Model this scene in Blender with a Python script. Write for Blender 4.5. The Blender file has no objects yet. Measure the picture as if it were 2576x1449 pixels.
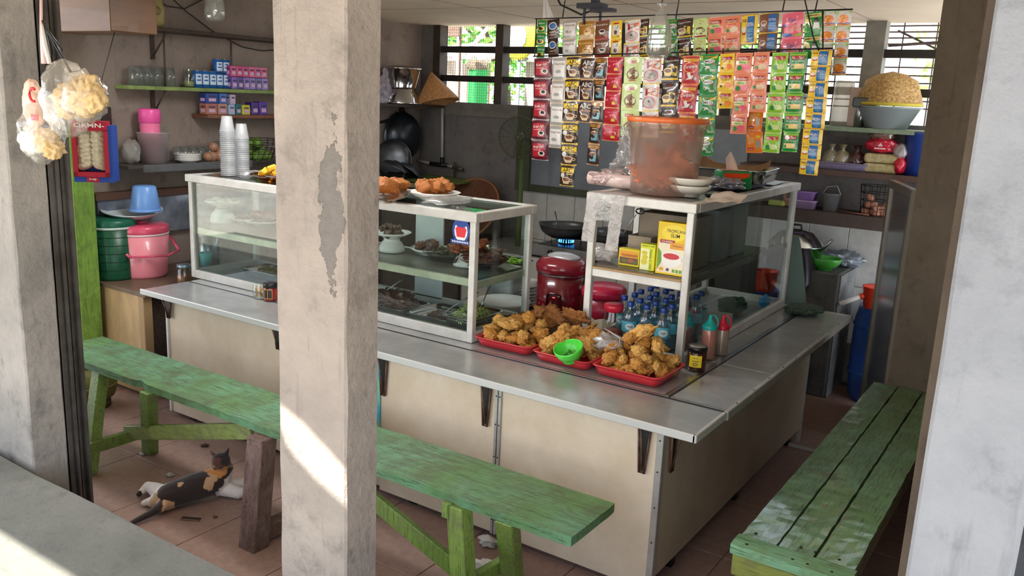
import bpy, bmesh, math, random
from mathutils import Vector, Matrix, noise, geometry
random.seed(7)
sc = bpy.context.scene
COL = sc.collection
PI = math.pi

# ---------------------------------------------------------------- camera
F = 2160.59
RX = Vector((0.8287107, 0.5580216, 0.0430168))      # camera right, down and forward in the room's axes
RY = Vector((0.1568951, -0.1578482, -0.9749194))
RZ = Vector((-0.5372359, 0.8146753, -0.2183614))
EYE = Vector((0, 0, 1.95))
cd = bpy.data.cameras.new('camera')
cam = bpy.data.objects.new('camera', cd)
COL.objects.link(cam)
m = Matrix((RX, -RY, -RZ)).transposed().to_4x4()
m.translation = EYE
cam.matrix_world = m
cd.sensor_width = 36
cd.lens = F / 2576 * 36
cd.clip_start = .02
sc.camera = cam

# ---------------------------------------------------------------- light
SUNDIR = Vector((-.25, -1, 1.2)).normalized()        # towards the sun
w = bpy.data.worlds.new('world')
sc.world = w
w.use_nodes = True
nt = w.node_tree
bg = nt.nodes['Background']
tcw = nt.nodes.new('ShaderNodeTexCoord')
sep = nt.nodes.new('ShaderNodeSeparateXYZ')
nt.links.new(tcw.outputs['Generated'], sep.inputs[0])
rp = nt.nodes.new('ShaderNodeValToRGB')
rp.color_ramp.elements[0].position = 0.0
rp.color_ramp.elements[0].color = (.95, .97, 1.0, 1)
rp.color_ramp.elements[1].position = .7
rp.color_ramp.elements[1].color = (.62, .76, 1.0, 1)
nt.links.new(sep.outputs['Z'], rp.inputs[0])
nt.links.new(rp.outputs[0], bg.inputs['Color'])
bg.inputs['Strength'].default_value = 2.0
sd = bpy.data.lights.new('sun', 'SUN')
sd.energy = 13
sd.angle = math.radians(.6)
sd.color = (1, .93, .82)
so = bpy.data.objects.new('sun', sd)
so.rotation_euler = SUNDIR.to_track_quat('Z', 'Y').to_euler()
COL.objects.link(so)
ld = bpy.data.lights.new('added_fill_light', 'AREA')  # unseen fill lamp, added to brighten the interior
ld.shape = 'RECTANGLE'
ld.size = 1.2
ld.size_y = .3
ld.energy = 18
ld.color = (1, 1, 1)
lo_ = bpy.data.objects.new('added_fill_light', ld)
lo_.location = (-3.5, 3.2, 2.48)
COL.objects.link(lo_)
sc.view_settings.view_transform = 'Standard'
sc.view_settings.look = 'None'
sc.view_settings.exposure = 0.75
sc.view_settings.gamma = 1

# ---------------------------------------------------------------- helpers
def P(px, py, x=None, y=None, z=None, n=None, p0=None):
    """the point on a plane of the room seen at a pixel of the photograph"""
    d = RX * ((px - 1288) / F) + RY * ((py - 724.5) / F) + RZ
    if n is not None:
        return EYE + d * ((Vector(p0) - EYE).dot(n) / d.dot(n))
    if x is not None:
        return EYE + d * ((x - EYE.x) / d.x)
    if y is not None:
        return EYE + d * ((y - EYE.y) / d.y)
    return EYE + d * ((z - EYE.z) / d.z)

def lin(h):
    h = h.lstrip('#')
    o = []
    for i in (0, 2, 4):
        c = int(h[i:i + 2], 16) / 255
        o.append(c / 12.92 if c <= .04045 else ((c + .055) / 1.055) ** 2.4)
    return (*o, 1)

def newmat(name):
    mt = bpy.data.materials.new(name)
    mt.use_nodes = True
    t = mt.node_tree
    return mt, t, t.nodes['Principled BSDF']

def N(t, typ, **kw):
    n = t.nodes.new(typ)
    for k, v in kw.items():
        setattr(n, k, v)
    return n

def coords(t, scale=(1, 1, 1)):
    tc = N(t, 'ShaderNodeTexCoord')
    mp = N(t, 'ShaderNodeMapping')
    mp.inputs['Scale'].default_value = scale
    t.links.new(tc.outputs['Object'], mp.inputs[0])
    return mp.outputs[0]

def noisen(t, co, scale, detail=4, rough=.6, dist=0):
    n = N(t, 'ShaderNodeTexNoise')
    n.inputs['Scale'].default_value = scale
    n.inputs['Detail'].default_value = detail
    n.inputs['Roughness'].default_value = rough
    n.inputs['Distortion'].default_value = dist
    t.links.new(co, n.inputs['Vector'])
    return n.outputs['Fac']

def ramp(t, fac, stops):
    r = N(t, 'ShaderNodeValToRGB')
    e = r.color_ramp.elements
    while len(e) < len(stops):
        e.new(.5)
    for i, (p, c) in enumerate(stops):
        e[i].position = p
        e[i].color = lin(c) if isinstance(c, str) else (c, c, c, 1)
    t.links.new(fac, r.inputs[0])
    return r.outputs[0]

def mix(t, fac, a, b, mode='MIX'):
    x = N(t, 'ShaderNodeMix', data_type='RGBA', blend_type=mode)
    if isinstance(fac, float):
        x.inputs[0].default_value = fac
    else:
        t.links.new(fac, x.inputs[0])
    for s, i in ((a, 6), (b, 7)):
        if isinstance(s, str):
            x.inputs[i].default_value = lin(s)
        else:
            t.links.new(s, x.inputs[i])
    return x.outputs[2]

def math_(t, op, a, b=None):
    x = N(t, 'ShaderNodeMath', operation=op)
    for s, i in ((a, 0), (b, 1)):
        if s is None:
            continue
        if isinstance(s, (int, float)):
            x.inputs[i].default_value = s
        else:
            t.links.new(s, x.inputs[i])
    return x.outputs[0]

def bump(t, b, h, strength=.3, dist=.01):
    n = N(t, 'ShaderNodeBump')
    n.inputs['Strength'].default_value = strength
    n.inputs['Distance'].default_value = dist
    t.links.new(h, n.inputs['Height'])
    t.links.new(n.outputs[0], b.inputs['Normal'])

_mc = {}
def mat(col, rough=.5, metal=0., col2=None, vs=6, lo=.35, hi=.65, bmp=0, bs=60, stretch=(1, 1, 1), coat=0, emit=0, spec=.5, tl=0):
    key = (col, rough, metal, col2, vs, lo, hi, bmp, bs, stretch, coat, emit, spec, tl)
    if key in _mc:
        return _mc[key]
    mt, t, b = newmat('m_' + col.strip('#'))
    b.inputs['Base Color'].default_value = lin(col)
    b.inputs['Roughness'].default_value = rough
    b.inputs['Metallic'].default_value = metal
    b.inputs['Coat Weight'].default_value = coat
    b.inputs['Specular IOR Level'].default_value = spec
    if emit:
        b.inputs['Emission Color'].default_value = lin(col)
        b.inputs['Emission Strength'].default_value = emit
    if col2 or bmp:
        co = coords(t, stretch)
    if col2:
        f = noisen(t, co, vs, 6, .65)
        t.links.new(ramp(t, f, [(lo, col), (hi, col2)]), b.inputs['Base Color'])
    if bmp:
        bump(t, b, noisen(t, co, bs, 5), bmp, .004)
    if tl:
        out = t.nodes['Material Output']
        tr = N(t, 'ShaderNodeBsdfTranslucent')
        tr.inputs[0].default_value = lin(col)
        mx = N(t, 'ShaderNodeMixShader')
        mx.inputs[0].default_value = tl
        t.links.new(b.outputs[0], mx.inputs[1])
        t.links.new(tr.outputs[0], mx.inputs[2])
        t.links.new(mx.outputs[0], out.inputs[0])
    _mc[key] = mt
    return mt

def film(name, tint='ffffff', clear=.6, body='ffffff', rough=.25, gloss=.12, bumps=0, bsc=30):
    """clear plastic sheet or thin glass: see-through, part milky, part mirror"""
    mt = bpy.data.materials.new(name)
    mt.use_nodes = True
    t = mt.node_tree
    t.nodes.clear()
    out = N(t, 'ShaderNodeOutputMaterial')
    tp = N(t, 'ShaderNodeBsdfTransparent')
    tp.inputs[0].default_value = lin(tint)
    gl = N(t, 'ShaderNodeBsdfGlossy')
    gl.inputs['Roughness'].default_value = rough
    df = N(t, 'ShaderNodeBsdfDiffuse')
    df.inputs[0].default_value = lin(body)
    ts = N(t, 'ShaderNodeBsdfTranslucent')
    ts.inputs[0].default_value = lin(body)
    m0 = N(t, 'ShaderNodeMixShader')
    m0.inputs[0].default_value = .5
    t.links.new(df.outputs[0], m0.inputs[1])
    t.links.new(ts.outputs[0], m0.inputs[2])
    m1 = N(t, 'ShaderNodeMixShader')
    m1.inputs[0].default_value = clear
    t.links.new(m0.outputs[0], m1.inputs[1])
    t.links.new(tp.outputs[0], m1.inputs[2])
    fr = N(t, 'ShaderNodeLayerWeight')
    fr.inputs[0].default_value = .35
    fac = math_(t, 'MULTIPLY_ADD', fr.outputs['Facing'], .5)
    fac.node.inputs[2].default_value = gloss
    m2 = N(t, 'ShaderNodeMixShader')
    t.links.new(fac, m2.inputs[0])
    t.links.new(m1.outputs[0], m2.inputs[1])
    t.links.new(gl.outputs[0], m2.inputs[2])
    t.links.new(m2.outputs[0], out.inputs[0])
    if bumps:
        bn = N(t, 'ShaderNodeBump')
        bn.inputs['Strength'].default_value = bumps
        bn.inputs['Distance'].default_value = .01
        t.links.new(noisen(t, coords(t), bsc, 3, .5, 1.5), bn.inputs['Height'])
        for s in (gl, df):
            t.links.new(bn.outputs[0], s.inputs['Normal'])
        t.links.new(bn.outputs[0], fr.inputs['Normal'])
    return mt

def pane(name, tint='f4faf8', refl=.055):
    mt = bpy.data.materials.new(name)
    mt.use_nodes = True
    t = mt.node_tree
    t.nodes.clear()
    out = N(t, 'ShaderNodeOutputMaterial')
    tp = N(t, 'ShaderNodeBsdfTransparent')
    tp.inputs[0].default_value = lin(tint)
    gl = N(t, 'ShaderNodeBsdfGlossy')
    gl.inputs['Roughness'].default_value = .01
    fr = N(t, 'ShaderNodeFresnel')
    ge = N(t, 'ShaderNodeNewGeometry')
    t.links.new(math_(t, 'SUBTRACT', 1.5, math_(t, 'MULTIPLY', ge.outputs['Backfacing'], .8333)), fr.inputs[0])
    m2 = N(t, 'ShaderNodeMixShader')
    t.links.new(math_(t, 'ADD', fr.outputs[0], refl - .04), m2.inputs[0])
    t.links.new(tp.outputs[0], m2.inputs[1])
    t.links.new(gl.outputs[0], m2.inputs[2])
    t.links.new(m2.outputs[0], out.inputs[0])
    return mt

class B:
    """collects shapes in one mesh"""
    def __init__(s):
        s.bm = bmesh.new()
    def _fin(s, vs, M, mi, smooth):
        if M is not None:
            for v in vs:
                v.co = M @ v.co
        fs = set()
        for v in vs:
            fs.update(v.link_faces)
        for f in fs:
            f.material_index = mi
            f.smooth = smooth
        return s
    def box(s, a, b, mi=0, bev=0, M=None, seg=1):
        a = Vector(a); b = Vector(b)
        for i in range(3):
            if a[i] > b[i]:
                a[i], b[i] = b[i], a[i]
        vs = [s.bm.verts.new((x, y, z)) for x in (a.x, b.x) for y in (a.y, b.y) for z in (a.z, b.z)]
        fs = [s.bm.faces.new([vs[i] for i in q]) for q in ((0, 1, 3, 2), (4, 6, 7, 5), (0, 4, 5, 1), (2, 3, 7, 6), (0, 2, 6, 4), (1, 5, 7, 3))]
        if bev:
            es = list({e for f in fs for e in f.edges})
            r = bmesh.ops.bevel(s.bm, geom=es, offset=bev, segments=seg, affect='EDGES', profile=.5)
            vs = list({v for f in r['faces'] for v in f.verts} | {v for v in vs if v.is_valid})
            al = set()
            for v in vs:
                for f in v.link_faces:
                    al.update(f.verts)
            vs = list(al)
        return s._fin(vs, M, mi, False)
    def prism(s, pts, z0, z1, mi=0, M=None, axis='z'):
        def mk(p, h):
            return {'z': (p[0], p[1], h), 'y': (p[0], h, p[1]), 'x': (h, p[0], p[1])}[axis]
        lo = [s.bm.verts.new(mk(p, z0)) for p in pts]
        hi = [s.bm.verts.new(mk(p, z1)) for p in pts]
        n = len(pts)
        s.bm.faces.new(lo[::-1]); s.bm.faces.new(hi)
        for i in range(n):
            s.bm.faces.new((lo[i], lo[(i + 1) % n], hi[(i + 1) % n], hi[i]))
        return s._fin(lo + hi, M, mi, False)
    def lathe(s, prof, seg=24, M=None, mi=0, smooth=True, fn=None, o=(0, 0, 0)):
        o = Vector(o)
        rings = []
        for r, z in prof:
            if r < 1e-6:
                rings.append([s.bm.verts.new(o + Vector((0, 0, z)))])
            else:
                ring = []
                for i in range(seg):
                    a = 2 * PI * i / seg
                    p = Vector((r * math.cos(a), r * math.sin(a), z))
                    if fn:
                        p = fn(p, a)
                    ring.append(s.bm.verts.new(o + p))
                rings.append(ring)
        for A, C in zip(rings, rings[1:]):
            for i in range(seg):
                j = (i + 1) % seg
                q = [A[i % len(A)], A[j % len(A)], C[j % len(C)], C[i % len(C)]]
                u = []
                for v in q:
                    if v not in u:
                        u.append(v)
                if len(u) > 2:
                    s.bm.faces.new(u)
        return s._fin([v for r in rings for v in r], M, mi, smooth)
    def tube(s, pts, r, seg=8, closed=False, mi=0, M=None, smooth=True, flat=1.0, up=None):
        pts = [Vector(p) for p in pts]
        n = len(pts)
        rr = r if isinstance(r, (list, tuple)) else [r] * n
        rings = []
        for i, p in enumerate(pts):
            if closed:
                d = pts[(i + 1) % n] - pts[i - 1]
            else:
                d = pts[min(i + 1, n - 1)] - pts[max(i - 1, 0)]
            d.normalize()
            u = Vector(up) if up else Vector((0, 0, 1))
            if abs(d.dot(u)) > .95:
                u = Vector((1, 0, 0)) if abs(d.x) < .9 else Vector((0, 1, 0))
            a = d.cross(u).normalized()
            b = a.cross(d).normalized()
            rings.append([s.bm.verts.new(p + (a * math.cos(2 * PI * k / seg) + b * math.sin(2 * PI * k / seg) * flat) * rr[i]) for k in range(seg)])
        for i in range(n if closed else n - 1):
            A, C = rings[i], rings[(i + 1) % n]
            for k in range(seg):
                s.bm.faces.new((A[k], A[(k + 1) % seg], C[(k + 1) % seg], C[k]))
        if not closed:
            s.bm.faces.new(rings[0][::-1]); s.bm.faces.new(rings[-1])
        return s._fin([v for r_ in rings for v in r_], M, mi, smooth)
    def blob(s, c, r, sub=3, amp=.15, fr=1.5, seed=0, mi=0, M=None, oct=3, flatz=None, H=.8):
        rs = r if isinstance(r, (tuple, list, Vector)) else (r, r, r)
        g = bmesh.ops.create_icosphere(s.bm, subdivisions=sub, radius=1)
        off = Vector((seed * 3.71, seed * 1.93, seed * 5.17))
        for v in g['verts']:
            d = v.co.normalized()
            k = 1 + amp * 2 * noise.fractal(d * fr + off, H, 2.1, oct)
            v.co = Vector((d.x * rs[0] * k, d.y * rs[1] * k, d.z * rs[2] * k))
            if flatz is not None and v.co.z < flatz:
                v.co.z = flatz + (v.co.z - flatz) * .1
            v.co += Vector(c)
        return s._fin(g['verts'], M, mi, True)
    def surf(s, fn, nu, nv, mi=0, smooth=True, closeu=False):
        vs = [[s.bm.verts.new(fn(i / nu, j / nv)) for j in range(nv + 1)] for i in range(nu + (0 if closeu else 1))]
        R = len(vs)
        for i in range(nu):
            for j in range(nv):
                f = s.bm.faces.new((vs[i][j], vs[(i + 1) % R][j], vs[(i + 1) % R][j + 1], vs[i][j + 1]))
                f.material_index = mi
                f.smooth = smooth
        return s
    def poly(s, pts, mi=0, smooth=False):
        f = s.bm.faces.new([s.bm.verts.new(p) for p in pts])
        f.material_index = mi
        f.smooth = smooth
        return s
    def build(s, name, mats, parent=None, loc=None, world=False, rot=None):
        """one mesh object; world=True means the shapes were given in room coordinates"""
        me = bpy.data.meshes.new(name)
        if world:
            sh = Vector(loc) if loc is not None else (parent_world(parent) if parent else Vector((0, 0, 0)))
            for v in s.bm.verts:
                v.co -= sh
        bmesh.ops.recalc_face_normals(s.bm, faces=s.bm.faces[:])
        s.bm.to_mesh(me)
        s.bm.free()
        for mt in (mats if isinstance(mats, (list, tuple)) else [mats]):
            me.materials.append(mt)
        o = bpy.data.objects.new(name, me)
        COL.objects.link(o)
        if parent:
            o.parent = parent
            if loc is not None and not world:
                o.location = loc
        elif loc is not None:
            o.location = loc
        if rot:
            o.rotation_euler = rot
        return o

def parent_world(p):
    v = Vector(p.location)
    while p.parent:
        p = p.parent
        v += p.location
    return v

def tag(o, label=None, cat=None, group=None, kind=None):
    for k, v in (('label', label), ('category', cat), ('group', group), ('kind', kind)):
        if v:
            o[k] = v
    return o

def thing(name, label, cat, loc=(0, 0, 0), rz=0, group=None):
    o = bpy.data.objects.new(name, None)
    o.empty_display_size = .05
    COL.objects.link(o)
    o.location = loc
    o.rotation_euler = (0, 0, rz)
    return tag(o, label, cat, group)

def copytree(src, parent=None):
    c = src.copy()
    COL.objects.link(c)
    c.parent = parent
    for ch in src.children:
        copytree(ch, c)
    return c

_tx = {}
def glyphs(text):
    """outline faces of a line of text, scaled to the unit square"""
    if text in _tx:
        return _tx[text]
    cu = bpy.data.curves.new('text', 'FONT')
    cu.body = text
    cu.resolution_u = 2
    cu.offset = .012
    o = bpy.data.objects.new('text', cu)
    COL.objects.link(o)
    dg = bpy.context.evaluated_depsgraph_get()
    me = bpy.data.meshes.new_from_object(o.evaluated_get(dg))
    vs = [v.co.copy() for v in me.vertices]
    x0 = min(v.x for v in vs); x1 = max(v.x for v in vs); y0 = min(v.y for v in vs); y1 = max(v.y for v in vs)
    out = ([((v.x - x0) / (x1 - x0), (v.y - y0) / max(y1 - y0, 1e-6)) for v in vs], [tuple(p.vertices) for p in me.polygons])
    bpy.data.objects.remove(o)
    bpy.data.meshes.remove(me)
    bpy.data.curves.remove(cu)
    _tx[text] = out
    return out

def decal(b, items, S, slots, base=.0006):
    """flat print on a surface S(u, v, lift); slots maps colour -> material slot"""
    for k, it in enumerate(items):
        kind, col = it[0], it[1]
        mi = slots[col]
        h = base * (1 + k * .45)
        if kind == 'r':
            x0, y0, x1, y1 = it[2:6]
            nu = max(1, int((x1 - x0) * 8)); nv = max(1, int((y1 - y0) * 8))
            b.surf(lambda u, v: S(x0 + (x1 - x0) * u, y0 + (y1 - y0) * v, h), nu, nv, mi)
        elif kind == 'e':
            cx, cy, rx, ry = it[2:6]
            b.surf(lambda u, v: S(cx + rx * v * math.cos(2 * PI * u), cy + ry * v * math.sin(2 * PI * u), h), 14, 2, mi, closeu=True)
        elif kind == 'o':
            cx, cy, rx, ry, tk = it[2:7]
            b.surf(lambda u, v: S(cx + (rx - tk * v) * math.cos(2 * PI * u), cy + (ry - tk * v) * math.sin(2 * PI * u), h), 14, 1, mi, closeu=True)
        elif kind == 'p':
            vs = [b.bm.verts.new(S(x, y, h)) for x, y in it[2]]
            f = b.bm.faces.new(vs); f.material_index = mi
        elif kind == 't':
            txt, x0, y0, x1, y1 = it[2:7]
            sk = it[7] if len(it) > 7 else 0
            vs, fs = glyphs(txt)
            nv = [b.bm.verts.new(S(x0 + (x1 - x0) * u, y0 + (y1 - y0) * v + sk * u, h)) for u, v in vs]
            for f_ in fs:
                try:
                    f = b.bm.faces.new([nv[i] for i in f_]); f.material_index = mi
                except ValueError:
                    pass
        elif kind == 'v':                                   # upright text, read from the side
            txt, x0, y0, x1, y1 = it[2:7]
            vs, fs = glyphs(txt)
            nv = [b.bm.verts.new(S(x0 + (x1 - x0) * v, y1 - (y1 - y0) * u, h)) for u, v in vs]
            for f_ in fs:
                try:
                    f = b.bm.faces.new([nv[i] for i in f_]); f.material_index = mi
                except ValueError:
                    pass

# ---------------------------------------------------------------- materials of the place
def concrete(name, a, b_, dark, patch=None, bstr=.35):
    mt, t, b = newmat(name)
    co = coords(t)
    f1 = noisen(t, co, 2.2, 7, .66, .25)
    c = ramp(t, f1, [(.3, a), (.7, b_)])
    f2 = noisen(t, co, 9, 8, .72, .15)
    c = mix(t, ramp(t, f2, [(.54, 0.), (.78, .7)]), c, dark)
    cs = coords(t, (14, 14, 1.6))
    f3 = noisen(t, cs, 2.2, 5, .6)
    c = mix(t, ramp(t, f3, [(.58, 0.), (.78, .45)]), c, dark)
    h = math_(t, 'ADD', math_(t, 'MULTIPLY', noisen(t, co, 38, 6, .65), .5), math_(t, 'MULTIPLY', noisen(t, co, 7, 4), .8))
    if patch:
        cx, cz, rx, rz, col = patch
        tc = N(t, 'ShaderNodeTexCoord')
        sp = N(t, 'ShaderNodeSeparateXYZ')
        t.links.new(tc.outputs['Object'], sp.inputs[0])
        dx = math_(t, 'DIVIDE', math_(t, 'SUBTRACT', sp.outputs['X'], cx), rx)
        dz = math_(t, 'DIVIDE', math_(t, 'SUBTRACT', sp.outputs['Z'], cz), rz)
        d = math_(t, 'ADD', math_(t, 'MULTIPLY', dx, dx), math_(t, 'MULTIPLY', dz, dz))
        d = math_(t, 'ADD', d, math_(t, 'MULTIPLY', math_(t, 'MAXIMUM', math_(t, 'ADD', sp.outputs['Y'], .07), 0), 90))
        d = math_(t, 'ADD', d, math_(t, 'MULTIPLY', math_(t, 'SUBTRACT', noisen(t, co, 14, 6, .7), .5), 3.2))
        k = ramp(t, d, [(.93, 1.), (.98, 0.)])
        c = mix(t, k, c, mix(t, f2, col, dark))
        h = math_(t, 'SUBTRACT', h, math_(t, 'MULTIPLY', k, 1.1))
    t.links.new(c, b.inputs['Base Color'])
    b.inputs['Roughness'].default_value = .85
    b.inputs['Specular IOR Level'].default_value = .25
    bump(t, b, h, bstr, .02)
    return mt

def paint(name, a, b_, dark, ax=0, rough=.38, wear='6b6a4a', coat=.15, cr=.3, bs=.45):
    """old gloss paint on wood, grain along one axis"""
    mt, t, b = newmat(name)
    s = [26, 26, 26]
    s[ax] = 1.5
    co = coords(t)
    cg = coords(t, tuple(s))
    c = ramp(t, noisen(t, co, 3.2, 4, .6), [(.35, a), (.62, b_)])
    g = noisen(t, cg, 1.6, 5, .7, .4)
    c = mix(t, ramp(t, g, [(.54, 0.), (.74, .55)]), c, dark)
    sp = noisen(t, cg, 5.5, 5, .75)
    c = mix(t, ramp(t, sp, [(.54, 0.), (.62, .9)]), c, dark)
    wn = noisen(t, co, 5, 6, .75, 1.2)
    c = mix(t, ramp(t, wn, [(.44, 0.), (.66, .8)]), c, wear)
    t.links.new(c, b.inputs['Base Color'])
    t.links.new(ramp(t, sp, [(.3, rough), (.7, rough + .35)]), b.inputs['Roughness'])
    b.inputs['Coat Weight'].default_value = coat
    b.inputs['Coat Roughness'].default_value = cr
    b.inputs['Coat IOR'].default_value = 1.75 if coat > .9 else 1.5
    bump(t, b, math_(t, 'ADD', g, math_(t, 'MULTIPLY', sp, .6)), bs, .006)
    return mt

M_PIL = concrete('pillar_plaster', 'a0968c', '7d7570', '514b47', (.085, 1.62, .055, .24, '7f7a76'), .8)
M_PIL2 = concrete('pillar_plaster_pale', '8f9298', '74787f', '53575c', None, .6)
M_PILS = concrete('pillar_plaster_left', 'a39d96', '777571', '464442', None, .6)
M_LEDGE = concrete('ledge_cement', '82827c', '6d6f69', '4e504d')
M_WL = concrete('wall_plaster_left', '9f9086', '857870', '524b47', None, .2)
M_WB = concrete('wall_plaster_back', '7f7a77', '6a6664', '3d3937', None, .25)
M_BROWN = concrete('wall_plaster_brown', '857869', '6d6253', '4a4238', None, .2)
M_CEIL = mat('f6ead9', .8, col2='e8dac8', vs=1.4, bmp=.1, bs=5)
M_STEEL = mat('b9bcbd', .28, 1., col2='9a9d9f', vs=3, bmp=.05)
M_ALU = mat('c9c8c4', .38, .55, col2='b2b0ab', vs=9)
M_WHITEAL = mat('d9d8d4', .35, .15, col2='c2c0ba', vs=7)
M_TOP = mat('b4b4b2', .25, .35, col2='9c9d9d', vs=5, bmp=.05, bs=12)
M_EDGE = mat('cfd0cf', .35, .3)
M_LAM = mat('d9cab4', .5, 0, col2='cbb99f', vs=4, bmp=.05, bs=6)
M_LAM_SHADE = mat('bdae95', .3, 0, col2='a99a82', vs=4)  # laminate copy with the side panel's shade put into its colour
M_GB = paint('bench_green_x', '689a76', '5c8648', '2c4426', 0, wear='4f5638')
M_GBY = paint('bench_green_y', '78ab86', '699a58', '3f5e36', 1, .22, '5d6b4a', 1, .12, .2)
M_GBZ = paint('bench_green_leg', '86a64c', '6f8f3a', '46561f', 2)
M_GWALL = paint('wall_green', '78a03c', '86ac48', '4c6a24', 2, .6, '5f7a35', 0)
M_DWOOD = paint('raw_brown_wood', '6b5248', '5a443b', '33261f', 2, .75, '85706a', 0)
M_SHELF = mat('4c3a30', .6, 0, col2='33261f', vs=8, bmp=.2, bs=20, stretch=(1, 4, 6))
M_GSHELF = mat('8aa05c', .55, 0, col2='6a7d45', vs=9)
M_DARK = mat('1c1a19', .5)
M_BLACK = mat('101010', .35)
M_WHITE = mat('e9e7e2', .25, coat=.4)
M_GLASS = pane('case_glass')
M_FRAMEW = mat('463b33', .6, 0, col2='33291f', vs=8, bmp=.2)

ORD = ['first', 'second', 'third', 'fourth', 'fifth', 'sixth', 'seventh', 'eighth']
# ================================================================ structure
def struct(b, name, mats, loc=None, **kw):
    return tag(b.build(name, mats, loc=loc, world=loc is not None, **kw), kind='structure')

TX0, TY0, TS = -3.01, 2.46, .4825
M_TILE = mat('9c7e72', .42, 0, col2='866a5f', vs=26, lo=.3, hi=.7)
floor = struct(B().box((-6.2, .9, -.12), (.3, 6.6, -.004)), 'floor', mat('5b4a43', .9))
tm = None
for i in range(-5, 6):
    for j in range(-2, 9):
        x = TX0 + TS * i; y = TY0 + TS * j
        if x < -5.6 or x + TS > .2 or y + TS > 6.45:
            continue
        if tm is None:
            o = B().box((.002, .002, -.01), (TS - .002, TS - .002, 0), bev=.0015).build('tile', M_TILE, floor, (x, y, 0))
            tm = o.data
        else:
            o = bpy.data.objects.new('tile', tm)
            COL.objects.link(o); o.parent = floor; o.location = (x, y, 0)

# ledge in front, pillars standing behind its inner edge
lb = B().box((-7.5, .62, -.1), (1.6, 1.628, .4), bev=.012)
bmesh.ops.subdivide_edges(lb.bm, edges=[e for e in lb.bm.edges if e.calc_length() > 2], cuts=70)
for v in lb.bm.verts:
    if v.co.y > 1.6 and v.co.z > .3:
        v.co.y += .012 * noise.noise(v.co * 2.2) - .004
        v.co.z += .006 * noise.noise(v.co * 3.1)
struct(lb, 'trim_1', M_LEDGE)

def pillar(x0, y0, x1, y1, name, mt, z1=2.62, z0=-.1):
    c = Vector(((x0 + x1) / 2, (y0 + y1) / 2, 0))
    b = B()
    n = 40
    cor = .006
    ring = []
    for k in range(n + 1):
        z = z0 + (z1 - z0) * k / n
        pts = []
        for (px, py, sx, sy) in ((x0, y0, 1, 1), (x1, y0, -1, 1), (x1, y1, -1, -1), (x0, y1, 1, -1)):
            j = .004 * noise.noise(Vector((px * 5, py * 5, z * 5)))
            c1 = (px + sx * (cor + j), py + j * .5); c2 = (px + j * .5, py + sy * (cor + j))
            pts += [c2, c1] if (sx * sy > 0) else [c1, c2]
        ring.append([b.bm.verts.new((p[0], p[1], z)) for p in pts])
    for A, C_ in zip(ring, ring[1:]):
        for i in range(8):
            b.bm.faces.new((A[i], A[(i + 1) % 8], C_[(i + 1) % 8], C_[i]))
    b.bm.faces.new(ring[0]); b.bm.faces.new(ring[-1])
    return struct(b, name, mt, loc=c)
pillar(-1.887, 1.632, -1.611, 1.765, 'pillar', M_PIL)
pillar(-4.6, 1.65, -3.385, 1.795, 'pillar', M_PILS)
pillar(-.168, 1.62, .0, 1.78, 'pillar', M_PIL2)
# sliding door channels on the left pillar
b = B()
for y0, y1, x in ((1.797, 1.812, -3.375), (1.822, 1.83, -3.36), (1.84, 1.848, -3.37), (1.862, 1.874, -3.355)):
    b.box((-3.55, y0, 0), (x, y1, 2.55))
b.box((-3.55, 1.797, 0), (-3.385, 1.87, 2.55))
struct(b, 'trim_2', mat('4a443e', .5, .6, col2='6d6a66', vs=6), loc=(-3.45, 1.83, 0))

# walls
M_TILEW = mat('d2d1cc', .3, 0, col2='c2c1bb', vs=16, coat=.3)
struct(B().box((-5.5, 2.98, 0), (-5.35, 6.5, 2.55)), 'wall_left', M_WL)
wb = B().box((-5.35, 6.4, 0), (-.2, 6.55, 1.87))
wb.box((-5.35, 6.4, 1.87), (-5.2, 6.55, 2.55))
wall_back = struct(wb, 'wall_back', M_WB)
tb = None
for (xa, xb) in ((-4.17, -2.2), (-2.2, -.5)):
    x = xa
    while x < xb - .05:
        for z in (.72, .3):
            if tb is None:
                o = B().box((.002, -.012, .002), (.278, 0, .418), bev=.002).build('tile', M_TILEW, wall_back, (x, 6.4, z))
                tb = o.data
            else:
                o = bpy.data.objects.new('tile', tb); COL.objects.link(o); o.parent = wall_back; o.location = (x, 6.4, z)
        x += .28
# boarded panel and its frame above the stove
b = B().box((-4.06, 6.375, 1.2), (-2.15, 6.4, 1.84))
struct(b, 'trim_3', mat('8b9098', .4, .2, col2='70757d', vs=3))
b = B().box((-4.2, 6.34, 1.14), (-4.06, 6.4, 1.86), mi=0).box((-4.06, 6.35, 1.14), (-2.15, 6.4, 1.2))
struct(b, 'trim_4', mat('4b4f3c', .6, 0, col2='3b3f2c', vs=8))
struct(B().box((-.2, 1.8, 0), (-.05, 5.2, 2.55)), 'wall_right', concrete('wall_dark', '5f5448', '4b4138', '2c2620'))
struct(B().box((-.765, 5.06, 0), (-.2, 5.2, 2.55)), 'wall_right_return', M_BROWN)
struct(B().box((-6.2, 2.84, 0), (-5.085, 2.98, 1.66), bev=.006), 'wall_green', M_GWALL)
struct(B().box((-6.2, 2.86, 1.66), (-5.35, 2.98, 2.55)), 'wall_left_return', M_WL)
rk = B().surf(lambda u, v: Vector((.0 + u * 2, 1.9 + .05 * noise.fractal(Vector((u * 20, v * 30, 0)), .7, 2, 4), -.2 + v * 2.9)), 60, 80)
struct(rk, 'wall_outer', concrete('rough_stone', '5a5d63', '3d4046', '222428', None, .8))
struct(B().box((-5.5, 1.5, 2.55), (.1, 6.6, 2.6)), 'ceiling', M_CEIL)
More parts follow.
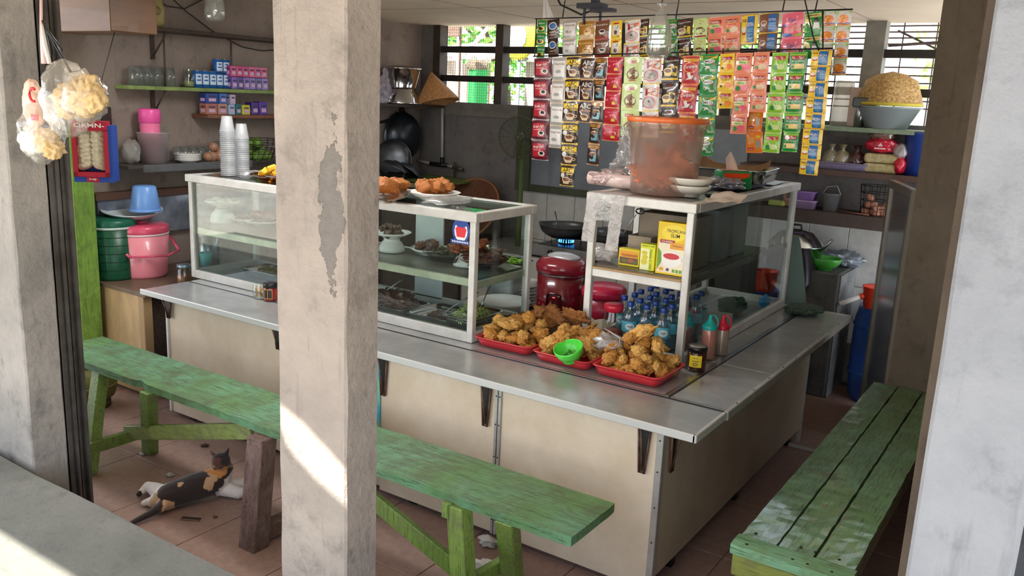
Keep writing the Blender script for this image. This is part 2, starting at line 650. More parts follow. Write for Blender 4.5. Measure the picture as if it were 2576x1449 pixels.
# ceiling board joints
b = B()
for y in (2.7, 3.92, 5.14):
    b.box((-5.35, y, 2.5475), (-.2, y + .006, 2.5505))
for x in (-2.6, -3.82, -1.38):
    b.box((x, 1.6, 2.5475), (x + .006, 6.4, 2.5505))
struct(b, 'trim_5', mat('9c8e82', .9))
# eave: sheet roof in front; hole added to shape the middle pillar's sun patch
ey0, ey1, ez = -.535, 1.5, 2.6
def back(p):
    p = Vector(p)
    t = (ez - p.z) / SUNDIR.z
    q = p + SUNDIR * t
    return Vector((q.x, q.y, 0))
hole = [back(P(694, 1010, y=1.63)), back(P(760, 1062, y=1.63)), back(P(872, 1185, y=1.63)), back(P(874, 1290, y=1.63)), back(P(790, 1215, y=1.63)), back(P(722, 1140, y=1.63)), back(P(706, 1090, y=1.63))]
outer = [Vector((-8.5, ey0, 0)), Vector((2.5, ey0, 0)), Vector((2.5, ey1, 0)), Vector((-8.5, ey1, 0))]
tri = geometry.tessellate_polygon([outer, hole])
allp = outer + hole
b = B()
for zz in (ez, ez + .02):
    vs = [b.bm.verts.new((p.x, p.y, zz)) for p in allp]
    for t_ in tri:
        try:
            b.bm.faces.new([vs[i] for i in t_])
        except ValueError:
            pass
struct(b, 'roof_eave', mat('a9a296', .8))

# window band of the back wall
def bars(name, lst, mt, label=None):
    b = B()
    for a, c in lst:
        b.box(a, c)
    return struct(b, name, mt)
wn = B().box((-5.2, 6.36, 1.83), (-.2, 6.56, 1.87))
wn.box((-5.2, 6.37, 1.755), (-4.1, 6.4, 1.83))
wn.box((-4.1, 6.37, 1.77), (-.2, 6.41, 1.83))
win = struct(wn, 'window_1', mat('7b766e', .6, 0, col2='625d55', vs=8), loc=(-3, 6.4, 1.85))
for x0, x1 in ((-5.2, -5.12), (-4.5, -4.42), (-3.3, -3.22), (-2.4, -2.32)):
    B().box((x0, 6.39, 1.87), (x1, 6.5, 2.55)).build('post', M_FRAMEW, win, world=True)
B().box((-1.42, 6.38, 1.87), (-1.29, 6.5, 2.55)).build('post', mat('8d8a82', .6, 0, col2='77746c', vs=7), win, world=True)
for z0, z1 in ((2.31, 2.365), (2.055, 2.11)):
    for x0, x1 in ((-5.12, -4.5), (-4.42, -3.3), (-3.22, -2.4), (-2.32, -1.42), (-1.29, -.2)):
        B().box((x0, 6.41, z0), (x1, 6.47, z1)).build('rail', mat('1f1a17', .6), win, world=True)
# wire mesh of the left lights
b = B()
x = -5.12
while x < -3.3:
    b.box((x, 6.5, 1.87), (x + .0018, 6.502, 2.55)); x += .024
z = 1.89
while z < 2.55:
    b.box((-5.12, 6.503, z), (-3.3, 6.505, z + .0018)); z += .024
tag(b.build('wire_mesh', mat('5b564c', .6, .3), win, world=True), kind='stuff')
# security grille of the right lights
b = B()
for z in (1.97, 2.02, 2.14, 2.19, 2.245, 2.4, 2.44, 2.48, 2.52):
    b.tube([(-3.2, 6.56, z), (-.2, 6.56, z + .015)], .006, 6)
x = -3.1
while x < -.2:
    b.tube([(x, 6.565, 1.87), (x, 6.565, 2.55)], .005, 6); x += .21
b.tube([(-1.25, 6.57, 2.5), (-.95, 6.57, 2.36)], .008, 6).tube([(-1.3, 6.57, 2.40), (-.6, 6.57, 2.45)], .011, 6)
b.build('grille', mat('6d5f5a', .6, .3), win, world=True)

# ================================================================ outside
struct(B().box((-16, -12, -.2), (12, .6, -.05)), 'ground', mat('cfc6b8', .9, 0, col2='aca497', vs=1.2))
struct(B().box((-16, .6, -.2), (-6.2, 6.6, -.05)), 'ground', mat('cfc6b8', .9, 0, col2='aca497', vs=1.2))
struct(B().box((-16, 6.6, -.2), (12, 16, -.05)), 'ground', mat('d6cab6', .9, 0, col2='b8ac98', vs=1.2))
def shed(x0, x1, y, zt, label, mt, boards=7, roof=None):
    t = thing('shed', label, 'shed', ((x0 + x1) / 2, y, 0))
    n = boards
    for i in range(n):
        a = x0 + (x1 - x0) * i / n
        B().box((a + .01, y - .015 + .01 * (i % 2), 0), (a + (x1 - x0) / n - .01, y + .02, zt - .03 * (i % 3))).build('board', mt, t, world=True)
    if roof:
        rz = zt + .02
        B().surf(lambda u, v: Vector((x0 - .1 + u * (x1 - x0 + .2), y - .18 + v * 1.6, rz + .03 * math.sin(u * (x1 - x0) * 42) + v * .25)), 120, 2).build('corrugated_roof', roof, t, world=True)
    return t
M_OLD = mat('c9c0b4', .8, 0, col2='8f857a', vs=5, stretch=(3, 3, .5))
M_ROOFW = mat('efefef', .5)
shed(-7.1, -5.9, 8.2, 2.32, 'weathered board shed with white corrugated roof outside the window', M_OLD, 6, M_ROOFW)
shed(-5.75, -4.4, 8.8, 2.35, 'pale board shed with grey sheet roof behind the green banner', M_OLD, 6, mat('9b9893', .6))
shed(-4.3, -2.4, 9.4, 2.2, 'grey board shed outside beyond the hanging sachets', mat('8e857c', .8, 0, col2='5b544d', vs=6), 7, mat('8b8781', .6))
bx0 = P(1178, 190, y=8.0).x; bx1 = P(1227, 190, y=8.0).x; bw = bx1 - bx0; bzt = P(1200, 175, y=8.0).z; bzz = P(1200, 160, y=8.0).z
t = thing('banner', 'bright green cloth banner with a zigzag trim hung outside the window', 'banner', ((bx0 + bx1) / 2, 8.0, 0))
B().surf(lambda u, v: Vector((bx0 + u * bw, 8.0 + .02 * math.sin(u * 9), 1.3 + v * (bzt - 1.3))), 12, 6).build('cloth', mat('3fae62', .7, tl=.5), t, world=True)
bz = B().surf(lambda u, v: Vector((bx0 + u * bw, 7.985 + .02 * math.sin(u * 9), bzt + v * .1)), 12, 1)
bz.build('trim_band', mat('7a6a58', .8), t, world=True)
bz = B()
for k in range(9):
    x = bx0 + k * bw / 9
    bz.tube([(x, 7.975, bzt + .02), (x + bw / 18, 7.975, bzt + .08), (x + bw / 9, 7.975, bzt + .02)], .005, 4)
bz.build('zigzag', mat('d8d0c0', .7), t, world=True)
for x in (bx0 - .01, bx1 + .01):
    B().tube([(x, 8.02, -.05), (x, 8.02, bzt + .12)], .012, 6).build('pole', mat('a08a62', .7), t, world=True)
t = thing('round_sign', 'large round yellow disc with a white face hung outside the second window light', 'disc', P(1305, 95, y=7.6))
B().lathe([(0, -.02), (.2, -.02), (.22, 0), (.2, .02), (0, .02)], 32, Matrix.Rotation(PI / 2, 4, 'X')).build('disc', mat('d6d84a', .5, tl=.4), t)
B().lathe([(0, 0), (.16, 0), (.16, .01), (0, .01)], 32, Matrix.Translation((-.05, -.025, .01)) @ Matrix.Rotation(PI / 2, 4, 'X')).build('white_face', mat('ffffff', .5), t)
B().tube([(0, .03, -t.location.z - .05), (0, .03, .0)], .02, 6).build('pole', mat('8b8f95', .5, .2), t)
tag(B().tube([(P(1152, 200, y=7.9).x, 7.9, -.05), (P(1152, 200, y=7.9).x, 7.9, 3.0)], .03, 10).build('post', mat('8b8f95', .5, .2), loc=(P(1152, 200, y=7.9).x, 7.9, 0), world=True), 'grey metal post standing outside the leftmost window light', 'post')
tag(B().tube([P(1160, 148, y=7.8), P(1225, 72, y=7.8), P(1260, 30, y=7.8)], .022, 8).tube([Vector((P(1160, 148, y=7.8).x, 7.8, -.05)), P(1160, 148, y=7.8)], .015, 8).build('pipe', mat('eef0f2', .4), loc=P(1200, 100, y=7.8), world=True), 'white pipe slanting in front of the tree outside', 'pipe')
tag(B().box((P(1092, 90, y=7.4).x, 7.4, P(1100, 92, y=7.4).z), (P(1155, 90, y=7.4).x, 7.43, 2.95), bev=.005).box((P(1094, 90, y=7.4).x, 7.43, -.05), (P(1097, 90, y=7.4).x, 7.46, 2.7)).box((P(1150, 90, y=7.4).x, 7.43, -.05), (P(1153, 90, y=7.4).x, 7.46, 2.7)).build('board', mat('7a6355', .8, 0, col2='5b473c', vs=6), loc=(-6.3, 7.4, 0), world=True), 'brown board on two posts at the top of the leftmost window light', 'board')
def tree(x, y, z, r, n, label, cols, seed):
    rnd = random.Random(seed)
    t = thing('tree', label, 'tree', (x, y, 0))
    b = B().tube([(x, y, -.05), (x + .1, y, z * .5), (x - .05, y, z)], [.12, .09, .05], 8)
    for k in range(6):
        a = k * 1.1
        b.tube([(x, y, z * .7), (x + r * .6 * math.cos(a), y + r * .6 * math.sin(a), z + r * .3 * math.sin(k * 2.))], [.04, .015], 5)
    b.build('trunk', mat('5b4a3b', .9), t, world=True)
    b = B()
    for k in range(n):
        d = Vector((rnd.gauss(0, 1), rnd.gauss(0, 1), rnd.gauss(0, 1))).normalized() * r * rnd.uniform(.35, 1) ** .6
        c = Vector((x, y, z)) + d
        u = Vector((rnd.uniform(-1, 1), rnd.uniform(-1, 1), rnd.uniform(-.6, .6))).normalized()
        v = u.cross(Vector((rnd.uniform(-1, 1), rnd.uniform(-1, 1), rnd.uniform(-1, 1)))).normalized()
        s = rnd.uniform(.05, .1)
        b.poly([c - u * s, c + v * s * .45, c + u * s, c - v * s * .45], mi=k % 3)
    tag(b.build('leaves', [mat(c_, .5, tl=.5) for c_ in cols], t, world=True), kind='stuff')
GR = ('6fae4a', '4f8f3c', '9fce62')
tree(-7.6, 11, 3.3, 1.5, 2600, 'leafy green tree behind the board sheds at the left window light', GR, 1)
tree(-4.6, 12, 3.4, 1.3, 1600, 'leafy green tree far behind the hanging sachets', GR, 2)
tree(-.9, 10, 2.6, .9, 700, 'pale green tree seen through the right window light', ('b5d97a', '8fc05c', 'd4e8a0'), 3)

# ================================================================ counter
ZC = .76
counter = thing('counter', 'L-shaped food stall counter with metal top and cream laminate panels', 'counter', (-1.2, 2.92, 0))
def ci(b, name, m, **kw):
    return b.build(name, m, counter, world=True, **kw)
b = B()
b.box((-4.47, 2.87, ZC - .022), (-1.06, 3.80, ZC - .002), bev=.003)
ci(b, 'front_top', M_TOP)
b = B().box((-1.98, 3.805, ZC - .022), (-1.06, 5.25, ZC - .002), bev=.003)
ci(b, 'side_top', M_TOP)
# edge trims and raised sheet seams
b = B().box((-4.475, 2.858, ZC - .03), (-1.05, 2.872, ZC + .002), bev=.003)
b.box((-1.062, 2.858, ZC - .03), (-1.045, 3.17, ZC + .002), bev=.003)
ci(b, 'edge_trim', M_EDGE)
b = B().box((-1.062, 3.175, ZC - .034), (-1.04, 5.27, ZC + .003), bev=.003).box((-1.98, 5.25, ZC - .03), (-1.04, 5.268, ZC + .003), bev=.002)
ci(b, 'edge_trim', M_ALU)
b = B().box((-4.46, 3.175, ZC - .002), (-1.05, 3.181, ZC + .001))
b.box((-1.305, 3.181, ZC - .002), (-1.300, 5.25, ZC + .0008))
ci(b, 'seam', M_BLACK)
b = B().box((-1.33, 3.2, ZC - .002), (-1.306, 5.25, ZC + .0025), bev=.001).box((-2.3, 3.184, ZC - .002), (-1.3, 3.196, ZC + .003), bev=.001).box((-1.296, 3.184, ZC - .002), (-1.06, 3.2, ZC + .003), bev=.001)
ci(b, 'sheet_lip', M_STEEL)
b = B()
for k in range(10):
    b.lathe([(0, .003), (.003, .0025), (.004, 0)], 8, Matrix.Translation((-1.05, 3.3 + k * .21, ZC + .003)))
tag(ci(b, 'screws', M_DARK), kind='stuff')
# panels
def pan(a, c, m=M_LAM):
    return ci(B().box(a, c, bev=.003), 'panel', m)
pan((-4.31, 2.93, .03), (-3.30, 2.948, ZC - .024))
pan((-2.66, 2.925, .03), (-1.985, 2.943, ZC - .024))
pan((-1.955, 2.925, .03), (-1.222, 2.943, ZC - .024))
pan((-1.218, 2.945, .085), (-1.2, 5.02, ZC - .024), M_LAM_SHADE)
pan((-3.30, 2.955, .03), (-2.66, 2.965, ZC - .024), M_LAM)
for x in (-1.984, -1.966):
    ci(B().box((x, 2.915, .03), (x + .012, 2.93, ZC - .03)), 'corner_strip', M_ALU)
ci(B().box((-1.224, 2.916, .02), (-1.196, 2.946, ZC - .03), bev=.002), 'corner_strip', M_ALU)
ci(B().box((-1.215, 5.0, .0), (-1.195, 5.03, ZC - .03), bev=.002), 'corner_strip', M_ALU)
ci(B().box((-4.33, 2.92, .03), (-4.315, 3.0, ZC - .03), bev=.002), 'corner_strip', M_WHITE)
b = B()
for z in (.1, .25, .4, .55, .68):
    for x in (-1.978, -1.96, -1.21):
        b.lathe([(0, .002), (.003, .0015), (.004, 0)], 8, Matrix.Translation((x, 2.9145, z)) @ Matrix.Rotation(PI / 2, 4, 'X'))
tag(ci(b, 'screws', M_DARK), kind='stuff')
for x in (-1.9, -1.3, -2.5, -4.2, -3.5):
    ci(B().box((x, 2.96, 0), (x + .05, 3.01, .05)), 'foot', M_BLACK)
for y in (3.2, 4.0, 4.9):
    ci(B().box((-1.27, y, 0), (-1.23, y + .04, .09)), 'foot', M_BLACK)
ci(B().box((-4.3, 3.7, .03), (-2.0, 3.72, ZC - .024)), 'back_panel', M_LAM_SHADE)
ci(B().box((-1.97, 3.75, .03), (-1.95, 5.02, ZC - .024)), 'back_panel', M_LAM_SHADE)
# folding brackets under the overhang
M_BRK = mat('3c3028', .5, .4, col2='7a5a48', vs=20)
def bracket(x, y, ry=0, L=.2):
    M = Matrix.Translation((x, y, ZC - .03)) @ Matrix.Rotation(ry, 4, 'Z')
    b = B()
    b.prism([(-.028, 0), (.028, 0), (.012, -L), (-.012, -L)], -.012, -.006, axis='y', M=M)
    b.prism([(-.02, -.02), (.02, -.02), (.006, -L * .9), (-.006, -L * .9)], -.016, -.012, mi=1, axis='y', M=M)
    b.tube([(-.026, -.014, 0), (-.011, -.014, -L), (.011, -.014, -L), (.026, -.014, 0)], .005, 6, M=M)
    b.tube([(0, -.05, -.002), (0, -.012, -L * .95)], .004, 6, M=M)
    ci(b, 'bracket', [M_BRK, M_DARK])
for x in (-1.275, -2.03, -2.63):
    bracket(x, 2.925)
bracket(-4.29, 2.925, 0, .12); bracket(-3.36, 2.925, 0, .12)
bracket(-1.2, 3.0, PI / 2)
# turquoise poster behind the middle pillar
t = B().box((-2.77, 2.915, .15), (-2.652, 2.921, .72))
tag(t.build('poster', mat('2f9fc0', .5, 0, col2='7fb08a', vs=3.5, lo=.45, hi=.55), loc=(-2.7, 2.92, .4), world=True), 'turquoise and green poster strip fixed beside the middle pillar', 'poster')

# ================================================================ display cases
def case(x0, x1, y0, y1, z0, z1, shelf, label, glass_front=True, top='glass', open_back='y', bottomframe=.05, name='display_case'):
    t = thing(name, label, 'display case', ((x0 + x1) / 2, (y0 + y1) / 2, z0))
    p = .035
    def ad(b, n, m):
        return b.build(n, m, t, world=True)
    for (a, c) in ((x0, y0), (x1 - p, y0), (x0, y1 - p), (x1 - p, y1 - p)):
        ad(B().box((a, c, z0), (a + p, c + p, z1 - .04), bev=.006, seg=2), 'post', M_WHITEAL)
    e = .012
    for a, c in (((x0 - e, y0 - e, z1 - .045), (x1 + e, y0 + p, z1)), ((x0 - e, y1 - p, z1 - .045), (x1 + e, y1 + e, z1)),
                 ((x0 - e, y0 + p, z1 - .045), (x0 + p, y1 - p, z1)), ((x1 - p, y0 + p, z1 - .045), (x1 + e, y1 - p, z1))):
        ad(B().box(a, c, bev=.005, seg=2), 'top_rail', M_WHITEAL)
    for sy in ((y0 + .002, y0 + .03), (y1 - .03, y1 - .002)):
        ad(B().box((x0 + p, sy[0], z0), (x1 - p, sy[1], z0 + bottomframe), bev=.003), 'bottom_rail', M_WHITEAL)
    for sx in ((x0 + .002, x0 + .03), (x1 - .03, x1 - .002)):
        ad(B().box((sx[0], y0 + p, z0), (sx[1], y1 - p, z0 + bottomframe), bev=.003), 'bottom_rail', M_WHITEAL)
    return t, ad
cx0, cx1, cy0, cy1, cz1 = -4.555, -2.375, 3.265, 3.78, 1.40
caseL, adL = case(cx0, cx1, cy0, cy1, ZC, cz1, 1.08, 'long low glass food display case on the front counter')
adL(B().box((cx0 + .036, cy0 + .012, ZC + .05), (cx1 - .036, cy0 + .016, cz1 - .045)), 'glass_pane', M_GLASS)
adL(B().box((cx1 - .018, cy0 + .036, ZC + .05), (cx1 - .014, cy1 - .036, cz1 - .045)), 'glass_pane', M_GLASS)
adL(B().box((cx0 + .014, cy0 + .036, ZC + .05), (cx0 + .018, cy1 - .036, cz1 - .045)), 'glass_pane', M_GLASS)
adL(B().box((cx0 + .03, cy0 + .03, cz1 - .008), (cx1 - .03, cy1 - .03, cz1 - .003)), 'glass_top', pane('case_top_glass', 'dfe8e4', .12))
adL(B().box((cx0 + .03, cy0 + .02, ZC + .002), (cx1 - .03, cy1 - .02, ZC + .012)), 'base_board', mat('9aa6a8', .3, .2))
adL(B().box((cx0 + .03, cy0 + .04, 1.062), (cx1 - .03, cy1 - .05, 1.072)), 'shelf_board', mat('6b665c', .3, .1, col2='57534b', vs=4))
for a, c in (((cx0 + .036, cy0 + .022, 1.035), (cx1 - .036, cy0 + .042, 1.074)), ((cx0 + .036, cy1 - .055, 1.035), (cx1 - .036, cy1 - .036, 1.074)),
             ((cx1 - .04, cy0 + .04, 1.02), (cx1 - .02, cy1 - .036, 1.06))):
    adL(B().box(a, c, bev=.003), 'shelf_rail', mat('cfcfb8', .4, .2, col2='a9a893', vs=6))
adL(B().box((-3.6, cy1 - .05, ZC + .04), (-3.55, cy1 - .01, cz1 - .045)), 'post', M_ALU)
adL(B().box((-3.15, cy1 - .03, ZC + .04), (-2.95, cy1 - .02, cz1 - .045)), 'sliding_panel', mat('c5cacb', .5, 0, col2='b4b9ba', vs=5))

rx0, rx1, ry0, ry1, rz1 = -1.955, -1.425, 3.6, 5.2, 1.52
caseR, adR = case(rx0, rx1, ry0, ry1, ZC, rz1, 1.17, 'tall glass case on the side counter holding boxes above water bottles')
adR(B().box((rx1 - .018, ry0 + .036, ZC + .05), (rx1 - .014, ry1 - .036, rz1 - .045)), 'glass_pane', M_GLASS)
adR(B().box((rx0 + .02, ry0 + .02, rz1 - .012), (rx1 - .02, ry1 - .02, rz1 - .004)), 'top_board', mat('8a8883', .35, .2, col2='77756f', vs=3))
adR(B().box((rx0 + .03, ry0 + .03, 1.162), (rx1 - .03, ry1 - .4, 1.172)), 'shelf_board', mat('7c7468', .25, .1, col2='5f594f', vs=5))
adR(B().box((rx0 + .036, ry0 + .004, 1.118), (rx1 - .036, ry0 + .024, 1.158), bev=.003), 'shelf_rail', M_WHITEAL)
adR(B().box((rx0 + .036, ry0 - .002, 1.158), (rx1 - .036, ry0 + .03, 1.166), bev=.001), 'wood_lip', mat('b09064', .5))
adR(B().box((rx1 - .034, ry0 + .036, 1.13), (rx1 - .02, ry1 - .036, 1.16), bev=.002), 'shelf_rail', mat('6a6252', .4, .2))
for y in (4.1, 4.7):
    adR(B().box((rx0, y, ZC + .02), (rx0 + .03, y + .03, rz1 - .045)), 'post', M_ALU)
adR(B().box((rx0 + .03, ry0 + .03, ZC + .002), (rx1 - .03, ry1 - .02, ZC + .01)), 'base_board', mat('8f9293', .3, .4))

# ================================================================ benches
def slab_grid(x0, x1, y0, y1, z0, z1, nx, ny, jit=.004, seed=0, notch=None):
    """a plank with worn, wavering edges"""
    b = B()
    def nz(x, y, k):
        return jit * (.35 * noise.noise(Vector((x * 3.3 + seed, y * 3.3, k))) + .45 * noise.noise(Vector((x * 17 + seed, y * 17, k))))
    def top(u, v, z):
        x = x0 + (x1 - x0) * u; y = y0 + (y1 - y0) * v
        dy = nz(x * 2.5, 0, 3) * 2 if v in (0, 1) else 0
        if notch and v == 0 and abs(x - notch) < .05:
            dy += .02 * (1 - abs(x - notch) / .05)
        return Vector((x + (nz(0, y * 3, 5) * 2 if u in (0, 1) else 0), y + dy, z + nz(x, y, 1)))
    A = [[b.bm.verts.new(top(i / nx, j / ny, z1)) for j in range(ny + 1)] for i in range(nx + 1)]
    C_ = [[b.bm.verts.new(top(i / nx, j / ny, z0)) for j in range(ny + 1)] for i in range(nx + 1)]
    for i in range(nx):
        for j in range(ny):
            b.bm.faces.new((A[i][j], A[i + 1][j], A[i + 1][j + 1], A[i][j + 1]))
            b.bm.faces.new((C_[i][j], C_[i][j + 1], C_[i + 1][j + 1], C_[i + 1][j]))
    for i in range(nx):
        b.bm.faces.new((A[i][0], C_[i][0], C_[i + 1][0], A[i + 1][0])); b.bm.faces.new((A[i][ny], A[i + 1][ny], C_[i + 1][ny], C_[i][ny]))
    for j in range(ny):
        b.bm.faces.new((A[0][j], A[0][j + 1], C_[0][j + 1], C_[0][j])); b.bm.faces.new((A[nx][j], C_[nx][j], C_[nx][j + 1], A[nx][j + 1]))
    es = [e for e in b.bm.edges if e.calc_face_angle(0) > .9]
    bmesh.ops.bevel(b.bm, geom=es, offset=.005, segments=2, affect='EDGES')
    return b
BZ = .50
bench = thing('bench', 'long worn green wooden plank bench along the front of the counter', 'bench', (-2.9, 2.5, 0))
slab_grid(-4.56, -1.262, 2.345, 2.665, BZ - .035, BZ, 90, 6, .005, 1, notch=-3.72).build('seat', M_GB, bench, world=True)
def leg(p0, p1, w, d, m, par, name='leg'):
    """square leg between two points, w along x and d along y"""
    b = B()
    a = Vector(p0); c = Vector(p1)
    va = [a + Vector((sx * w / 2, sy * d / 2, 0)) for sx, sy in ((-1, -1), (1, -1), (1, 1), (-1, 1))]
    vc = [c + Vector((sx * w / 2, sy * d / 2, 0)) for sx, sy in ((-1, -1), (1, -1), (1, 1), (-1, 1))]
    A = [b.bm.verts.new(v) for v in va]; C_ = [b.bm.verts.new(v) for v in vc]
    b.bm.faces.new(A); b.bm.faces.new(C_)
    for i in range(4):
        b.bm.faces.new((A[i], A[(i + 1) % 4], C_[(i + 1) % 4], C_[i]))
    bmesh.ops.bevel(b.bm, geom=b.bm.edges[:], offset=.004, segments=1, affect='EDGES')
    return b.build(name, m, par, world=True)
zt = BZ - .036
leg(P(222, 1192, z=0), P(254, 925, z=zt), .075, .06, M_GBZ, bench)
leg(P(378, 1138, z=0), P(374, 985, z=zt), .07, .06, M_GBZ, bench)
leg(P(1172, 1560, z=0), P(1155, 1268, z=zt), .075, .07, M_GBZ, bench)
leg(P(1292, 1475, z=0), P(1276, 1310, z=zt), .075, .06, M_GBZ, bench)
def plank(p0, p1, hw, hd, m, par, name):
    """board from p0 to p1; hw half height, hd half thickness along y"""
    a = Vector(p0); c = Vector(p1)
    d = (c - a).normalized(); s = Vector((0, 1, 0)) if abs(d.y) < .7 else Vector((1, 0, 0))
    up = d.cross(s).normalized()
    b = B()
    A = [b.bm.verts.new(a + s * sx * hd + up * sz * hw) for sx, sz in ((-1, -1), (1, -1), (1, 1), (-1, 1))]
    C_ = [b.bm.verts.new(c + s * sx * hd + up * sz * hw) for sx, sz in ((-1, -1), (1, -1), (1, 1), (-1, 1))]
    b.bm.faces.new(A); b.bm.faces.new(C_)
    for i in range(4):
        b.bm.faces.new((A[i], A[(i + 1) % 4], C_[(i + 1) % 4], C_[i]))
    bmesh.ops.bevel(b.bm, geom=b.bm.edges[:], offset=.003, segments=1, affect='EDGES')
    return b.build(name, m, par, world=True)
plank((-3.975, 2.17, .12), (-3.965, 2.60, .12), .03, .018, M_GBZ, bench, 'crossbar')
plank((-1.76, 2.34, .10), (-1.72, 2.68, .10), .03, .018, M_GBZ, bench, 'crossbar')
plank((-3.99, 2.43, .135), (-3.0, 2.44, .40), .038, .014, paint('brace_paint', 'a3b06a', '93a552', '6a6f3c', 0), bench, 'brace')
plank((-1.76, 2.44, .12), (-2.75, 2.44, .47), .038, .014, M_GBZ, bench, 'brace')
bq_ = P(1138, 1276, z=.44)
plank(bq_ + Vector((-.02, -.03, 0)), bq_ + Vector((.015, -.03, 0)), .03, .012, M_GBZ, bench, 'block')

trest = thing('trestle', 'raw dark brown wooden trestle propped under the middle of the green bench', 'trestle', (-2.74, 2.3, 0))
leg((-2.745, 2.225, 0), (-2.80, 2.33, zt), .1, .085, M_DWOOD, trest)
leg((-2.745, 2.75, 0), (-2.80, 2.62, zt), .1, .085, M_DWOOD, trest)
plank((-2.745, 2.26, .05), (-2.745, 2.73, .05), .035, .03, M_DWOOD, trest, 'crossbar')

rb = thing('bench', 'broad green bench of three long planks at the right wall', 'bench', (-.64, 3.8, 0))
RZB = .45
ya, yb = 2.74, 5.05
xl0, xl1 = -.835, -.445
wds = [(xl0, xl0 + .125), (xl0 + .133, xl0 + .252), (xl0 + .262, xl1)]
for k, (a, c) in enumerate(wds):
    bb = slab_grid(a, c, ya + .095, yb, RZB - .035, RZB, 4, 60, .004, 10 + k)
    bb.build('plank', M_GBY, rb, world=True)
slab_grid(xl0 - .008, xl1 + .008, ya, ya + .09, RZB - .033, RZB + .002, 12, 3, .004, 20).build('end_board', paint('end_board_paint', '86b895', '7fb27c', '3f5e36', 0, .3), rb, world=True)
B().box((xl0, ya + .01, RZB - .12), (xl1, ya + .045, RZB - .036), bev=.004).build('apron', paint('apron_paint', '9aa04a', '7e8a3a', '55602a', 0), rb, world=True)
for x in (xl0 + .01, xl1 - .04):
    B().box((x, ya + .05, RZB - .12), (x + .03, yb - .02, RZB - .036), bev=.003).build('side_rail', M_GBY, rb, world=True)
for x in (xl0 + .005, xl1 - .065):
    for y in (ya + .05, yb - .1):
        B().box((x, y, 0), (x + .06, y + .06, RZB - .037), bev=.004).build('leg', M_GBZ, rb, world=True)
b = B()
for x in (xl0 + .04, xl0 + .2, xl1 - .06, xl1 - .14):
    for y in (ya + .03, ya + .13):
        b.lathe([(0, .003), (.005, .002), (.006, 0)], 8, Matrix.Translation((x, y, RZB + .001)))
tag(b.build('nail_heads', M_DARK, rb, world=True), kind='stuff')
# ================================================================ tableware and food makers
rnd = random.Random(11)
def rrect(b, w, d, prof, cr=.03, seg=5, mi=0, M=None, o=(0, 0, 0)):
    """rounded rectangular rings: prof = [(inset, z)]"""
    o = Vector(o)
    rings = []
    for ins, z in prof:
        hw, hd = w / 2 - ins, d / 2 - ins
        c = max(min(cr - ins * .3, hw, hd), .002)
        ring = []
        for q, (sx, sy) in enumerate(((1, 1), (-1, 1), (-1, -1), (1, -1))):
            for k in range(seg + 1):
                a = PI / 2 * (q + k / seg)
                ring.append(b.bm.verts.new(o + Vector((sx * (hw - c) + c * math.cos(a), sy * (hd - c) + c * math.sin(a), z))))
        rings.append(ring)
    n = len(rings[0])
    for A, C_ in zip(rings, rings[1:]):
        for i in range(n):
            b.bm.faces.new((A[i], A[(i + 1) % n], C_[(i + 1) % n], C_[i]))
    b.bm.faces.new(rings[0]); b.bm.faces.new(rings[-1])
    return b._fin([v for r in rings for v in r], M, mi, True)

def plate_b(r, h=.03, foot=.5, wave=0, th=.004):
    b = B()
    fn = (lambda p, a: Vector((p.x * (1 + wave * math.sin(a * 12)), p.y * (1 + wave * math.sin(a * 12)), p.z))) if wave else None
    b.lathe([(0, .004), (r * foot, .004), (r * foot, 0), (r * foot + .006, 0), (r * foot + .008, .006), (r * .8, h * .55), (r, h), (r - .002, h + th * .6), (r * .8, h * .6 + th), (r * foot, th + .006), (0, th + .005)], 36, fn=fn)
    return b
def bowl_b(r, h, foot=.45, th=.004):
    pr = [(0, .004), (r * foot, .004), (r * foot, 0), (r * foot + .006, 0), (r * foot + .008, .012)]
    for k in range(1, 8):
        u = k / 7
        pr.append((r * (foot + (1 - foot) * math.sin(u * PI / 2)) if k < 7 else r, .012 + (h - .012) * (1 - math.cos(u * PI / 2)) ** .85))
    pr.append((r - th, h))
    for k in range(6, -1, -1):
        u = k / 7
        pr.append((r * (foot + (1 - foot) * math.sin(u * PI / 2)) - th, .018 + (h - .012) * (1 - math.cos(u * PI / 2)) ** .85))
    pr.append((0, .018))
    return B().lathe(pr, 32)
FRIED = mat('d99c44', .6, 0, col2='a8661f', vs=12, lo=.35, hi=.8, bmp=.9, bs=24, coat=.1)
FRIED2 = mat('e6b562', .6, 0, col2='c4842e', vs=10, lo=.4, hi=.75, bmp=.9, bs=24, coat=.1)
TOFU = mat('c47a2c', .55, 0, col2='8e4a17', vs=13, bmp=.5, bs=80, coat=.2)
MEAT = mat('6b4130', .4, 0, col2='3c2219', vs=20, bmp=.6, bs=60, coat=.4)
MEAT2 = mat('8a4a2c', .4, 0, col2='55291a', vs=20, bmp=.6, bs=60, coat=.4)
ORANGEF = mat('d4682a', .35, 0, col2='a2441a', vs=18, bmp=.5, bs=70, coat=.5)
_bl = {}
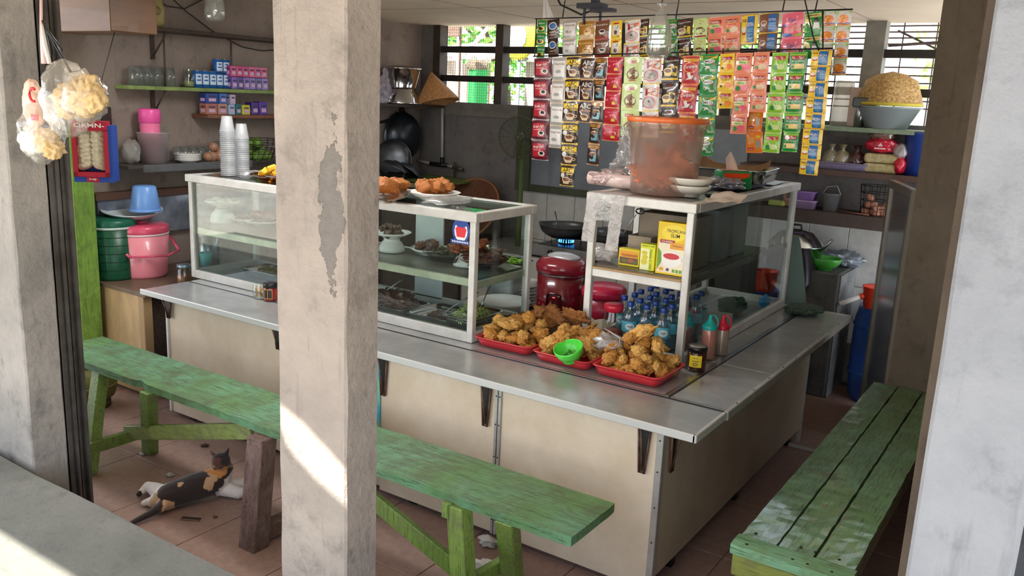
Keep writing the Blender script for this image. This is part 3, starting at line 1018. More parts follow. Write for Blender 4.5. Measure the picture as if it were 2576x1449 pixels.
def lump(kind, seed):
    """one of a few shared lump meshes, about 1 unit across"""
    k = (kind, seed)
    if k in _bl:
        return _bl[k]
    b = B()
    if kind == 'fritter':
        b.blob((0, 0, 0), (.5, .42, .36), 4, .16, 1.7, seed, oct=6, H=.35)
    elif kind == 'long':
        b.blob((0, 0, 0), (.6, .27, .25), 4, .15, 1.9, seed, oct=6, H=.35)
    elif kind == 'lace':
        b.blob((0, 0, 0), (.6, .52, .12), 4, .24, 2.4, seed, oct=6, H=.45)
    elif kind == 'cube':
        r_ = random.Random(seed)
        b.box((-.42, -.3, -.26), (.42, .3, .26), bev=.1, seg=3)
        bmesh.ops.subdivide_edges(b.bm, edges=b.bm.edges[:], cuts=2, use_grid_fill=True)
        for v in b.bm.verts:
            v.co += v.co.normalized() * .1 * noise.fractal(v.co * 3 + Vector((seed, 0, 0)), .8, 2, 3)
        for f in b.bm.faces:
            f.smooth = True
    elif kind == 'ball':
        b.blob((0, 0, 0), .5, 2, .06, 1.5, seed)
    elif kind == 'egg':
        b.lathe([(0, -.6), (.2, -.56), (.36, -.42), (.45, -.2), (.46, 0), (.42, .2), (.32, .4), (.18, .54), (0, .6)], 16)
    o = b.build(kind, FRIED)
    _bl[k] = o.data
    bpy.data.objects.remove(o)
    return _bl[k]
_used = {}
def put(name, kind, seed, mt, loc, size, rot, label, cat, group):
    key = (kind, seed, mt.name)
    if key not in _used:
        me = lump(kind, seed).copy()
        me.materials.clear(); me.materials.append(mt)
        _used[key] = me
    o = bpy.data.objects.new(name, _used[key])
    COL.objects.link(o)
    o.location = loc
    o.scale = (size, size, size) if isinstance(size, (int, float)) else size
    o.rotation_euler = rot
    return tag(o, label, cat, group)
bq = P(1438, 893, y=3.275)
HOLES = [(bq.x, bq.y, .085)]
def heap(n, cx, cy, z, rx, ry, hh, kind, mts, size, name, label, cat, group, seeds=6, flat=.5, rs=None, edge=2.):
    """pile n pieces: spread evenly, higher towards the middle"""
    r_ = rs or rnd
    pts = []
    tries = 0
    nogo = HOLES
    while len(pts) < n and tries < 4000:
        tries += 1
        u, v = r_.uniform(-1, 1), r_.uniform(-1, 1)
        if (abs(u) ** edge + abs(v) ** edge) > 1:
            continue
        x, y = cx + u * rx, cy + v * ry
        if any((x - q[0]) ** 2 + (y - q[1]) ** 2 < q[2] ** 2 for q in nogo):
            continue
        k = 0
        for p in pts:
            if (p[0] - x) ** 2 + (p[1] - y) ** 2 < (size * .62) ** 2:
                k += 1
        lay = k
        zz = z + size * .28 + lay * size * .42
        if zz > z + size * .3 + hh * (1 - .8 * (abs(u) ** 2 + abs(v) ** 2) / 2):
            continue
        pts.append((x, y, zz))
    base = label
    for i, p in enumerate(pts):
        if n >= 10:
            fy = 'front' if p[1] < cy - ry * .33 else ('back' if p[1] > cy + ry * .33 else 'middle')
            fx = 'left' if p[0] < cx - rx * .33 else ('right' if p[0] > cx + rx * .33 else 'centre')
            label = base + ', ' + (fy + ' ' + fx) + (' upper layer' if p[2] > z + size * .9 else '')
            assert len(label.split()) <= 16, label
        put(name, kind if isinstance(kind, str) else kind[i % len(kind)], i % seeds, mts[i % len(mts)], p, size * r_.uniform(.85, 1.12),
            (r_.uniform(-flat, flat), r_.uniform(-flat, flat), r_.uniform(0, 6.28)), label, cat, group)

# ================================================================ three red trays of fritters
M_RED = mat('d0303c', .32, coat=.3)
def tray(name, label, cx, cy, z, w, d, h, m, rz=0, cr=.035, lip=.008, grp=None):
    b = B()
    rrect(b, w, d, [(.022, 0), (.012, h * .6), (lip * .6, h * .93), (0, h * .93), (0, h), (lip + .004, h), (.018, h * .6), (.026, .006)], cr, 5)
    o = b.build(name, m, loc=(cx, cy, z), rot=(0, 0, rz))
    return tag(o, label, 'tray', grp)
zt = ZC + .0035
trs = [(-2.195, 3.385, .33, .245, .03, 'left'), (-1.86, 3.385, .32, .245, .0, 'middle'), (-1.51, 3.39, .34, .30, .04, 'right')]
tray('food_tray', 'red plastic tray of fritters nearest the long glass case', *(-2.20, 3.375), zt, .325, .25, .042, M_RED, .02)
tray('food_tray', 'red plastic tray of fritters with the green bowl on it', *(-1.865, 3.36), zt, .305, .245, .042, M_RED, .0)
tray('food_tray', 'red plastic tray of fritters at the counter corner', *(-1.535, 3.385), zt, .335, .305, .045, M_RED, .0)
rs = random.Random(5)
zb = zt + .006
heap(48, -2.19, 3.40, zb, .135, .115, .12, ['fritter', 'fritter', 'long'], [FRIED2, FRIED], .068, 'fritter', 'golden battered fritter in the red tray nearest the long case', 'fritter', 'fritters in the left tray', rs=rs, edge=4)
heap(50, -1.87, 3.42, zb, .125, .135, .12, ['lace', 'fritter', 'fritter'], [FRIED, FRIED2], .072, 'fritter', 'golden lacy fritter in the red tray under the green bowl', 'fritter', 'fritters in the middle tray', rs=rs, edge=4)
heap(64, -1.535, 3.40, zb, .14, .125, .14, ['fritter', 'fritter', 'long'], [FRIED2, FRIED], .062, 'fritter', 'golden fritter in the red tray at the counter corner', 'fritter', 'fritters in the right tray', rs=rs, edge=4)
put('fritter', 'long', 2, FRIED2, P(1615, 835, y=3.42), .11, (.2, -.5, .3), 'long browned fritter lying on top of the right-hand heap', 'fritter', None)
put('fritter', 'long', 3, FRIED2, P(1655, 870, y=3.42), .1, (.3, -.3, 2.1), 'upright curled fritter just right of the topmost long one', 'fritter', None)
g = thing('bowl', 'small bright green plastic bowl tilted on the fritters', 'bowl', P(1438, 893, y=3.275), 0)
g.rotation_euler = (math.radians(22), math.radians(-6), 0)
g.location.z = .792
bowl_b(.068, .07, .5, .003).build('bowl_body', mat('56d846', .35, coat=.2), g)
b = B()
for k in range(14):
    a = rs.uniform(0, 6.28); q = rs.uniform(0, .03)
    c = Vector((q * math.cos(a), q * math.sin(a), .022 + .012 * rs.random()))
    d = Vector((rs.uniform(-1, 1), rs.uniform(-1, 1), rs.uniform(-.2, .6))).normalized() * .02
    b.tube([c - d, c + d], .0022, 5)
tag(b.build('chilies', mat('3f6b22', .4), g), kind='stuff')
# paper with brittle crackers behind the trays
b = B().surf(lambda u, v: Vector((-2.33 + u * .42, 3.60 + v * .25, ZC + .012 + .05 * abs(noise.noise(Vector((u * 4, v * 4, 1)))) + .06 * v * v)), 16, 10)
tag(b.build('paper', mat('d9cbb6', .8, tl=.3), loc=(-2.12, 3.7, ZC), world=True), 'crumpled brown paper under crackers behind the red trays', 'paper')
CR = mat('c98a4a', .5, 0, col2='8d4f24', vs=22, bmp=.6, bs=60)
crk = [(1335, 800, .5, 'lace'), (1375, 795, .7, 'lace'), (1410, 800, .35, 'lace'), (1450, 800, .9, 'lace'), (1390, 815, .2, 'lace'), (1300, 812, .3, 'lace'), (1345, 825, .4, 'lace')]
crl = ['leftmost', 'brown upright', 'leaning', 'large pale', 'low middle', 'small left', 'front']
for i, (px, py, tl_, kd) in enumerate(crk):
    p = P(px, py, y=3.6 + .03 * (i % 3))
    put('cracker', kd, i, CR, p, .12, (tl_, .2 * i - .5, i), crl[i] + ' thin peanut cracker on paper behind the red trays', 'cracker', 'peanut crackers on paper')
# plastic bag of fritters with tie between the trays
M_FILM = film('clear_film', 'ffffff', .62, 'f0f0f0', .15, .12, .6, 40)
M_BAGW = film('milky_bag', 'f6f4f4', .25, 'f3efee', .3, .08, .8, 30)
b = B().blob(P(1530, 862, y=3.4), (.075, .06, .035), 3, .25, 2.2, 9)
b.tube([P(1520, 826, y=3.4), P(1560, 850, y=3.38), P(1557, 868, y=3.37)], .004, 5)
tag(b.build('plastic_bag', M_FILM, loc=P(1540, 875, y=3.4), world=True), 'clear plastic bag lying between two heaps of fritters', 'bag')

# ================================================================ small things on the counter
def jar(label, loc, r, h, glassm, liquid, lidm, lidh=.018, fill=.6, lab=None, liq_r=.85):
    t = thing('jar', label, 'jar', loc)
    B().lathe([(0, 0), (r * .92, 0), (r, .006), (r, h * .72), (r * .86, h * .84), (r * .82, h)], 28).build('glass_body', glassm, t)
    if liquid:
        B().lathe([(0, .004), (r * liq_r, .004), (r * liq_r, h * fill), (0, h * fill)], 24).build('contents', liquid, t)
    if lidm:
        B().lathe([(r * .84, h - .004), (r * .92, h - .004), (r * .94, h + lidh * .8), (r * .88, h + lidh), (0, h + lidh)], 28).build('lid', lidm, t)
    return t
M_JGL = pane('jar_glass', 'eef4f2', .1)
p = P(1750, 930, z=ZC); p.z = zt
t = thing('jar', 'squat black-lidded sambal jar with a yellow label beside the corner tray', 'jar', p)
B().lathe([(0, 0), (.043, 0), (.045, .004), (.045, .085), (.04, .09)], 28).build('glass_body', mat('3a1a14', .15, coat=.6), t)
B().lathe([(.0, .0905), (.043, .0905), (.046, .088), (.046, .108), (.043, .111), (0, .108)], 28).build('lid', M_BLACK, t)
B().lathe([(0, .1095), (.038, .1095), (.038, .113), (0, .113)], 28).build('lid_disc', mat('8c857c', .4, .4), t)
b = B()
def cylS(r, a0, h0, h1):
    return lambda u, v, h: Vector(((r + h) * math.sin(a0 + (u - .5) * 1.3), -(r + h) * math.cos(a0 + (u - .5) * 1.3), h0 + v * (h1 - h0)))
sl = {'y': 0, 'k': 1}
decal(b, [('r', 'y', 0, 0, 1, 1), ('t', 'k', 'SAMBAL', .15, .7, .85, .9), ('t', 'k', 'PEDAS', .25, .42, .75, .58), ('t', 'k', 'ABC', .2, .1, .8, .32)][:1] + [('r', 'k', .3, .75, .7, .8), ('r', 'k', .25, .5, .75, .56), ('o', 'k', .5, .28, .2, .12, .06), ('r', 'k', .3, .08, .7, .11)], cylS(.045, .25, .02, .075), sl, .0008)
b.build('label', [mat('e6c92a', .4), mat('5a4a12', .5)], t)
p = P(1838 - 60, 905, z=ZC)
def squeeze(label, loc, capm, liqm, fill, h=.15, r=.036, hooked=True):
    t = thing('sauce_bottle', label, 'bottle', loc)
    B().lathe([(0, 0), (r, 0), (r * 1.03, .01), (r * .95, h * .5), (r, h * .9), (r * .9, h)], 24).build('body', film('bottle_plastic', 'fff2e6', .55, 'f0d8c4', .2, .1), t)
    B().lathe([(0, .004), (r * .93, .004), (r * .88, h * fill), (0, h * fill)], 24).build('contents', liqm, t)
    cp_ = B().lathe([(r * .98, h - .004), (r * 1.02, h - .002), (r * 1.02, h + .014), (r * .8, h + .02), (r * .35, h + .04), (r * .2, h + .062), (r * .16, h + .066), (0, h + .066)], 24).build('cap', capm, t)
    B().tube([(0, 0, h + .062), (.018, 0, h + .066), (.034, 0, h + .05), (.04, 0, h + .03), (.036, 0, h + .01)], .0035, 6).build('cap_strap', capm, cp_)
    return t
q = P(1770, 905, z=ZC); q.z = zt
squeeze('squeeze bottle of red sauce with a teal cap near the counter corner', (q.x + .005, q.y + .03, zt), mat('16a39a', .35), mat('c9502a', .4), .97, h=.148)
squeeze('squeeze bottle of dark sauce with a red cap behind the teal-capped one', (q.x + .03, q.y + .14, zt), mat('c9203c', .35), mat('2a1a16', .3), .35, h=.13, r=.033)
q = P(652, 750, z=ZC)
t = jar('short open glass of wooden toothpicks in front of the long case', (q.x, q.y, zt), .034, .085, M_JGL, None, None)
b = B()
for k in range(40):
    a = rs.uniform(0, 6.28); a2 = a + rs.uniform(2, 4)
    b.tube([(.024 * math.cos(a), .024 * math.sin(a), .006), (.026 * math.cos(a2), .026 * math.sin(a2), .05 + .02 * rs.random())], .0012, 4)
tag(b.build('toothpicks', mat('d9b27a', .7), t), kind='stuff')
q = P(682, 755, z=ZC)
t = thing('jar', 'red and black jar beside the glass of toothpicks', 'jar', (q.x, q.y, zt))
B().lathe([(0, 0), (.04, 0), (.042, .004), (.042, .07), (.038, .078)], 28).build('glass_body', mat('8c1f1c', .2, coat=.6), t)
B().lathe([(.038, .072), (.043, .072), (.043, .095), (.04, .098), (0, .096)], 28).build('lid', M_BLACK, t)
b = B(); decal(b, [('r', 'y', 0, 0, 1, 1), ('r', 'k', .06, .06, .94, .94), ('r', 'y', .48, 0, .54, 1)], cylS(.042, .4, .012, .066), sl, .0008)
b.build('label', [mat('c8a23c', .4), mat('2a1512', .4)], t)
# folded cloth at the far right of the counter
p = P(2020, 790, z=ZC)
mt, t_, b_ = newmat('check_cloth')
co = coords(t_, (60, 60, 60))
wv = N(t_, 'ShaderNodeTexWave', wave_type='BANDS', bands_direction='X'); wv.inputs['Scale'].default_value = .35
wv2 = N(t_, 'ShaderNodeTexWave', wave_type='BANDS', bands_direction='Y'); wv2.inputs['Scale'].default_value = .35
for w_ in (wv, wv2):
    t_.links.new(co, w_.inputs['Vector'])
c_ = mix(t_, ramp(t_, wv.outputs['Fac'], [(.8, 0.), (.9, .5)]), '2c4034', '6b7560')
c_ = mix(t_, ramp(t_, wv2.outputs['Fac'], [(.8, 0.), (.9, .5)]), c_, '6b7560')
t_.links.new(c_, b_.inputs['Base Color']); b_.inputs['Roughness'].default_value = .9
b = B().blob((0, 0, .028), (.115, .085, .032), 4, .12, 1.8, 4, flatz=-.024)
tag(b.build('cloth', mt, loc=(p.x, p.y, zt + .0), rot=(0, 0, .5)), 'bundled green checked cloth at the far end of the side counter', 'cloth')

# ================================================================ inside the long case
zs = 1.073; zl = ZC + .0125
def dish(label, px, py, z, r, h=.03, wave=0, foot=.5, m=M_WHITE, y=None, cat='plate', name='plate'):
    p = P(px, py, z=z)
    if y is not None:
        p = P(px, py, y=y); p.z = z
    return tag(plate_b(r, h, foot, wave).build(name, m, loc=(p.x, p.y, z + .001)), label, cat), p
def stand(label, px, py, r, h, m=M_WHITE, z=zs):
    """a bowl turned upside down to lift a plate"""
    p = P(px, py, z=z)
    b = bowl_b(r, h, .5)
    o = b.build('bowl', m, loc=(p.x, p.y, z + h + .001), rot=(PI, 0, 0))
    return tag(o, label, 'bowl'), p
# right of the middle pillar
_, p = stand('white bowl upside down under a meat plate, beside the middle pillar', 985, 632, .075, .075)
o = tag(plate_b(.11, .03, .4).build('plate', M_WHITE, loc=(p.x, p.y, zs + .078)), 'white plate of dark meat raised on an upturned bowl by the pillar', 'plate')
heap(7, p.x, p.y, zs + .09, .06, .06, .03, 'fritter', [MEAT], .055, 'meat_piece', 'dark stewed meat piece on the raised plate by the middle pillar', 'meat', 'meat on the raised plate')
o, p = dish('white oval plate of brown fried meat on the case shelf', 1083, 640, zs, .115, .035, .01)
heap(9, p.x, p.y, zs + .008, .07, .065, .06, 'fritter', [MEAT2, MEAT], .06, 'meat_piece', 'brown fried meat piece on the white plate on the case shelf', 'meat', 'meat on the shelf plate')
p = P(1060, 615, z=zs); p.y = 3.62
o = tag(plate_b(.13, .035, .5).build('plate', mat('4c4a44', .3), loc=(-2.83, 3.63, zs + .001)), 'dark platter of shredded leaves at the back of the case shelf', 'plate')
b = B()
for k in range(140):
    a = rs.uniform(0, 6.28); q = .1 * math.sqrt(rs.random())
    c = Vector((q * math.cos(a), q * math.sin(a), .02 + (.1 - q) * .5 * rs.random()))
    d = Vector((rs.uniform(-1, 1), rs.uniform(-1, 1), rs.uniform(-.5, .5))).normalized() * .018
    b.tube([c - d, c + Vector((0, 0, .006)), c + d], .003, 4, flat=.4)
tag(tag(b.build('cooked_leaves', mat('6b6442', .5, 0, col2='4a4428', vs=20), loc=(-2.83, 3.63, zs + .008)), 'heap of shredded cooked leaves on the dark platter', 'greens'), kind='stuff')
o, p = stand('white bowl painted with a black rooster, upside down near the case corner', 1178, 668, .082, .066)
bw = o
b = B()
def bowlS(ph):
    def S(u, v, h):
        a = ph + (u - .5) * 1.25
        z = .008 + v * .05
        r = .083 - (z / .066) ** 2.2 * .038 + h
        return Vector((r * math.sin(a), -r * math.cos(a), z))
    return S
roo = [('p', 'k', [(.2, .1), (.3, .45), (.24, .8), (.32, .85), (.38, .6), (.5, .5), (.44, .2), (.34, .08)]), ('p', 'k', [(.38, .5), (.5, .55), (.62, .9), (.66, .5), (.6, .2), (.46, .2)]),
       ('p', 'r', [(.24, .8), (.26, .95), (.3, .88), (.34, .96), (.33, .84)]), ('p', 'r', [(.44, .4), (.5, .62), (.54, .3)]), ('r', 'g', .7, .3, .8, .36), ('r', 'g', .74, .45, .9, .5)]
for ph in (-.45, .95):
    decal(b, roo, bowlS(ph), {'k': 0, 'r': 1, 'g': 2}, .0012)
M_ = [mat('16181a', .4), mat('c02840', .4), mat('4a7a3a', .4)]
oo = b.build('rooster_print', M_, bw)
oo.rotation_euler = (PI, 0, 0); oo.location = (0, 0, .066)
rp_ = P(1178, 668, z=zs)
o = tag(plate_b(.118, .03, .45).build('plate', pane('amber_plate', 'e8b48c', .12), loc=(rp_.x, rp_.y, zs + .07)), 'amber glass plate of orange fritters raised on the rooster bowl', 'plate')
heap(15, rp_.x, rp_.y, zs + .078, .085, .085, .045, 'fritter', [ORANGEF], .055, 'chili_egg', 'orange spiced piece on the raised amber plate', 'spiced food', 'orange pieces on the amber plate')
o = tag(plate_b(.135, .04, .5).build('plate', pane('amber_plate2', 'c8906c', .15), loc=(-2.56, 3.60, zs + .001)), 'amber glass platter of brown fish at the right end of the case shelf', 'plate')
heap(12, -2.56, 3.60, zs + .01, .09, .09, .05, ['long', 'lace'], [MEAT2], .085, 'fried_fish', 'brown fried fish piece on the amber platter', 'fish', 'fried fish on the amber platter')
# lower level
M_TRAYM = mat('c4c8ca', .22, 1., col2='a9adaf', vs=5)
p = P(1010, 755, z=zl)
tray('metal_tray', 'steel tray of dark shredded meat beside the middle pillar', -3.08, 3.47, zl, .38, .26, .045, M_TRAYM, 0, .04)
b = B().blob((-3.08, 3.47, zl + .03), (.16, .11, .075), 5, .18, 5, 3, oct=6, flatz=0)
tag(tag(b.build('shredded_meat', MEAT, loc=(-3.08, 3.47, zl + .008), world=True), 'heap of dark shredded meat in the steel tray beside the pillar', 'meat'), kind='stuff')
tray('metal_tray', 'steel tray with a serving spoon in the middle of the case floor', -2.73, 3.49, zl, .30, .30, .045, M_TRAYM, 0, .04)
b = B().blob((0, 0, 0), (.09, .08, .02), 4, .2, 4, 6, oct=5, flatz=0)
tag(tag(b.build('dark_stew', MEAT, loc=(-2.75, 3.53, zl + .009)), 'remains of dark stew in the middle steel tray', 'stew'), kind='stuff')
tray('metal_tray', 'steel tray of pale green shredded cabbage near the case corner', -2.50 + .0, 3.44, zl + .047, .21, .30, .045, M_TRAYM, 0, .04)
b = B()
for k in range(420):
    a = rs.uniform(0, 6.28); q = math.sqrt(rs.random())
    c = Vector((q * .085 * math.cos(a), q * .125 * math.sin(a), .0 + (1 - q * q) * .075 * rs.uniform(.5, 1) + .008))
    d = Vector((rs.uniform(-1, 1), rs.uniform(-1, 1), rs.uniform(-.6, .6))).normalized() * rs.uniform(.008, .018)
    b.tube([c - d, c + Vector((0, 0, .004)), c + d], .0026, 4, flat=.5, mi=k % 2)
tag(tag(b.build('shredded_cabbage', [mat('c3d47a', .5, tl=.2), mat('dfe8a8', .5, tl=.2)], loc=(-2.50, 3.43, zl + .058)), 'heap of pale green shredded cabbage in the corner steel tray', 'cabbage'), kind='stuff')
def spoon(label, p0, p1, r=.022, m=M_STEEL, name='serving_spoon'):
    a = Vector(p0); c = Vector(p1)
    d = (a - c).normalized()
    t = thing(name, label, 'spoon', a)
    B().tube([a, a.lerp(c, .5) + Vector((0, 0, .008)), c], [.004, .003, .005], 6).build('handle', m, t, world=True)
    q = a + d * r * .8
    b = B().lathe([(0, -.006), (r * .7, -.003), (r, .003), (r * .96, .004), (r * .6, -.001), (0, -.004)], 16)
    o = b.build('spoon_bowl', m, t, loc=q - a)
    o.rotation_euler = (.3, .2, 0)
    return t
spoon('steel serving spoon leaning out of the middle steel tray', (-2.74, 3.5, zl + .03), (-2.60, 3.62, zl + .15))
spoon('steel serving spoon leaning in the dark shredded meat', (-3.12, 3.45, zl + .09), (-3.02, 3.58, zl + .19))
spoon('steel serving spoon stuck in the shredded cabbage', (-2.49, 3.5, zl + .12), (-2.52, 3.62, zl + .2))
tray('metal_tray', 'small steel dish of dark relish behind the cabbage', -2.50, 3.67, zl, .17, .12, .03, M_TRAYM, 0, .03)
b = B().blob((0, 0, 0), (.05, .03, .015), 3, .2, 4, 8, flatz=0)
tag(tag(b.build('relish', MEAT, loc=(-2.50, 3.67, zl + .009)), 'dark relish in the small steel dish', 'relish'), kind='stuff')
tag(B().lathe([(0, 0), (.13, 0), (.15, .01), (.155, .17), (.165, .175), (.165, .185), (.14, .19), (0, .195)], 32).build('pot', mat('c6c9c9', .5), loc=(-2.84, 4.22, .55)), 'white covered pot standing behind the long glass case', 'pot')
# left of the pillar
_, p = stand('white bowl upside down under the egg dish at the left of the case', 562, 558, .085, .09)
tag(bowl_b(.115, .05, .3, .003).build('bowl', M_WHITE, loc=(p.x, p.y, zs + .093)), 'shallow white bowl of boiled eggs raised on an upturned bowl', 'bowl')
for k, (dx, dy, dz) in enumerate(((-.055, -.01, .045), (.0, -.03, .05), (.05, 0, .048), (-.01, .045, .045), (.045, -.05, .05))):
    put('boiled_egg', 'egg', k, mat('f0ede4', .35), (p.x + dx, p.y + dy, zs + .093 + dz), .048, (PI / 2, k, k * 1.1), 'peeled white boiled egg in the raised white bowl', 'egg', 'boiled eggs')
o, p = dish('white plate of dark meat at the left of the case shelf', 618, 560, zs, .1, .03)
heap(6, p.x, p.y, zs + .008, .06, .05, .04, 'fritter', [MEAT], .06, 'meat_piece', 'dark meat piece on the plate at the left of the shelf', 'meat', 'meat on the left plate')
o, p = dish('white plate of fried chicken just left of the middle pillar', 662, 566, zs, .12, .03)
heap(7, p.x, p.y, zs + .01, .07, .06, .06, 'fritter', [MEAT, MEAT2], .075, 'chicken_piece', 'dark fried chicken piece left of the middle pillar', 'chicken', 'fried chicken pieces')
p = P(650, 700, z=zl)
tray('metal_tray', 'steel tray of yellow stew left of the middle pillar', p.x + .03, p.y + .08, zl, .36, .22, .05, M_TRAYM, 0, .04)
heap(46, p.x + .05, p.y + .08, zl + .01, .14, .07, .06, 'fritter', [mat('a5832e', .4, 0, col2='6f5a22', vs=15, bmp=.4, coat=.4)], .038, 'stew_piece', 'yellow-brown stewed piece in the steel tray left of the pillar', 'stew', 'yellow stew pieces')
p = P(512, 668, z=zl)
t = thing('cup', 'turquoise plastic cup with a spoon at the left end of the case', 'cup', (p.x, p.y + .02, zl))
B().lathe([(0, 0), (.032, 0), (.04, .085), (.037, .085), (.03, .004), (0, .004)], 24).build('cup_body', mat('5fb8c0', .4), t)
B().tube([(.01, 0, .01), (-.02, .0, .14)], [.003, .005], 6).build('spoon', M_STEEL, t)
b = B()
for k in range(9):
    b.blob((rs.uniform(-.05, .05), rs.uniform(-.02, .02), rs.uniform(.02, .09)), .018, 2, .2, 2, k)
tag(b.build('garlic_bunch', mat('c8b49a', .6), loc=(-4.17, 3.66, zl + .0)), 'bunch of small pale bulbs at the back of the case', 'bulbs')
# round sticker on the case glass
b = B()
sq = P(1160, 580, y=cy0 + .01)
def SS(u, v, h):
    return Vector((sq.x - .06 + u * .12, cy0 + .0095 - h, sq.z - .068 + v * .136))
decal(b, [('e', 'b', .5, .5, .44, .48), ('e', 'w', .5, .47, .33, .37), ('p', 'r', [(.5, .82), (.78, .55), (.7, .26), (.3, .26), (.22, .55)]), ('e', 'b', .5, .74, .3, .13), ('r', 'b', .0, .02, 1, .16), *[('r', 'w', .08 + k * .085, .06, .13 + k * .085, .12) for k in range(10)]], SS, {'b': 0, 'w': 1, 'r': 2}, .0006)
b.build('sticker', [mat('22489a', .4), mat('f0f0f0', .4), mat('e0303a', .4)], caseL, world=True)
# on top of the long case
tp = cz1
o, p = dish('white plate piled with orange fried tofu on top of the long case', 1093, 505, tp, .135, .045, .02, .42)
pl = p
heap(13, p.x, p.y, tp + .02, .075, .075, .07, 'cube', [TOFU], .085, 'fried_tofu', 'orange-brown fried tofu piece piled on the white plate', 'tofu', 'fried tofu on the white plate')
p = P(975, 510, z=tp)
tag(bowl_b(.13, .06, .4, .004).build('bowl', pane('glass_bowl', 'e8d8c8', .15), loc=(p.x - .02, p.y, tp + .001)), 'clear glass bowl of fried tempeh beside the middle pillar', 'bowl')
heap(10, p.x - .02, p.y, tp + .02, .08, .08, .08, 'cube', [TOFU], .1, 'fried_tempeh', 'orange fried tempeh block in the glass bowl', 'tempeh', 'fried tempeh in the glass bowl')
for (px, py, n, lab) in ((568, 442, 24, 'left tall stack of clear plastic cups on the long case'), (590, 440, 20, 'right stack of clear plastic cups on the long case')):
    p = P(px, py, z=tp)
    t = thing('cup_stack', lab, 'cups', (p.x, p.y + (.02 if n == 24 else .06), tp + .001))
    prot = B().lathe([(0, .004), (.029, 0), (.031, .002), (.044, .088), (.047, .088), (.047, .091), (.043, .091), (.03, .006)], 20).build('plastic_cup', M_CUP if 'M_CUP' in globals() else film('cup_plastic', 'ffffff', .5, 'f4f6f8', .2, .1), t)
    for k in range(1, n):
        c = bpy.data.objects.new('plastic_cup', prot.data); COL.objects.link(c); c.parent = t
        c.location = (.001 * math.sin(k), 0, k * .0115)
    M_CUP = prot.data.materials[0]
    for c in t.children:
        c.rotation_euler = (PI, 0, 0); c.location.z = .092 + (c.location.z)
p = P(672, 455, z=tp)
tag(plate_b(.12, .04, .45).build('plate', pane('amber_dish', 'd8a83a', .15), loc=(p.x + .03, p.y, tp + .001)), 'amber glass dish of yellow cake left of the middle pillar', 'dish')
heap(7, p.x + .03, p.y, tp + .012, .07, .06, .05, 'cube', [mat('e8b62c', .6)], .06, 'cake_piece', 'yellow cake piece in the amber dish left of the pillar', 'cake', 'yellow cake pieces')
p = P(620, 447, z=tp)
b = B().blob((0, 0, .02), (.06, .045, .02), 3, .3, 2.5, 3, flatz=-.019)
tag(b.build('snack_bag', M_FILM, loc=(p.x, p.y, tp + .001)), 'small clear bag lying between the cups and the amber dish', 'bag')
b = B().blob((0, 0, .022), (.1, .13, .018), 3, .25, 2.5, 5, flatz=-.016)
tag(b.build('plastic_wrap', M_FILM, loc=(-2.66, 3.42, tp + .001)), 'crumpled clear plastic wrap on top of the long case at its right end', 'wrap')
# ================================================================ inside the tall case
zr = 1.173
def carton(label, cat, x0, y0, x1, y1, z0, z1, col, front=None, side=None, cols=None, rz=0, name='box', m=None, bev=.001):
    """a box with print on its front (-y) and right (+x) faces"""
    cx, cy = (x0 + x1) / 2, (y0 + y1) / 2
    t = thing(name, label, cat, (cx, cy, z0 + .0005), rz)
    w, d, h = x1 - x0, y1 - y0, z1 - z0
    bx_ = B().box((-w / 2, -d / 2, 0), (w / 2, d / 2, h), bev=bev).build('carton', m or mat(col, .5), t)
    if front or side:
        ks = list(cols); sl = {k: i for i, k in enumerate(ks)}
        b = B()
        if front:
            decal(b, front, lambda u, v, q: Vector((-w / 2 + u * w, -d / 2 - q, v * h)), sl, .0005)
        if side:
            decal(b, side, lambda u, v, q: Vector((w / 2 + q, -d / 2 + u * d, v * h)), sl, .0005)
        b.build('print', [mat(cols[k], .45) for k in ks], bx_)
    return t
a = P(1568, 655, z=zr); 
def XZ(px, py, y):
    p = P(px, py, y=y); return p.x, p.z
x0 = XZ(1556, 650, 3.70)[0]; x1 = XZ(1608, 650, 3.70)[0]
carton('low yellow box with a picture of herbs at the left of the tall case shelf', 'box', x0, 3.70, x1, 3.74, zr, zr + .083, 'e8d62a',
       [('r', 'o', .05, .3, .95, .9), ('r', 'h', .05, .12, .95, .5), ('e', 'g', .3, .3, .14, .1), ('e', 'b', .6, .33, .15, .12), ('e', 'g', .8, .25, .1, .1), ('t', 'r', 'YOGAKANGEN', .12, .55, .92, .72)], None,
       {'o': 'eaa52a', 'h': '6b4a2a', 'g': '5b6b2f', 'b': 'a8572c', 'r': '9c3a1c'})
t = thing('open_box', 'open brown cardboard box standing behind the low yellow box', 'box', (x0 + .06, 3.83, zr))
b = B().box((-.05, -.06, 0), (.07, -.057, .14)).box((-.05, .057, 0), (.07, .06, .14)).box((-.05, -.057, 0), (-.047, .057, .14)).box((.067, -.057, 0), (.07, .057, .14)).box((-.05, -.057, 0), (.07, .057, .003))
b.build('carton', mat('9c8f7e', .8), t)
B().surf(lambda u, v: Vector((-.05 + u * .12, .06 + v * .05, .14 + v * .03)), 2, 2).build('flap', mat('b5a890', .8), t)
x0b = XZ(1609, 660, 3.67)[0]; x1b = XZ(1646, 660, 3.67)[0]
carton('upright yellow-green vitamin box with lemons beside the tall tea box', 'box', x0b, 3.67, x1b, 3.72, zr, zr + .125, 'dce01e',
       [('r', 'w', .02, .0, .62, .82), ('e', 'l', .3, .66, .2, .08), ('e', 'l', .34, .5, .2, .09), ('e', 'l', .3, .32, .22, .12), ('v', 'g', 'Vitamin C 1000', .66, .06, .82, .82), ('t', 'g', 'Vitamin C 1000', .1, .9, .95, .96)], None,
       {'w': 'eef0b8', 'l': 'd9c92a', 'g': '3f6a2c'})
x0c = XZ(1648, 680, 3.645)[0]; x1c = XZ(1722, 680, 3.645)[0]
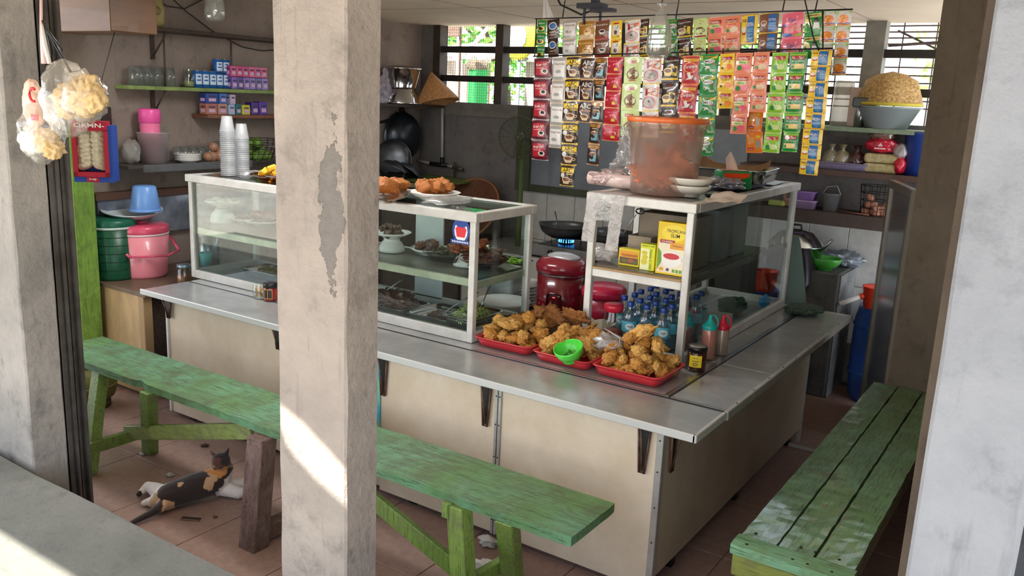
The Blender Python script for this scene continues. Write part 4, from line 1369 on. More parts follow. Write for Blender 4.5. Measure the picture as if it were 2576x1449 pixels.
hz = XZ(1690, 560, 3.645)[1]
carton('tall yellow sweetener box with a red teacup on the tall case shelf', 'box', x0c, 3.645, x1c, 3.70, zr, hz, 'eac71e',
       [('r', 'w', .05, .04, .97, .62), ('e', 'y', .55, .8, .42, .16), ('t', 'k', 'TROPICANA', .3, .81, .98, .87), ('t', 'k', 'SLIM', .45, .72, .75, .79), ('r', 'm', .1, .6, .6, .665), ('t', 'w', 'CLASSIC', .16, .615, .54, .65),
        ('r', 'o', .45, .5, .92, .62), ('t', 'k', 'Tropicana', .52, .54, .86, .58), ('e', 'c', .52, .3, .36, .16), ('e', 'r', .52, .36, .28, .06), ('o', 'c', .9, .32, .09, .08, .03), ('p', 'g', [(.04, .5), (.16, .42), (.2, .25), (.05, .08)]),
        ('e', 'o', .2, .1, .08, .035), ('e', 'v', .42, .1, .05, .03), ('r', 'g', .58, .06, .66, .12), ('r', 'g', .7, .06, .78, .12), ('r', 'g', .82, .06, .9, .12)], None,
       {'w': 'f0e6c8', 'y': 'f2d93a', 'k': '2c2a16', 'm': 'a8283a', 'o': 'e8a030', 'c': 'f0ece8', 'r': 'c8303a', 'g': '6aa02c', 'v': '5a3a7a'}, name='tea_box')
carton('large closed brown cardboard box in the middle of the tall case shelf', 'box', -1.80, 3.84, -1.50, 4.02, zr, zr + .25, 'a39a8c', m=mat('8f8270', .6, 0, col2='7d715f', vs=6))
carton('grey carton standing behind the large brown box in the tall case', 'box', -1.72, 4.12, -1.50, 4.30, zr, zr + .26, '8d8f90', m=mat('8b8d8c', .6, 0, col2='777a7a', vs=5))
carton('tall pale carton towards the back of the tall case shelf', 'box', -1.70, 4.36, -1.50, 4.56, zr, zr + .27, 'a5a3a0', m=mat('9c9a98', .6, 0, col2='878583', vs=5))
tag(B().blob((0, 0, .03), (.07, .09, .035), 3, .25, 2.5, 12, flatz=-.029).build('snack_bag', mat('4a9fc8', .25, coat=.4), loc=(-1.62, 4.2, zr + .262)), 'blue foil bag on top of the grey carton in the tall case', 'bag')
tag(B().blob((0, 0, .045), (.07, .06, .042), 3, .2, 2.5, 14, flatz=-.04).build('plastic_bag', M_BAGW, loc=(XZ(1530, 650, 3.75)[0] - .01, 3.72, zr + .001)), 'small knotted white plastic bag at the left end of the shelf', 'bag')
t = thing('scissors', 'scissors hanging inside the top left corner of the tall case', 'scissors', P(1600, 540, y=3.66))
B().tube([(0, 0, 0), (-.03, 0, -.05), (-.06, 0, -.1)], [.006, .008, .003], 6, flat=.3).build('blade', mat('c9ccce', .3, .8), t)
B().tube([(0.02 + .022 * math.cos(a_ * PI / 6), 0, .018 + .012 * math.sin(a_ * PI / 6)) for a_ in range(12)], .004, 6, closed=True).build('handle', M_BLACK, t)
# bottles on the case floor
M_PET = pane('bottle_plastic_clear', 'f6fbfd', .12)
M_WATER = film('bottle_water', 'd4eef8', .72, '9fd4ea', .05, .03)
def bottle_proto(loc, label, grp):
    t = thing('water_bottle', label, 'bottle', loc, 0, grp)
    r = .036
    pr = [(0, .004), (r * .6, 0), (r * .95, .004), (r, .015)]
    for k in range(6):
        z = .02 + k * .014
        pr += [(r, z), (r * .95, z + .004), (r, z + .009)]
    pr += [(r, .15), (r * .96, .168), (r * .7, .19), (r * .42, .205), (r * .4, .216)]
    B().lathe(pr, 24).build('bottle_body', M_PET, t)
    B().lathe([(0, .006), (r * .93, .006), (r * .93, .16), (0, .162)], 16).build('water', M_WATER, t)
    B().lathe([(r * 1.02, .088), (r * 1.03, .09), (r * 1.03, .138), (r * 1.02, .14)], 24).build('label_band', mat('58b4cc', .4), t)
    lbd = t.children[-1] if t.children else t
    lbd = [c for c in t.children if c.name.startswith('label_band')][0]
    b = B()
    decal(b, [('e', 'w', .5, .5, .42, .36), ('p', 'g', [(.1, .1), (.9, .1), (.6, .3), (.3, .25)]), ('t', 'b', 'Agia', .25, .38, .75, .66)], lambda u, v, h: Vector(((r * 1.03 + h) * math.sin((u - .5) * 1.5), -(r * 1.03 + h) * math.cos((u - .5) * 1.5), .09 + v * .048)), {'w': 0, 'g': 1, 'b': 2}, .0006)
    b.build('label_print', [mat('dff0f4', .4), mat('6fae4a', .4), mat('2c6a9c', .4)], lbd)
    B().lathe([(r * .44, .208), (r * .46, .21), (r * .46, .228), (r * .4, .232), (0, .232)], 20).build('cap', mat('1f3f8f', .35), t)
    return t
zb2 = ZC + .0105
bp = None
GB_ = 'water bottles in the tall case'
fronts = [(1590, 720, 'front water bottle next to the red-lidded jar'), (1632, 722, 'middle water bottle of the front row in the tall case'), (1675, 725, 'front water bottle beside the corner post of the tall case')]
for px, py, lb_ in fronts:
    p = P(px, py, y=3.70)
    if bp is None:
        bp = bottle_proto((p.x, 3.70, zb2), lb_, GB_); o = bp
    else:
        o = copytree(bp); o.location = (p.x, 3.70, zb2); o['label'] = lb_
    o.rotation_euler = (0, 0, .5 + px % 3)
    o.rotation_euler.z = .55
for i in range(4):
    for j in range(5):
        o = copytree(bp); o.location = (-1.83 + i * .085 + .01 * (j % 2), 3.80 + j * .095, zb2)
        o['label'] = 'water bottle behind the front row, %s row back, %s from the left' % (ORD[j], ORD[i])
        o.rotation_euler = (0, 0, .4 * j + i)
p = P(1538, 720, y=3.68)
t = jar('clear jar with a red lid and red sweets left of the water bottles', (p.x + .012, 3.70, zb2), .052, .175, M_JGL, mat('c4553c', .5, 0, col2='8c3a30', vs=30), mat('c8233c', .35), .03, .42, None, .86)
b = B().blob((0, 0, .05), (.08, .11, .05), 4, .15, 2, 21, flatz=-.045)
tag(b.build('cloth', mat('22402f', .9), loc=(-1.6, 4.75, zb2)), 'dark green cloth heaped at the back of the tall case floor', 'cloth')
tag(B().box((-.07, -.03, 0), (.07, .03, .1), bev=.006).build('napkin_pack', mat('c8c2b4', .7), loc=(-1.52, 4.32, zb2), rot=(0, 0, .3)), 'pale paper pack behind the squeeze bottles inside the tall case', 'pack')
tag(B().blob((0, 0, .04), (.03, .05, .04), 3, .2, 2, 23, flatz=-.035).build('plastic_bag', mat('3f9fe0', .3, coat=.4), loc=(-1.50, 5.03, zb2)), 'small bright blue bag in the far corner of the tall case', 'bag')

# ================================================================ on top of the tall case
tz = rz1 + .001
p = P(1690, 478, z=tz)
bk = thing('bucket', 'tall clear plastic bucket with an orange lid holding orange crackers', 'bucket', (-1.70, 3.86, tz))
R0, R1, HB = .155, .182, .37
top_z = P(1690, 296, y=bk.location.y).z
HB = top_z - tz
B().lathe([(0, 0), (R0 - .01, 0), (R0, .008), (R1 * .97, HB - .05), (R1 * 1.02, HB - .048), (R1 * 1.02, HB - .02)], 40).build('bucket_body', film('bucket_plastic', 'fdf4ee', .6, 'f0d6c6', .25, .06), bk)
B().lathe([(R1 * 1.01, HB - .024), (R1 * 1.06, HB - .024), (R1 * 1.07, HB - .004), (R1 * 1.03, HB), (R1 * .95, HB - .006), (0, HB - .006)], 40).build('lid', mat('f07a3c', .35, coat=.2), bk)
KRU = mat('f08a5c', .5, 0, col2='ee8a58', vs=10, bmp=.3, bs=50, tl=.25)
for k in range(11):
    r_ = random.Random(k + 50)
    a = r_.uniform(0, 6.28); q = r_.uniform(.02, .085)
    put('cracker', 'lace', k % 6, KRU, (bk.location.x + q * math.cos(a), bk.location.y + q * math.sin(a), tz + .05 + .13 * (k / 11)), .15, (r_.uniform(-1.2, 1.2), r_.uniform(-1.2, 1.2), r_.uniform(0, 6)), 'orange rice cracker inside the clear plastic bucket', 'cracker', 'crackers in the bucket')
p = P(1730, 495, z=tz)
for k, (dz, r, lab) in enumerate(((0, .098, 'lower of two stacked cream bowls at the corner of the tall case'), (.036, .108, 'upper of two stacked cream bowls at the corner of the tall case'))):
    o = bowl_b(r, .055, .4, .003).build('bowl', mat('e4dfd2', .25, coat=.4), loc=(p.x, p.y + .02, tz + dz))
    tag(o, lab, 'bowl')
p = P(1830, 480, z=tz)
t = thing('tissue_pack', 'green and orange plastic tissue pack with a tissue pulled out', 'tissues', (p.x - .01, p.y + .09, tz), .75)
b = B().box((-.09, -.05, 0), (.09, .05, .1), bev=.018, seg=3)
b.build('wrapper', mat('1f8a4c', .25, coat=.5), t)
b = B()
decal(b, [('p', 'o', [(.0, .98), (.0, .3), (.25, .2), (.6, .55), (.98, .75), (1, .98)])], lambda u, v, h: Vector((-.072 + u * .144, -.0505 - h, .012 + v * .078)), {'o': 0}, .0008)
decal(b, [('p', 'o', [(.0, 0), (1, 0), (1, 1), (0, 1)])], lambda u, v, h: Vector((-.072 + u * .144, -.035 + v * .07, .1005 + h)), {'o': 0}, .0008)
b.build('orange_print', mat('f0521c', .3, coat=.4), t)
B().surf(lambda u, v: Vector((-.04 + u * .06 - .01 * v, .015 * math.sin(u * 5) * (1 - v), .1 + v * .1 * (1 - abs(u - .4)))), 8, 8).build('tissue', mat('e9d8c8', .9, tl=.3), t)
p = P(1745, 505, z=tz)
b = B().surf(lambda u, v: Vector((.02 + u * .16, -.03 + v * .14, .008 + .03 * v + .02 * noise.noise(Vector((u * 3, v * 3, 7))))), 8, 8)
tag(b.build('tissue', mat('e2d2c2', .9, tl=.3), loc=(p.x + .03, p.y + .02, tz)), 'loose cream tissue sheet beside the stacked bowls', 'tissue')
# steel tray behind
p = P(1830, 400, z=tz + .09)
tray('metal_tray', 'large steel tray lined with brown paper on top of the tall case', -1.66, 4.62, tz + .03, .50, .42, .07, M_TRAYM, .1, .05)
b = B().surf(lambda u, v: Vector((-.2 + u * .4, -.15 + v * .3, .015 + .05 * (abs(u - .5) * 2) ** 3 + .03 * abs(noise.noise(Vector((u * 3, v * 3, 2)))) + .05 * (v > .85))), 14, 10)
tag(b.build('paper', mat('8a6a4a', .8, 0, col2='a88a68', vs=5), loc=(-1.66, 4.62, tz + .03)), 'brown wrapping paper lining the large steel tray', 'paper')
tag(B().box((-.18, -.14, 0), (.18, .14, .028), bev=.004).build('notebook', mat('3a3340', .6), loc=(-1.66, 4.62, tz)), 'dark flat box under the large steel tray', 'box')
p = P(1905, 455, z=tz)
tag(B().blob((0, 0, .035), (.1, .13, .035), 4, .18, 2.2, 31, flatz=-.032).build('foil_bag', mat('b9bcc6', .2, .5, col2='8d90a0', vs=12, bmp=.5, bs=20), loc=(-1.57, 4.33, tz)), 'silvery crumpled snack bag on top of the tall case', 'bag')
tag(B().box((-.03, -.09, 0), (.03, .09, .012), bev=.004).build('knife', M_BLACK, loc=(-1.50, 4.02, tz), rot=(0, 0, .2)), 'black knife handle lying on the tall case top', 'knife')
tag(B().box((-.1, -.14, 0), (.1, .14, .006), bev=.002).build('magazine', mat('b9c8d4', .4), loc=(-1.57, 4.95, tz), rot=(0, 0, .1)), 'pale blue paper lying at the far end of the tall case top', 'paper')
# plastic bags on the left corner
p = P(1530, 470, z=tz)
b = B().surf(lambda u, v: Vector((-.30 + .34 * u, -.02 + .03 * math.cos(u * 4), 0)) + Vector((0, .034 * math.cos(v * 2 * PI), .034 + .034 * math.sin(v * 2 * PI))), 16, 14)
tag(b.build('straw_pack', mat('e6d2cb', .4, coat=.3, col2='d8b8b0', vs=18), loc=(p.x + .17, p.y + .03, tz)), 'long white plastic-wrapped pack lying at the left edge of the tall case', 'pack')
tag(B().blob((0, 0, .0), (.03, .025, .02), 2, .2, 2, 3).build('red_tie', mat('d8303a', .4), loc=(p.x + .22, p.y + .03, tz + .03)), 'red knot at the end of the plastic-wrapped pack', 'knot')
def crumple(w, h, f, seed, amp=.03, nu=18, nv=24, lean=0):
    return lambda u, v: Vector(((u - .5) * w * f(v), amp * noise.fractal(Vector((u * 4 + seed, v * 5, seed)), .7, 2, 3) + lean * v, v * h + amp * .4 * noise.noise(Vector((u * 5, v * 2, seed)))))
b = B().surf(crumple(.26, .30, lambda v: 1.1 - .95 * v ** .6 + .35 * max(0, v - .6), 3, .06, lean=.02), 18, 24)
tag(b.build('plastic_bag', M_FILM, loc=(p.x + .03, p.y + .09, tz), rot=(0, 0, -.2)), 'tall wispy clear plastic bag standing left of the bucket', 'bag')
tag(B().blob((0, 0, .04), (.11, .075, .042), 4, .25, 2.6, 41, flatz=-.038).build('plastic_bag', film('pink_film', 'fff2f2', .45, 'f4dede', .15, .12, .8, 40), loc=(p.x + .0, p.y + .05, tz)), 'crumpled pinkish clear bag at the left corner of the tall case', 'bag')
# singlet bags hanging over the front rail
hx0 = XZ(1478, 500, 3.57)[0]; hx1 = XZ(1572, 500, 3.57)[0]
zb0 = P(1520, 600, y=3.575).z
t = thing('carrier_bag', 'white plastic carrier bags hanging over the left corner of the tall case', 'bag', ((hx0 + hx1) / 2, 3.578, rz1))
W = hx1 - hx0
def sheet(x0, x1, z0, z1, sd):
    return B().surf(lambda u, v: Vector((x0 + (x1 - x0) * u - .02 * (1 - v), -.006 - .012 * abs(noise.noise(Vector((u * 3 + sd, v * 6, sd)))), z0 + (z1 - z0) * v)), 8, 20)
H = rz1 - zb0
sheet(-W / 2, -W / 2 + W * .33, -H * 1.12, .004, 1).build('handle', M_BAGW, t)
sheet(W / 2 - W * .33, W / 2, -H * 1.25, .004, 2).build('handle', M_BAGW, t)
sheet(-W / 2 + W * .3, W / 2 - W * .3, -H * .6, .004, 5).build('handle', M_FILM, t)
B().surf(lambda u, v: Vector((-W / 2 + W * u, -.012 + .09 * v, .005 + .006 * noise.noise(Vector((u * 6, v * 4, 3))))), 10, 6).build('bag_body', M_BAGW, t)

# ================================================================ kitchen behind
tag(B().box((-2.95, 3.95, 0), (-2.02, 4.9, .62), bev=.01).build('work_table', mat('6d655c', .6, 0, col2='57504a', vs=5), loc=(-2.5, 4.4, 0), world=True), 'low grey work table behind the counter', 'table')
IZ = .6205
p = P(1425, 700, y=4.5)
rc = thing('rice_cooker', 'dark red rice cooker with a pale lid handle on the inner table', 'rice cooker', (-2.60, 4.5, IZ))
rtop = P(1425, 640, y=4.45).z - IZ
rcw = (P(1480, 700, y=4.4) - P(1368, 700, y=4.4)).length / 2
M_RC = mat('6e1420', .22, coat=.6)
B().lathe([(0, 0), (rcw * .82, 0), (rcw * .92, .02), (rcw, .07), (rcw * .98, rtop * .68), (0, rtop * .68)], 40).build('cooker_body', M_RC, rc)
B().lathe([(rcw * .96, rtop * .68), (rcw * .99, rtop * .685), (rcw * .99, rtop * .70), (rcw * .96, rtop * .705)], 40).build('steel_ring', M_STEEL, rc)
B().lathe([(rcw * .99, rtop * .705), (rcw * 1.06, rtop * .72), (rcw * 1.06, rtop * .82), (rcw * .9, rtop * .9), (rcw * .5, rtop * .95), (0, rtop * .96)], 40).build('lid', mat('8c2030', .2, coat=.6), rc)
B().lathe([(0, 0), (rcw * .72, -.012), (rcw * .68, .006), (rcw * .4, .02), (0, .024)], 28, Matrix.Translation((.01, -.01, rtop * .945)) @ Matrix.Scale(.7, 4, (0, 1, 0))).build('lid_handle', mat('c3c6cc', .3, .3), rc)
fr_ = lambda a0, r: Vector((r * math.sin(a0), -r * math.cos(a0), 0))
B().box((-.045, -.012, -.06), (.045, .0, .05), bev=.02, seg=3, M=Matrix.Translation(fr_(.25, rcw * .98) + Vector((0, 0, .13))) @ Matrix.Rotation(.25, 4, 'Z')).build('control_panel', mat('541018', .25, coat=.5), rc)
B().box((-.008, -.002, -.002), (.008, 0, .002), M=Matrix.Translation(fr_(.25, rcw * 1.06) + Vector((0, 0, .155))) @ Matrix.Rotation(.25, 4, 'Z')).build('indicator_light', mat('ff3a3a', .4, emit=3), rc)
b = B()
for k in range(16):
    a = -.9 + (k % 8) * .13; z = .05 + .035 * (k // 8) + .012 * math.sin(k * 3)
    b.lathe([(0, .001), (.009, 0)], 6, Matrix.Translation(fr_(a, rcw * 1.003) + Vector((0, 0, z))) @ Matrix.Rotation(a, 4, 'Z') @ Matrix.Rotation(PI / 2, 4, 'X'))
b.build('flower_print', mat('a8485a', .4), rc)
rc2 = thing('cool_box', 'crimson lidded tub half hidden behind the tall case post', 'tub', (-2.28, 4.45, IZ))
B().lathe([(0, 0), (.11, 0), (.125, .2), (0, .2)], 28).build('tub_body', mat('a01c3c', .3), rc2)
B().lathe([(.128, .195), (.135, .2), (.135, .24), (.11, .26), (0, .265)], 28).build('lid', mat('c22046', .3), rc2)
p = P(1314, 770, z=IZ)
for k in range(7):
    o = plate_b(.145 + .004 * (k % 2), .028, .5).build('plate', M_WHITE, loc=(p.x - .02 + .004 * math.sin(k * 2), p.y + .02 + .004 * math.cos(k * 3), IZ + .001 + k * .0205))
    if k == 6:
        b = B()
        for a in (2.2, -.7, .6, 3.8):
            for q in range(5):
                b.lathe([(0, .0005), (.009, 0)], 6, Matrix.Translation((.105 * math.cos(a) + .014 * math.cos(q * 1.26), .105 * math.sin(a) + .014 * math.sin(q * 1.26), .0265)))
        b.build('blue_flowers', mat('3a4a9c', .3), o)
    tag(o, 'topmost white plate with blue flowers on the stack by the rice cooker' if k == 6 else 'plain white plate %s from the bottom of the stack by the rice cooker' % ORD[k], 'plate', 'plates stacked beside the rice cooker')
# tiled hob counter along the back wall
hc = thing('hob_counter', 'low tiled cooking counter along the back wall', 'counter', (-3.2, 6.0, 0))
B().box((-4.3, 5.72, 0), (-2.2, 6.385, .70), bev=.004).build('block', mat('8f8d88', .5, 0, col2='7b7975', vs=6), hc, world=True)
tm2 = None
for i in range(7):
    for z in (.16, .43):
        o = B().box((.002, -.01, .002), (.288, 0, .266), bev=.002).build('tile', mat('c6c4bd', .3, coat=.3), hc) if tm2 is None else bpy.data.objects.new('tile', tm2)
        if tm2 is None:
            tm2 = o.data
        else:
            COL.objects.link(o); o.parent = hc
        o.location = (-4.28 + i * .29 + 3.2, 5.72 - 6.0, z)
st = thing('gas_stove', 'two-burner steel gas stove on the tiled counter', 'stove', (-3.2, 5.95, .7005))
B().box((-.42, -.2, 0), (.38, .2, .1), bev=.008).build('stove_body', mat('a7a7a6', .35, .6, col2='8a8a88', vs=8), st)
B().box((-.42, -.203, .0), (.38, -.2, .015)).build('base_strip', M_BLACK, st)
B().box((-.38, -.17, .1), (.34, .18, .104)).build('hob_plate', M_BLACK, st)
for x in (-.22, .18):
    B().lathe([(0, .104), (.06, .104), (.055, .12), (.03, .125), (0, .125)], 20, Matrix.Translation((x, 0, 0))).build('burner', M_DARK, st)
    b = B()
    for k in range(4):
        a = k * PI / 2 + .4
        b.tube([(x + .03 * math.cos(a), .03 * math.sin(a), .142), (x + .12 * math.cos(a), .12 * math.sin(a), .146), (x + .12 * math.cos(a), .12 * math.sin(a), .105)], .005, 5)
    b.build('pan_support', M_BLACK, st)
    B().lathe([(0, 0), (.022, 0), (.02, .02), (0, .022)], 20, Matrix.Translation((x - .02, -.201, .055)) @ Matrix.Rotation(PI / 2, 4, 'X')).build('knob', M_BLACK, st)
b = B()
for k in range(18):
    a = k * 2 * PI / 18
    b.lathe([(.004, 0), (.005, .008), (0, .022)], 5, Matrix.Translation((-.22 + .06 * math.cos(a), .06 * math.sin(a), .118)))
b.build('blue_flame', mat('4aa8ff', .5, emit=2.5), st)
def wok(label, loc, r, h, m, name='wok', rot=(0, 0, 0), ear=0, lng=None):
    t = thing(name, label, 'wok', loc)
    t.rotation_euler = rot
    pr = []
    for k in range(9):
        u = k / 8
        pr.append((r * math.sin(u * PI / 2) ** .8, h * (1 - math.cos(u * PI / 2)) ** 1.0))
    pr2 = [(max(a - .004, 0), z + .005) for a, z in reversed(pr)]
    B().lathe(pr + [(r + .006, h + .002), (r + .005, h + .006)] + pr2, 40).build('wok_body', m, t)
    for s in (0, PI):
        b = B().tube([((r + .035 * math.sin(k / 8 * PI)) * math.cos(ear + s + (k / 8 - .5) * .5), (r + .035 * math.sin(k / 8 * PI)) * math.sin(ear + s + (k / 8 - .5) * .5), h) for k in range(9)], .006, 6)
        b.build('handle', m, t)
    if lng:
        B().tube([(r - .01, 0, h), (r + lng * .5, 0, h + .02), (r + lng, 0, h + .03)], [.008, .007, .012], 6, flat=.5).build('long_handle', m, t)
    return t
M_WOK = mat('4d5258', .3, .75, col2='2f3338', vs=5, bmp=.1, bs=30)
M_WOK2 = mat('6c7075', .32, .7, col2='53575c', vs=6)
wok('large grey wok on the left burner of the stove', (-3.42, 5.95, .842), .22, .11, M_WOK2, lng=.16)
wok('grey wok on the right burner seen behind the carrier bag', (-3.02, 5.95, .842), .19, .1, M_WOK2, ear=1)
tag(B().tube([(0, 0, 0), (-.04, .0, .06), (-.07, 0, .16)], [.012, .006, .009], 6, flat=.4).build('spatula', M_WOK2, loc=(-3.5, 6.0, .885)), 'metal spatula standing in the large wok', 'spatula')
# grey bin and black tray with green vegetables, seen through the case end
t = thing('bucket', 'pale grey square bucket behind the right end of the long case', 'bucket', (-2.98, 4.45, IZ))
rrect(B(), .22, .2, [(.02, 0), (0, .26), (0, .27), (.012, .27), (.03, .01)], .03).build('bucket_body', mat('9da6a6', .4), t)
tray('food_tray', 'black tray of lime-green vegetables on top of the grey bucket', -2.98, 4.45, IZ + .271, .28, .22, .045, M_BLACK, 0, .03)
b = B()
for k in range(160):
    a = rs.uniform(0, 6.28); q = math.sqrt(rs.random())
    c = Vector((q * .11 * math.cos(a), q * .08 * math.sin(a), .01 + .03 * rs.random()))
    d = Vector((rs.uniform(-1, 1), rs.uniform(-1, 1), rs.uniform(-.4, .4))).normalized() * .014
    b.tube([c - d, c + d], .005, 4, mi=k % 2)
tag(tag(b.build('chopped_greens', [mat('a8d43a', .5, tl=.2), mat('86b82c', .5, tl=.2)], loc=(-2.98, 4.45, IZ + .278)), 'lime-green chopped vegetables in the black tray', 'vegetables'), kind='stuff')
# woven round tray leaning on the back wall
t = thing('woven_tray', 'round brown woven bamboo tray leaning against the back wall', 'tray', (-4.45, 6.0, .95))
t.rotation_euler = (.95, 0, 0)
B().lathe([(0, 0), (.26, .0), (.3, .03), (.31, .03), (.27, -.006), (0, -.006)], 40).build('woven_face', mat('7a4a30', .6, 0, col2='4c2c1c', vs=60, stretch=(1, .2, 1), bmp=.5, bs=60), t)
B().tube([(.31 * math.cos(k * PI / 20), .31 * math.sin(k * PI / 20), .03) for k in range(40)], .012, 6, closed=True).build('rim', mat('8c5a3a', .6), t)
tag(B().box((-4.8, 5.75, 0), (-4.34, 6.38, .90)).build('cupboard', M_SHELF, loc=(-4.5, 6.1, 0), world=True), 'dark low cupboard in the back left corner', 'cupboard')

# hanging wok, pans and pipes at the back left corner
wk = thing('wok', 'big blackened wok hanging upside down on the left wall', 'wok', P(1022, 345, x=-5.25))
wk.location.x = -5.25
wk.rotation_euler = (0, PI / 2, 0)
wr = (P(1022, 283, x=-5.2) - P(1022, 408, x=-5.2)).length / 2
pr = [(wr * math.sin(k / 10 * PI / 2), .16 * math.cos(k / 10 * PI / 2) - .06) for k in range(11)]
B().lathe(pr + [(wr + .008, -.063), (wr + .006, -.07), (wr - .01, -.062)], 48).build('wok_body', M_WOK, wk)
B().tube([(-wr - .03 * math.sin(k / 8 * PI), -.05 + .1 * k / 8, -.06) for k in range(9)], .006, 6).build('handle', M_WOK, wk)
B().tube([(wr + .03 * math.sin(k / 8 * PI), -.05 + .1 * k / 8, -.06) for k in range(9)], .006, 6).build('handle', M_WOK, wk)
tag(B().tube([(-5.33, 5.2 + .09 * k, 1.70 - .05 * math.sin(k / 9 * PI)) for k in range(10)], .012, 6).build('cable', M_DARK, loc=(-5.33, 5.6, 1.7), world=True), 'dark cable sagging along the left wall above the wok', 'cable')
pi_ = thing('water_pipe', 'white water pipe with a tap on the back left wall', 'pipe', (-5.0, 6.37, 1.1))
pt = P(1113, 268, y=6.36); pb = P(1112, 412, y=6.36)
B().tube([pt, pb], .014, 8).build('upright', mat('b3b1ac', .4), pi_, world=True)
zp = pb.z - .01
B().tube([(-5.34, 6.36, zp + .02), (pb.x - .12, 6.36, zp)], .014, 8).build('run', mat('a3a19c', .4), pi_, world=True)
B().tube([(pb.x - .14, 6.36, zp), (pb.x + .06, 6.36, zp)], .02, 8).tube([pb + Vector((0, 0, .06)), pb - Vector((0, 0, .02))], .02, 8).build('tape_joint', M_DARK, pi_, world=True)
B().tube([(pb.x + .05, 6.36, zp), (pb.x + .17, 6.34, zp - .01)], .013, 8).build('run', mat('a3a19c', .4), pi_, world=True)
b = B().tube([(pb.x + .15, 6.34, zp - .01), (pb.x + .27, 6.32, zp - .02)], .018, 8).tube([(pb.x + .17, 6.33, zp + .04), (pb.x + .17, 6.33, zp - .01), (pb.x + .18, 6.32, zp - .13)], .01, 6)
b.build('tap', mat('5a4a40', .5, .4), pi_, world=True)
sh = thing('drying_rack', 'low rack shelf painted green in the back left corner', 'shelf', (-4.9, 6.1, 1.0))
p0 = P(1160, 460, y=6.0)
for k in range(4):
    B().box((-5.34, 5.70 + k * .16, p0.z - .012), (p0.x, 5.83 + k * .16, p0.z + .006), bev=.002).build('slat', mat('6b7d3c', .6, 0, col2='4a5a2c', vs=8), sh, world=True)
B().box((-5.34, 5.70, p0.z - .05), (p0.x, 5.72, p0.z + .0), bev=.002).build('front_rail', mat('7d8264', .6), sh, world=True)
for x in (-5.3, p0.x - .05):
    B().box((x, 5.74, .0), (x + .04, 5.78, p0.z - .012)).build('leg', M_SHELF, sh, world=True)
rz_ = p0.z + .008
c = P(990, 425, y=5.9)
t = thing('pan_lid', 'grey pan lid standing on its edge in the rack', 'lid', (c.x + .08, 5.80, rz_ + .16)); t.rotation_euler = (PI / 2 - .15, .9, .35)
B().lathe([(.165, 0), (.168, .004), (.12, .03), (0, .045)], 36).build('lid_plate', M_WOK2, t)
B().tube([(.166 * math.cos(k * PI / 18), .166 * math.sin(k * PI / 18), .0) for k in range(36)], .005, 6, closed=True).build('rim', M_STEEL, t)
for k, (dx, r, lb_) in enumerate(((.12, .15, 'grey metal basin tipped in the drying rack'), (.2, .14, 'smaller grey pan tipped behind the basin in the rack'))):
    o = bowl_b(r, .07, .6).build('basin', M_WOK2, loc=(c.x + dx, 5.86 + .07 * k, rz_ + .11 - .03 * k), rot=(PI - .5 - .2 * k, .25, 0))
    tag(o, lb_, 'basin')
b = B().surf(crumple(.14, .16, lambda v: 1, 9, .03), 8, 8)
tag(b.build('plastic_bag', M_BAGW, loc=(c.x - .14, 5.8, rz_)), 'white plastic bag at the left end of the drying rack', 'bag')
tag(B().box((-.1, -.08, 0), (.1, .08, .05), bev=.01).build('black_tray', M_BLACK, loc=(c.x + .16, 5.82, rz_)), 'black plastic tray under the tipped pans in the rack', 'tray')
# shelf with steamer and hat in the corner
lz = P(1090, 262, x=-5.2).z
ls = thing('wall_shelf', 'dark wooden corner shelf carrying the steamer and cone hat', 'shelf', (-5.25, 5.9, lz))
B().box((-5.35, 5.1, lz - .03), (-5.03, 6.38, lz - .005), bev=.003).build('board', M_SHELF, ls, world=True)
B().box((-5.35, 5.3, lz - .13), (-5.32, 5.34, lz - .03)).box((-5.35, 6.1, lz - .13), (-5.32, 6.14, lz - .03)).build('bracket', M_SHELF, ls, world=True)
lt = lz - .0045
pc = P(1022, 245, z=lt)
stm = thing('steamer', 'shiny waisted aluminium rice steamer on the corner shelf', 'steamer', (-5.19, 5.95, lt))
hh = P(1025, 168, y=5.95).z - lt
rr = (P(1068, 240, y=5.95) - P(982, 240, y=5.95)).length / 2
M_SH = mat('c9cacc', .12, 1.)
B().lathe([(0, 0), (rr, 0), (rr * 1.02, .01), (rr * .62, hh * .36), (rr * .60, hh * .42)], 40).build('base_pot', M_SH, stm)
B().lathe([(rr * .61, hh * .40), (rr * .66, hh * .42), (rr * .64, hh * .46), (rr * .86, hh * .93), (rr * .90, hh * .95), (rr * .86, hh * .97), (0, hh * .96)], 40).build('upper_pot', M_SH, stm)
B().lathe([(rr * .8, hh * .96), (rr * .5, hh * 1.01), (0, hh * 1.04)], 32).build('lid', mat('8a6a58', .35, .5), stm)
ph = P(1100, 200, z=lt)
ht = thing('cone_hat', 'cone-shaped woven bamboo steamer hat leaning beside the steamer', 'hat', P(1098, 258, y=6.2))
ht.location = (P(1100, 250, y=6.15).x, 6.15, lt + .02)
ht.rotation_euler = (.0, -.28, .0)
hr = (P(1140, 255, y=6.15) - P(1052, 255, y=6.15)).length / 2
B().lathe([(hr, 0), (hr * 1.01, .006), (.012, hr * 1.35), (0, hr * 1.37)], 36).build('woven_cone', mat('c8935c', .7, 0, col2='9c6a3c', vs=50, bmp=.5, bs=70), ht)
b = B().surf(crumple(.16, .3, lambda v: 1.2 - 1.0 * v, 12, .04), 8, 12)
pb_ = P(966, 240, x=-5.2)
tag(b.build('plastic_bag', film('violet_film', 'f0e8fa', .3, 'd9cfe4', .25, .1, .6, 30), loc=(-5.19, pb_.y, lt), rot=(0, 0, 1.3)), 'pale violet plastic bag standing on the corner shelf by the pillar', 'bag')
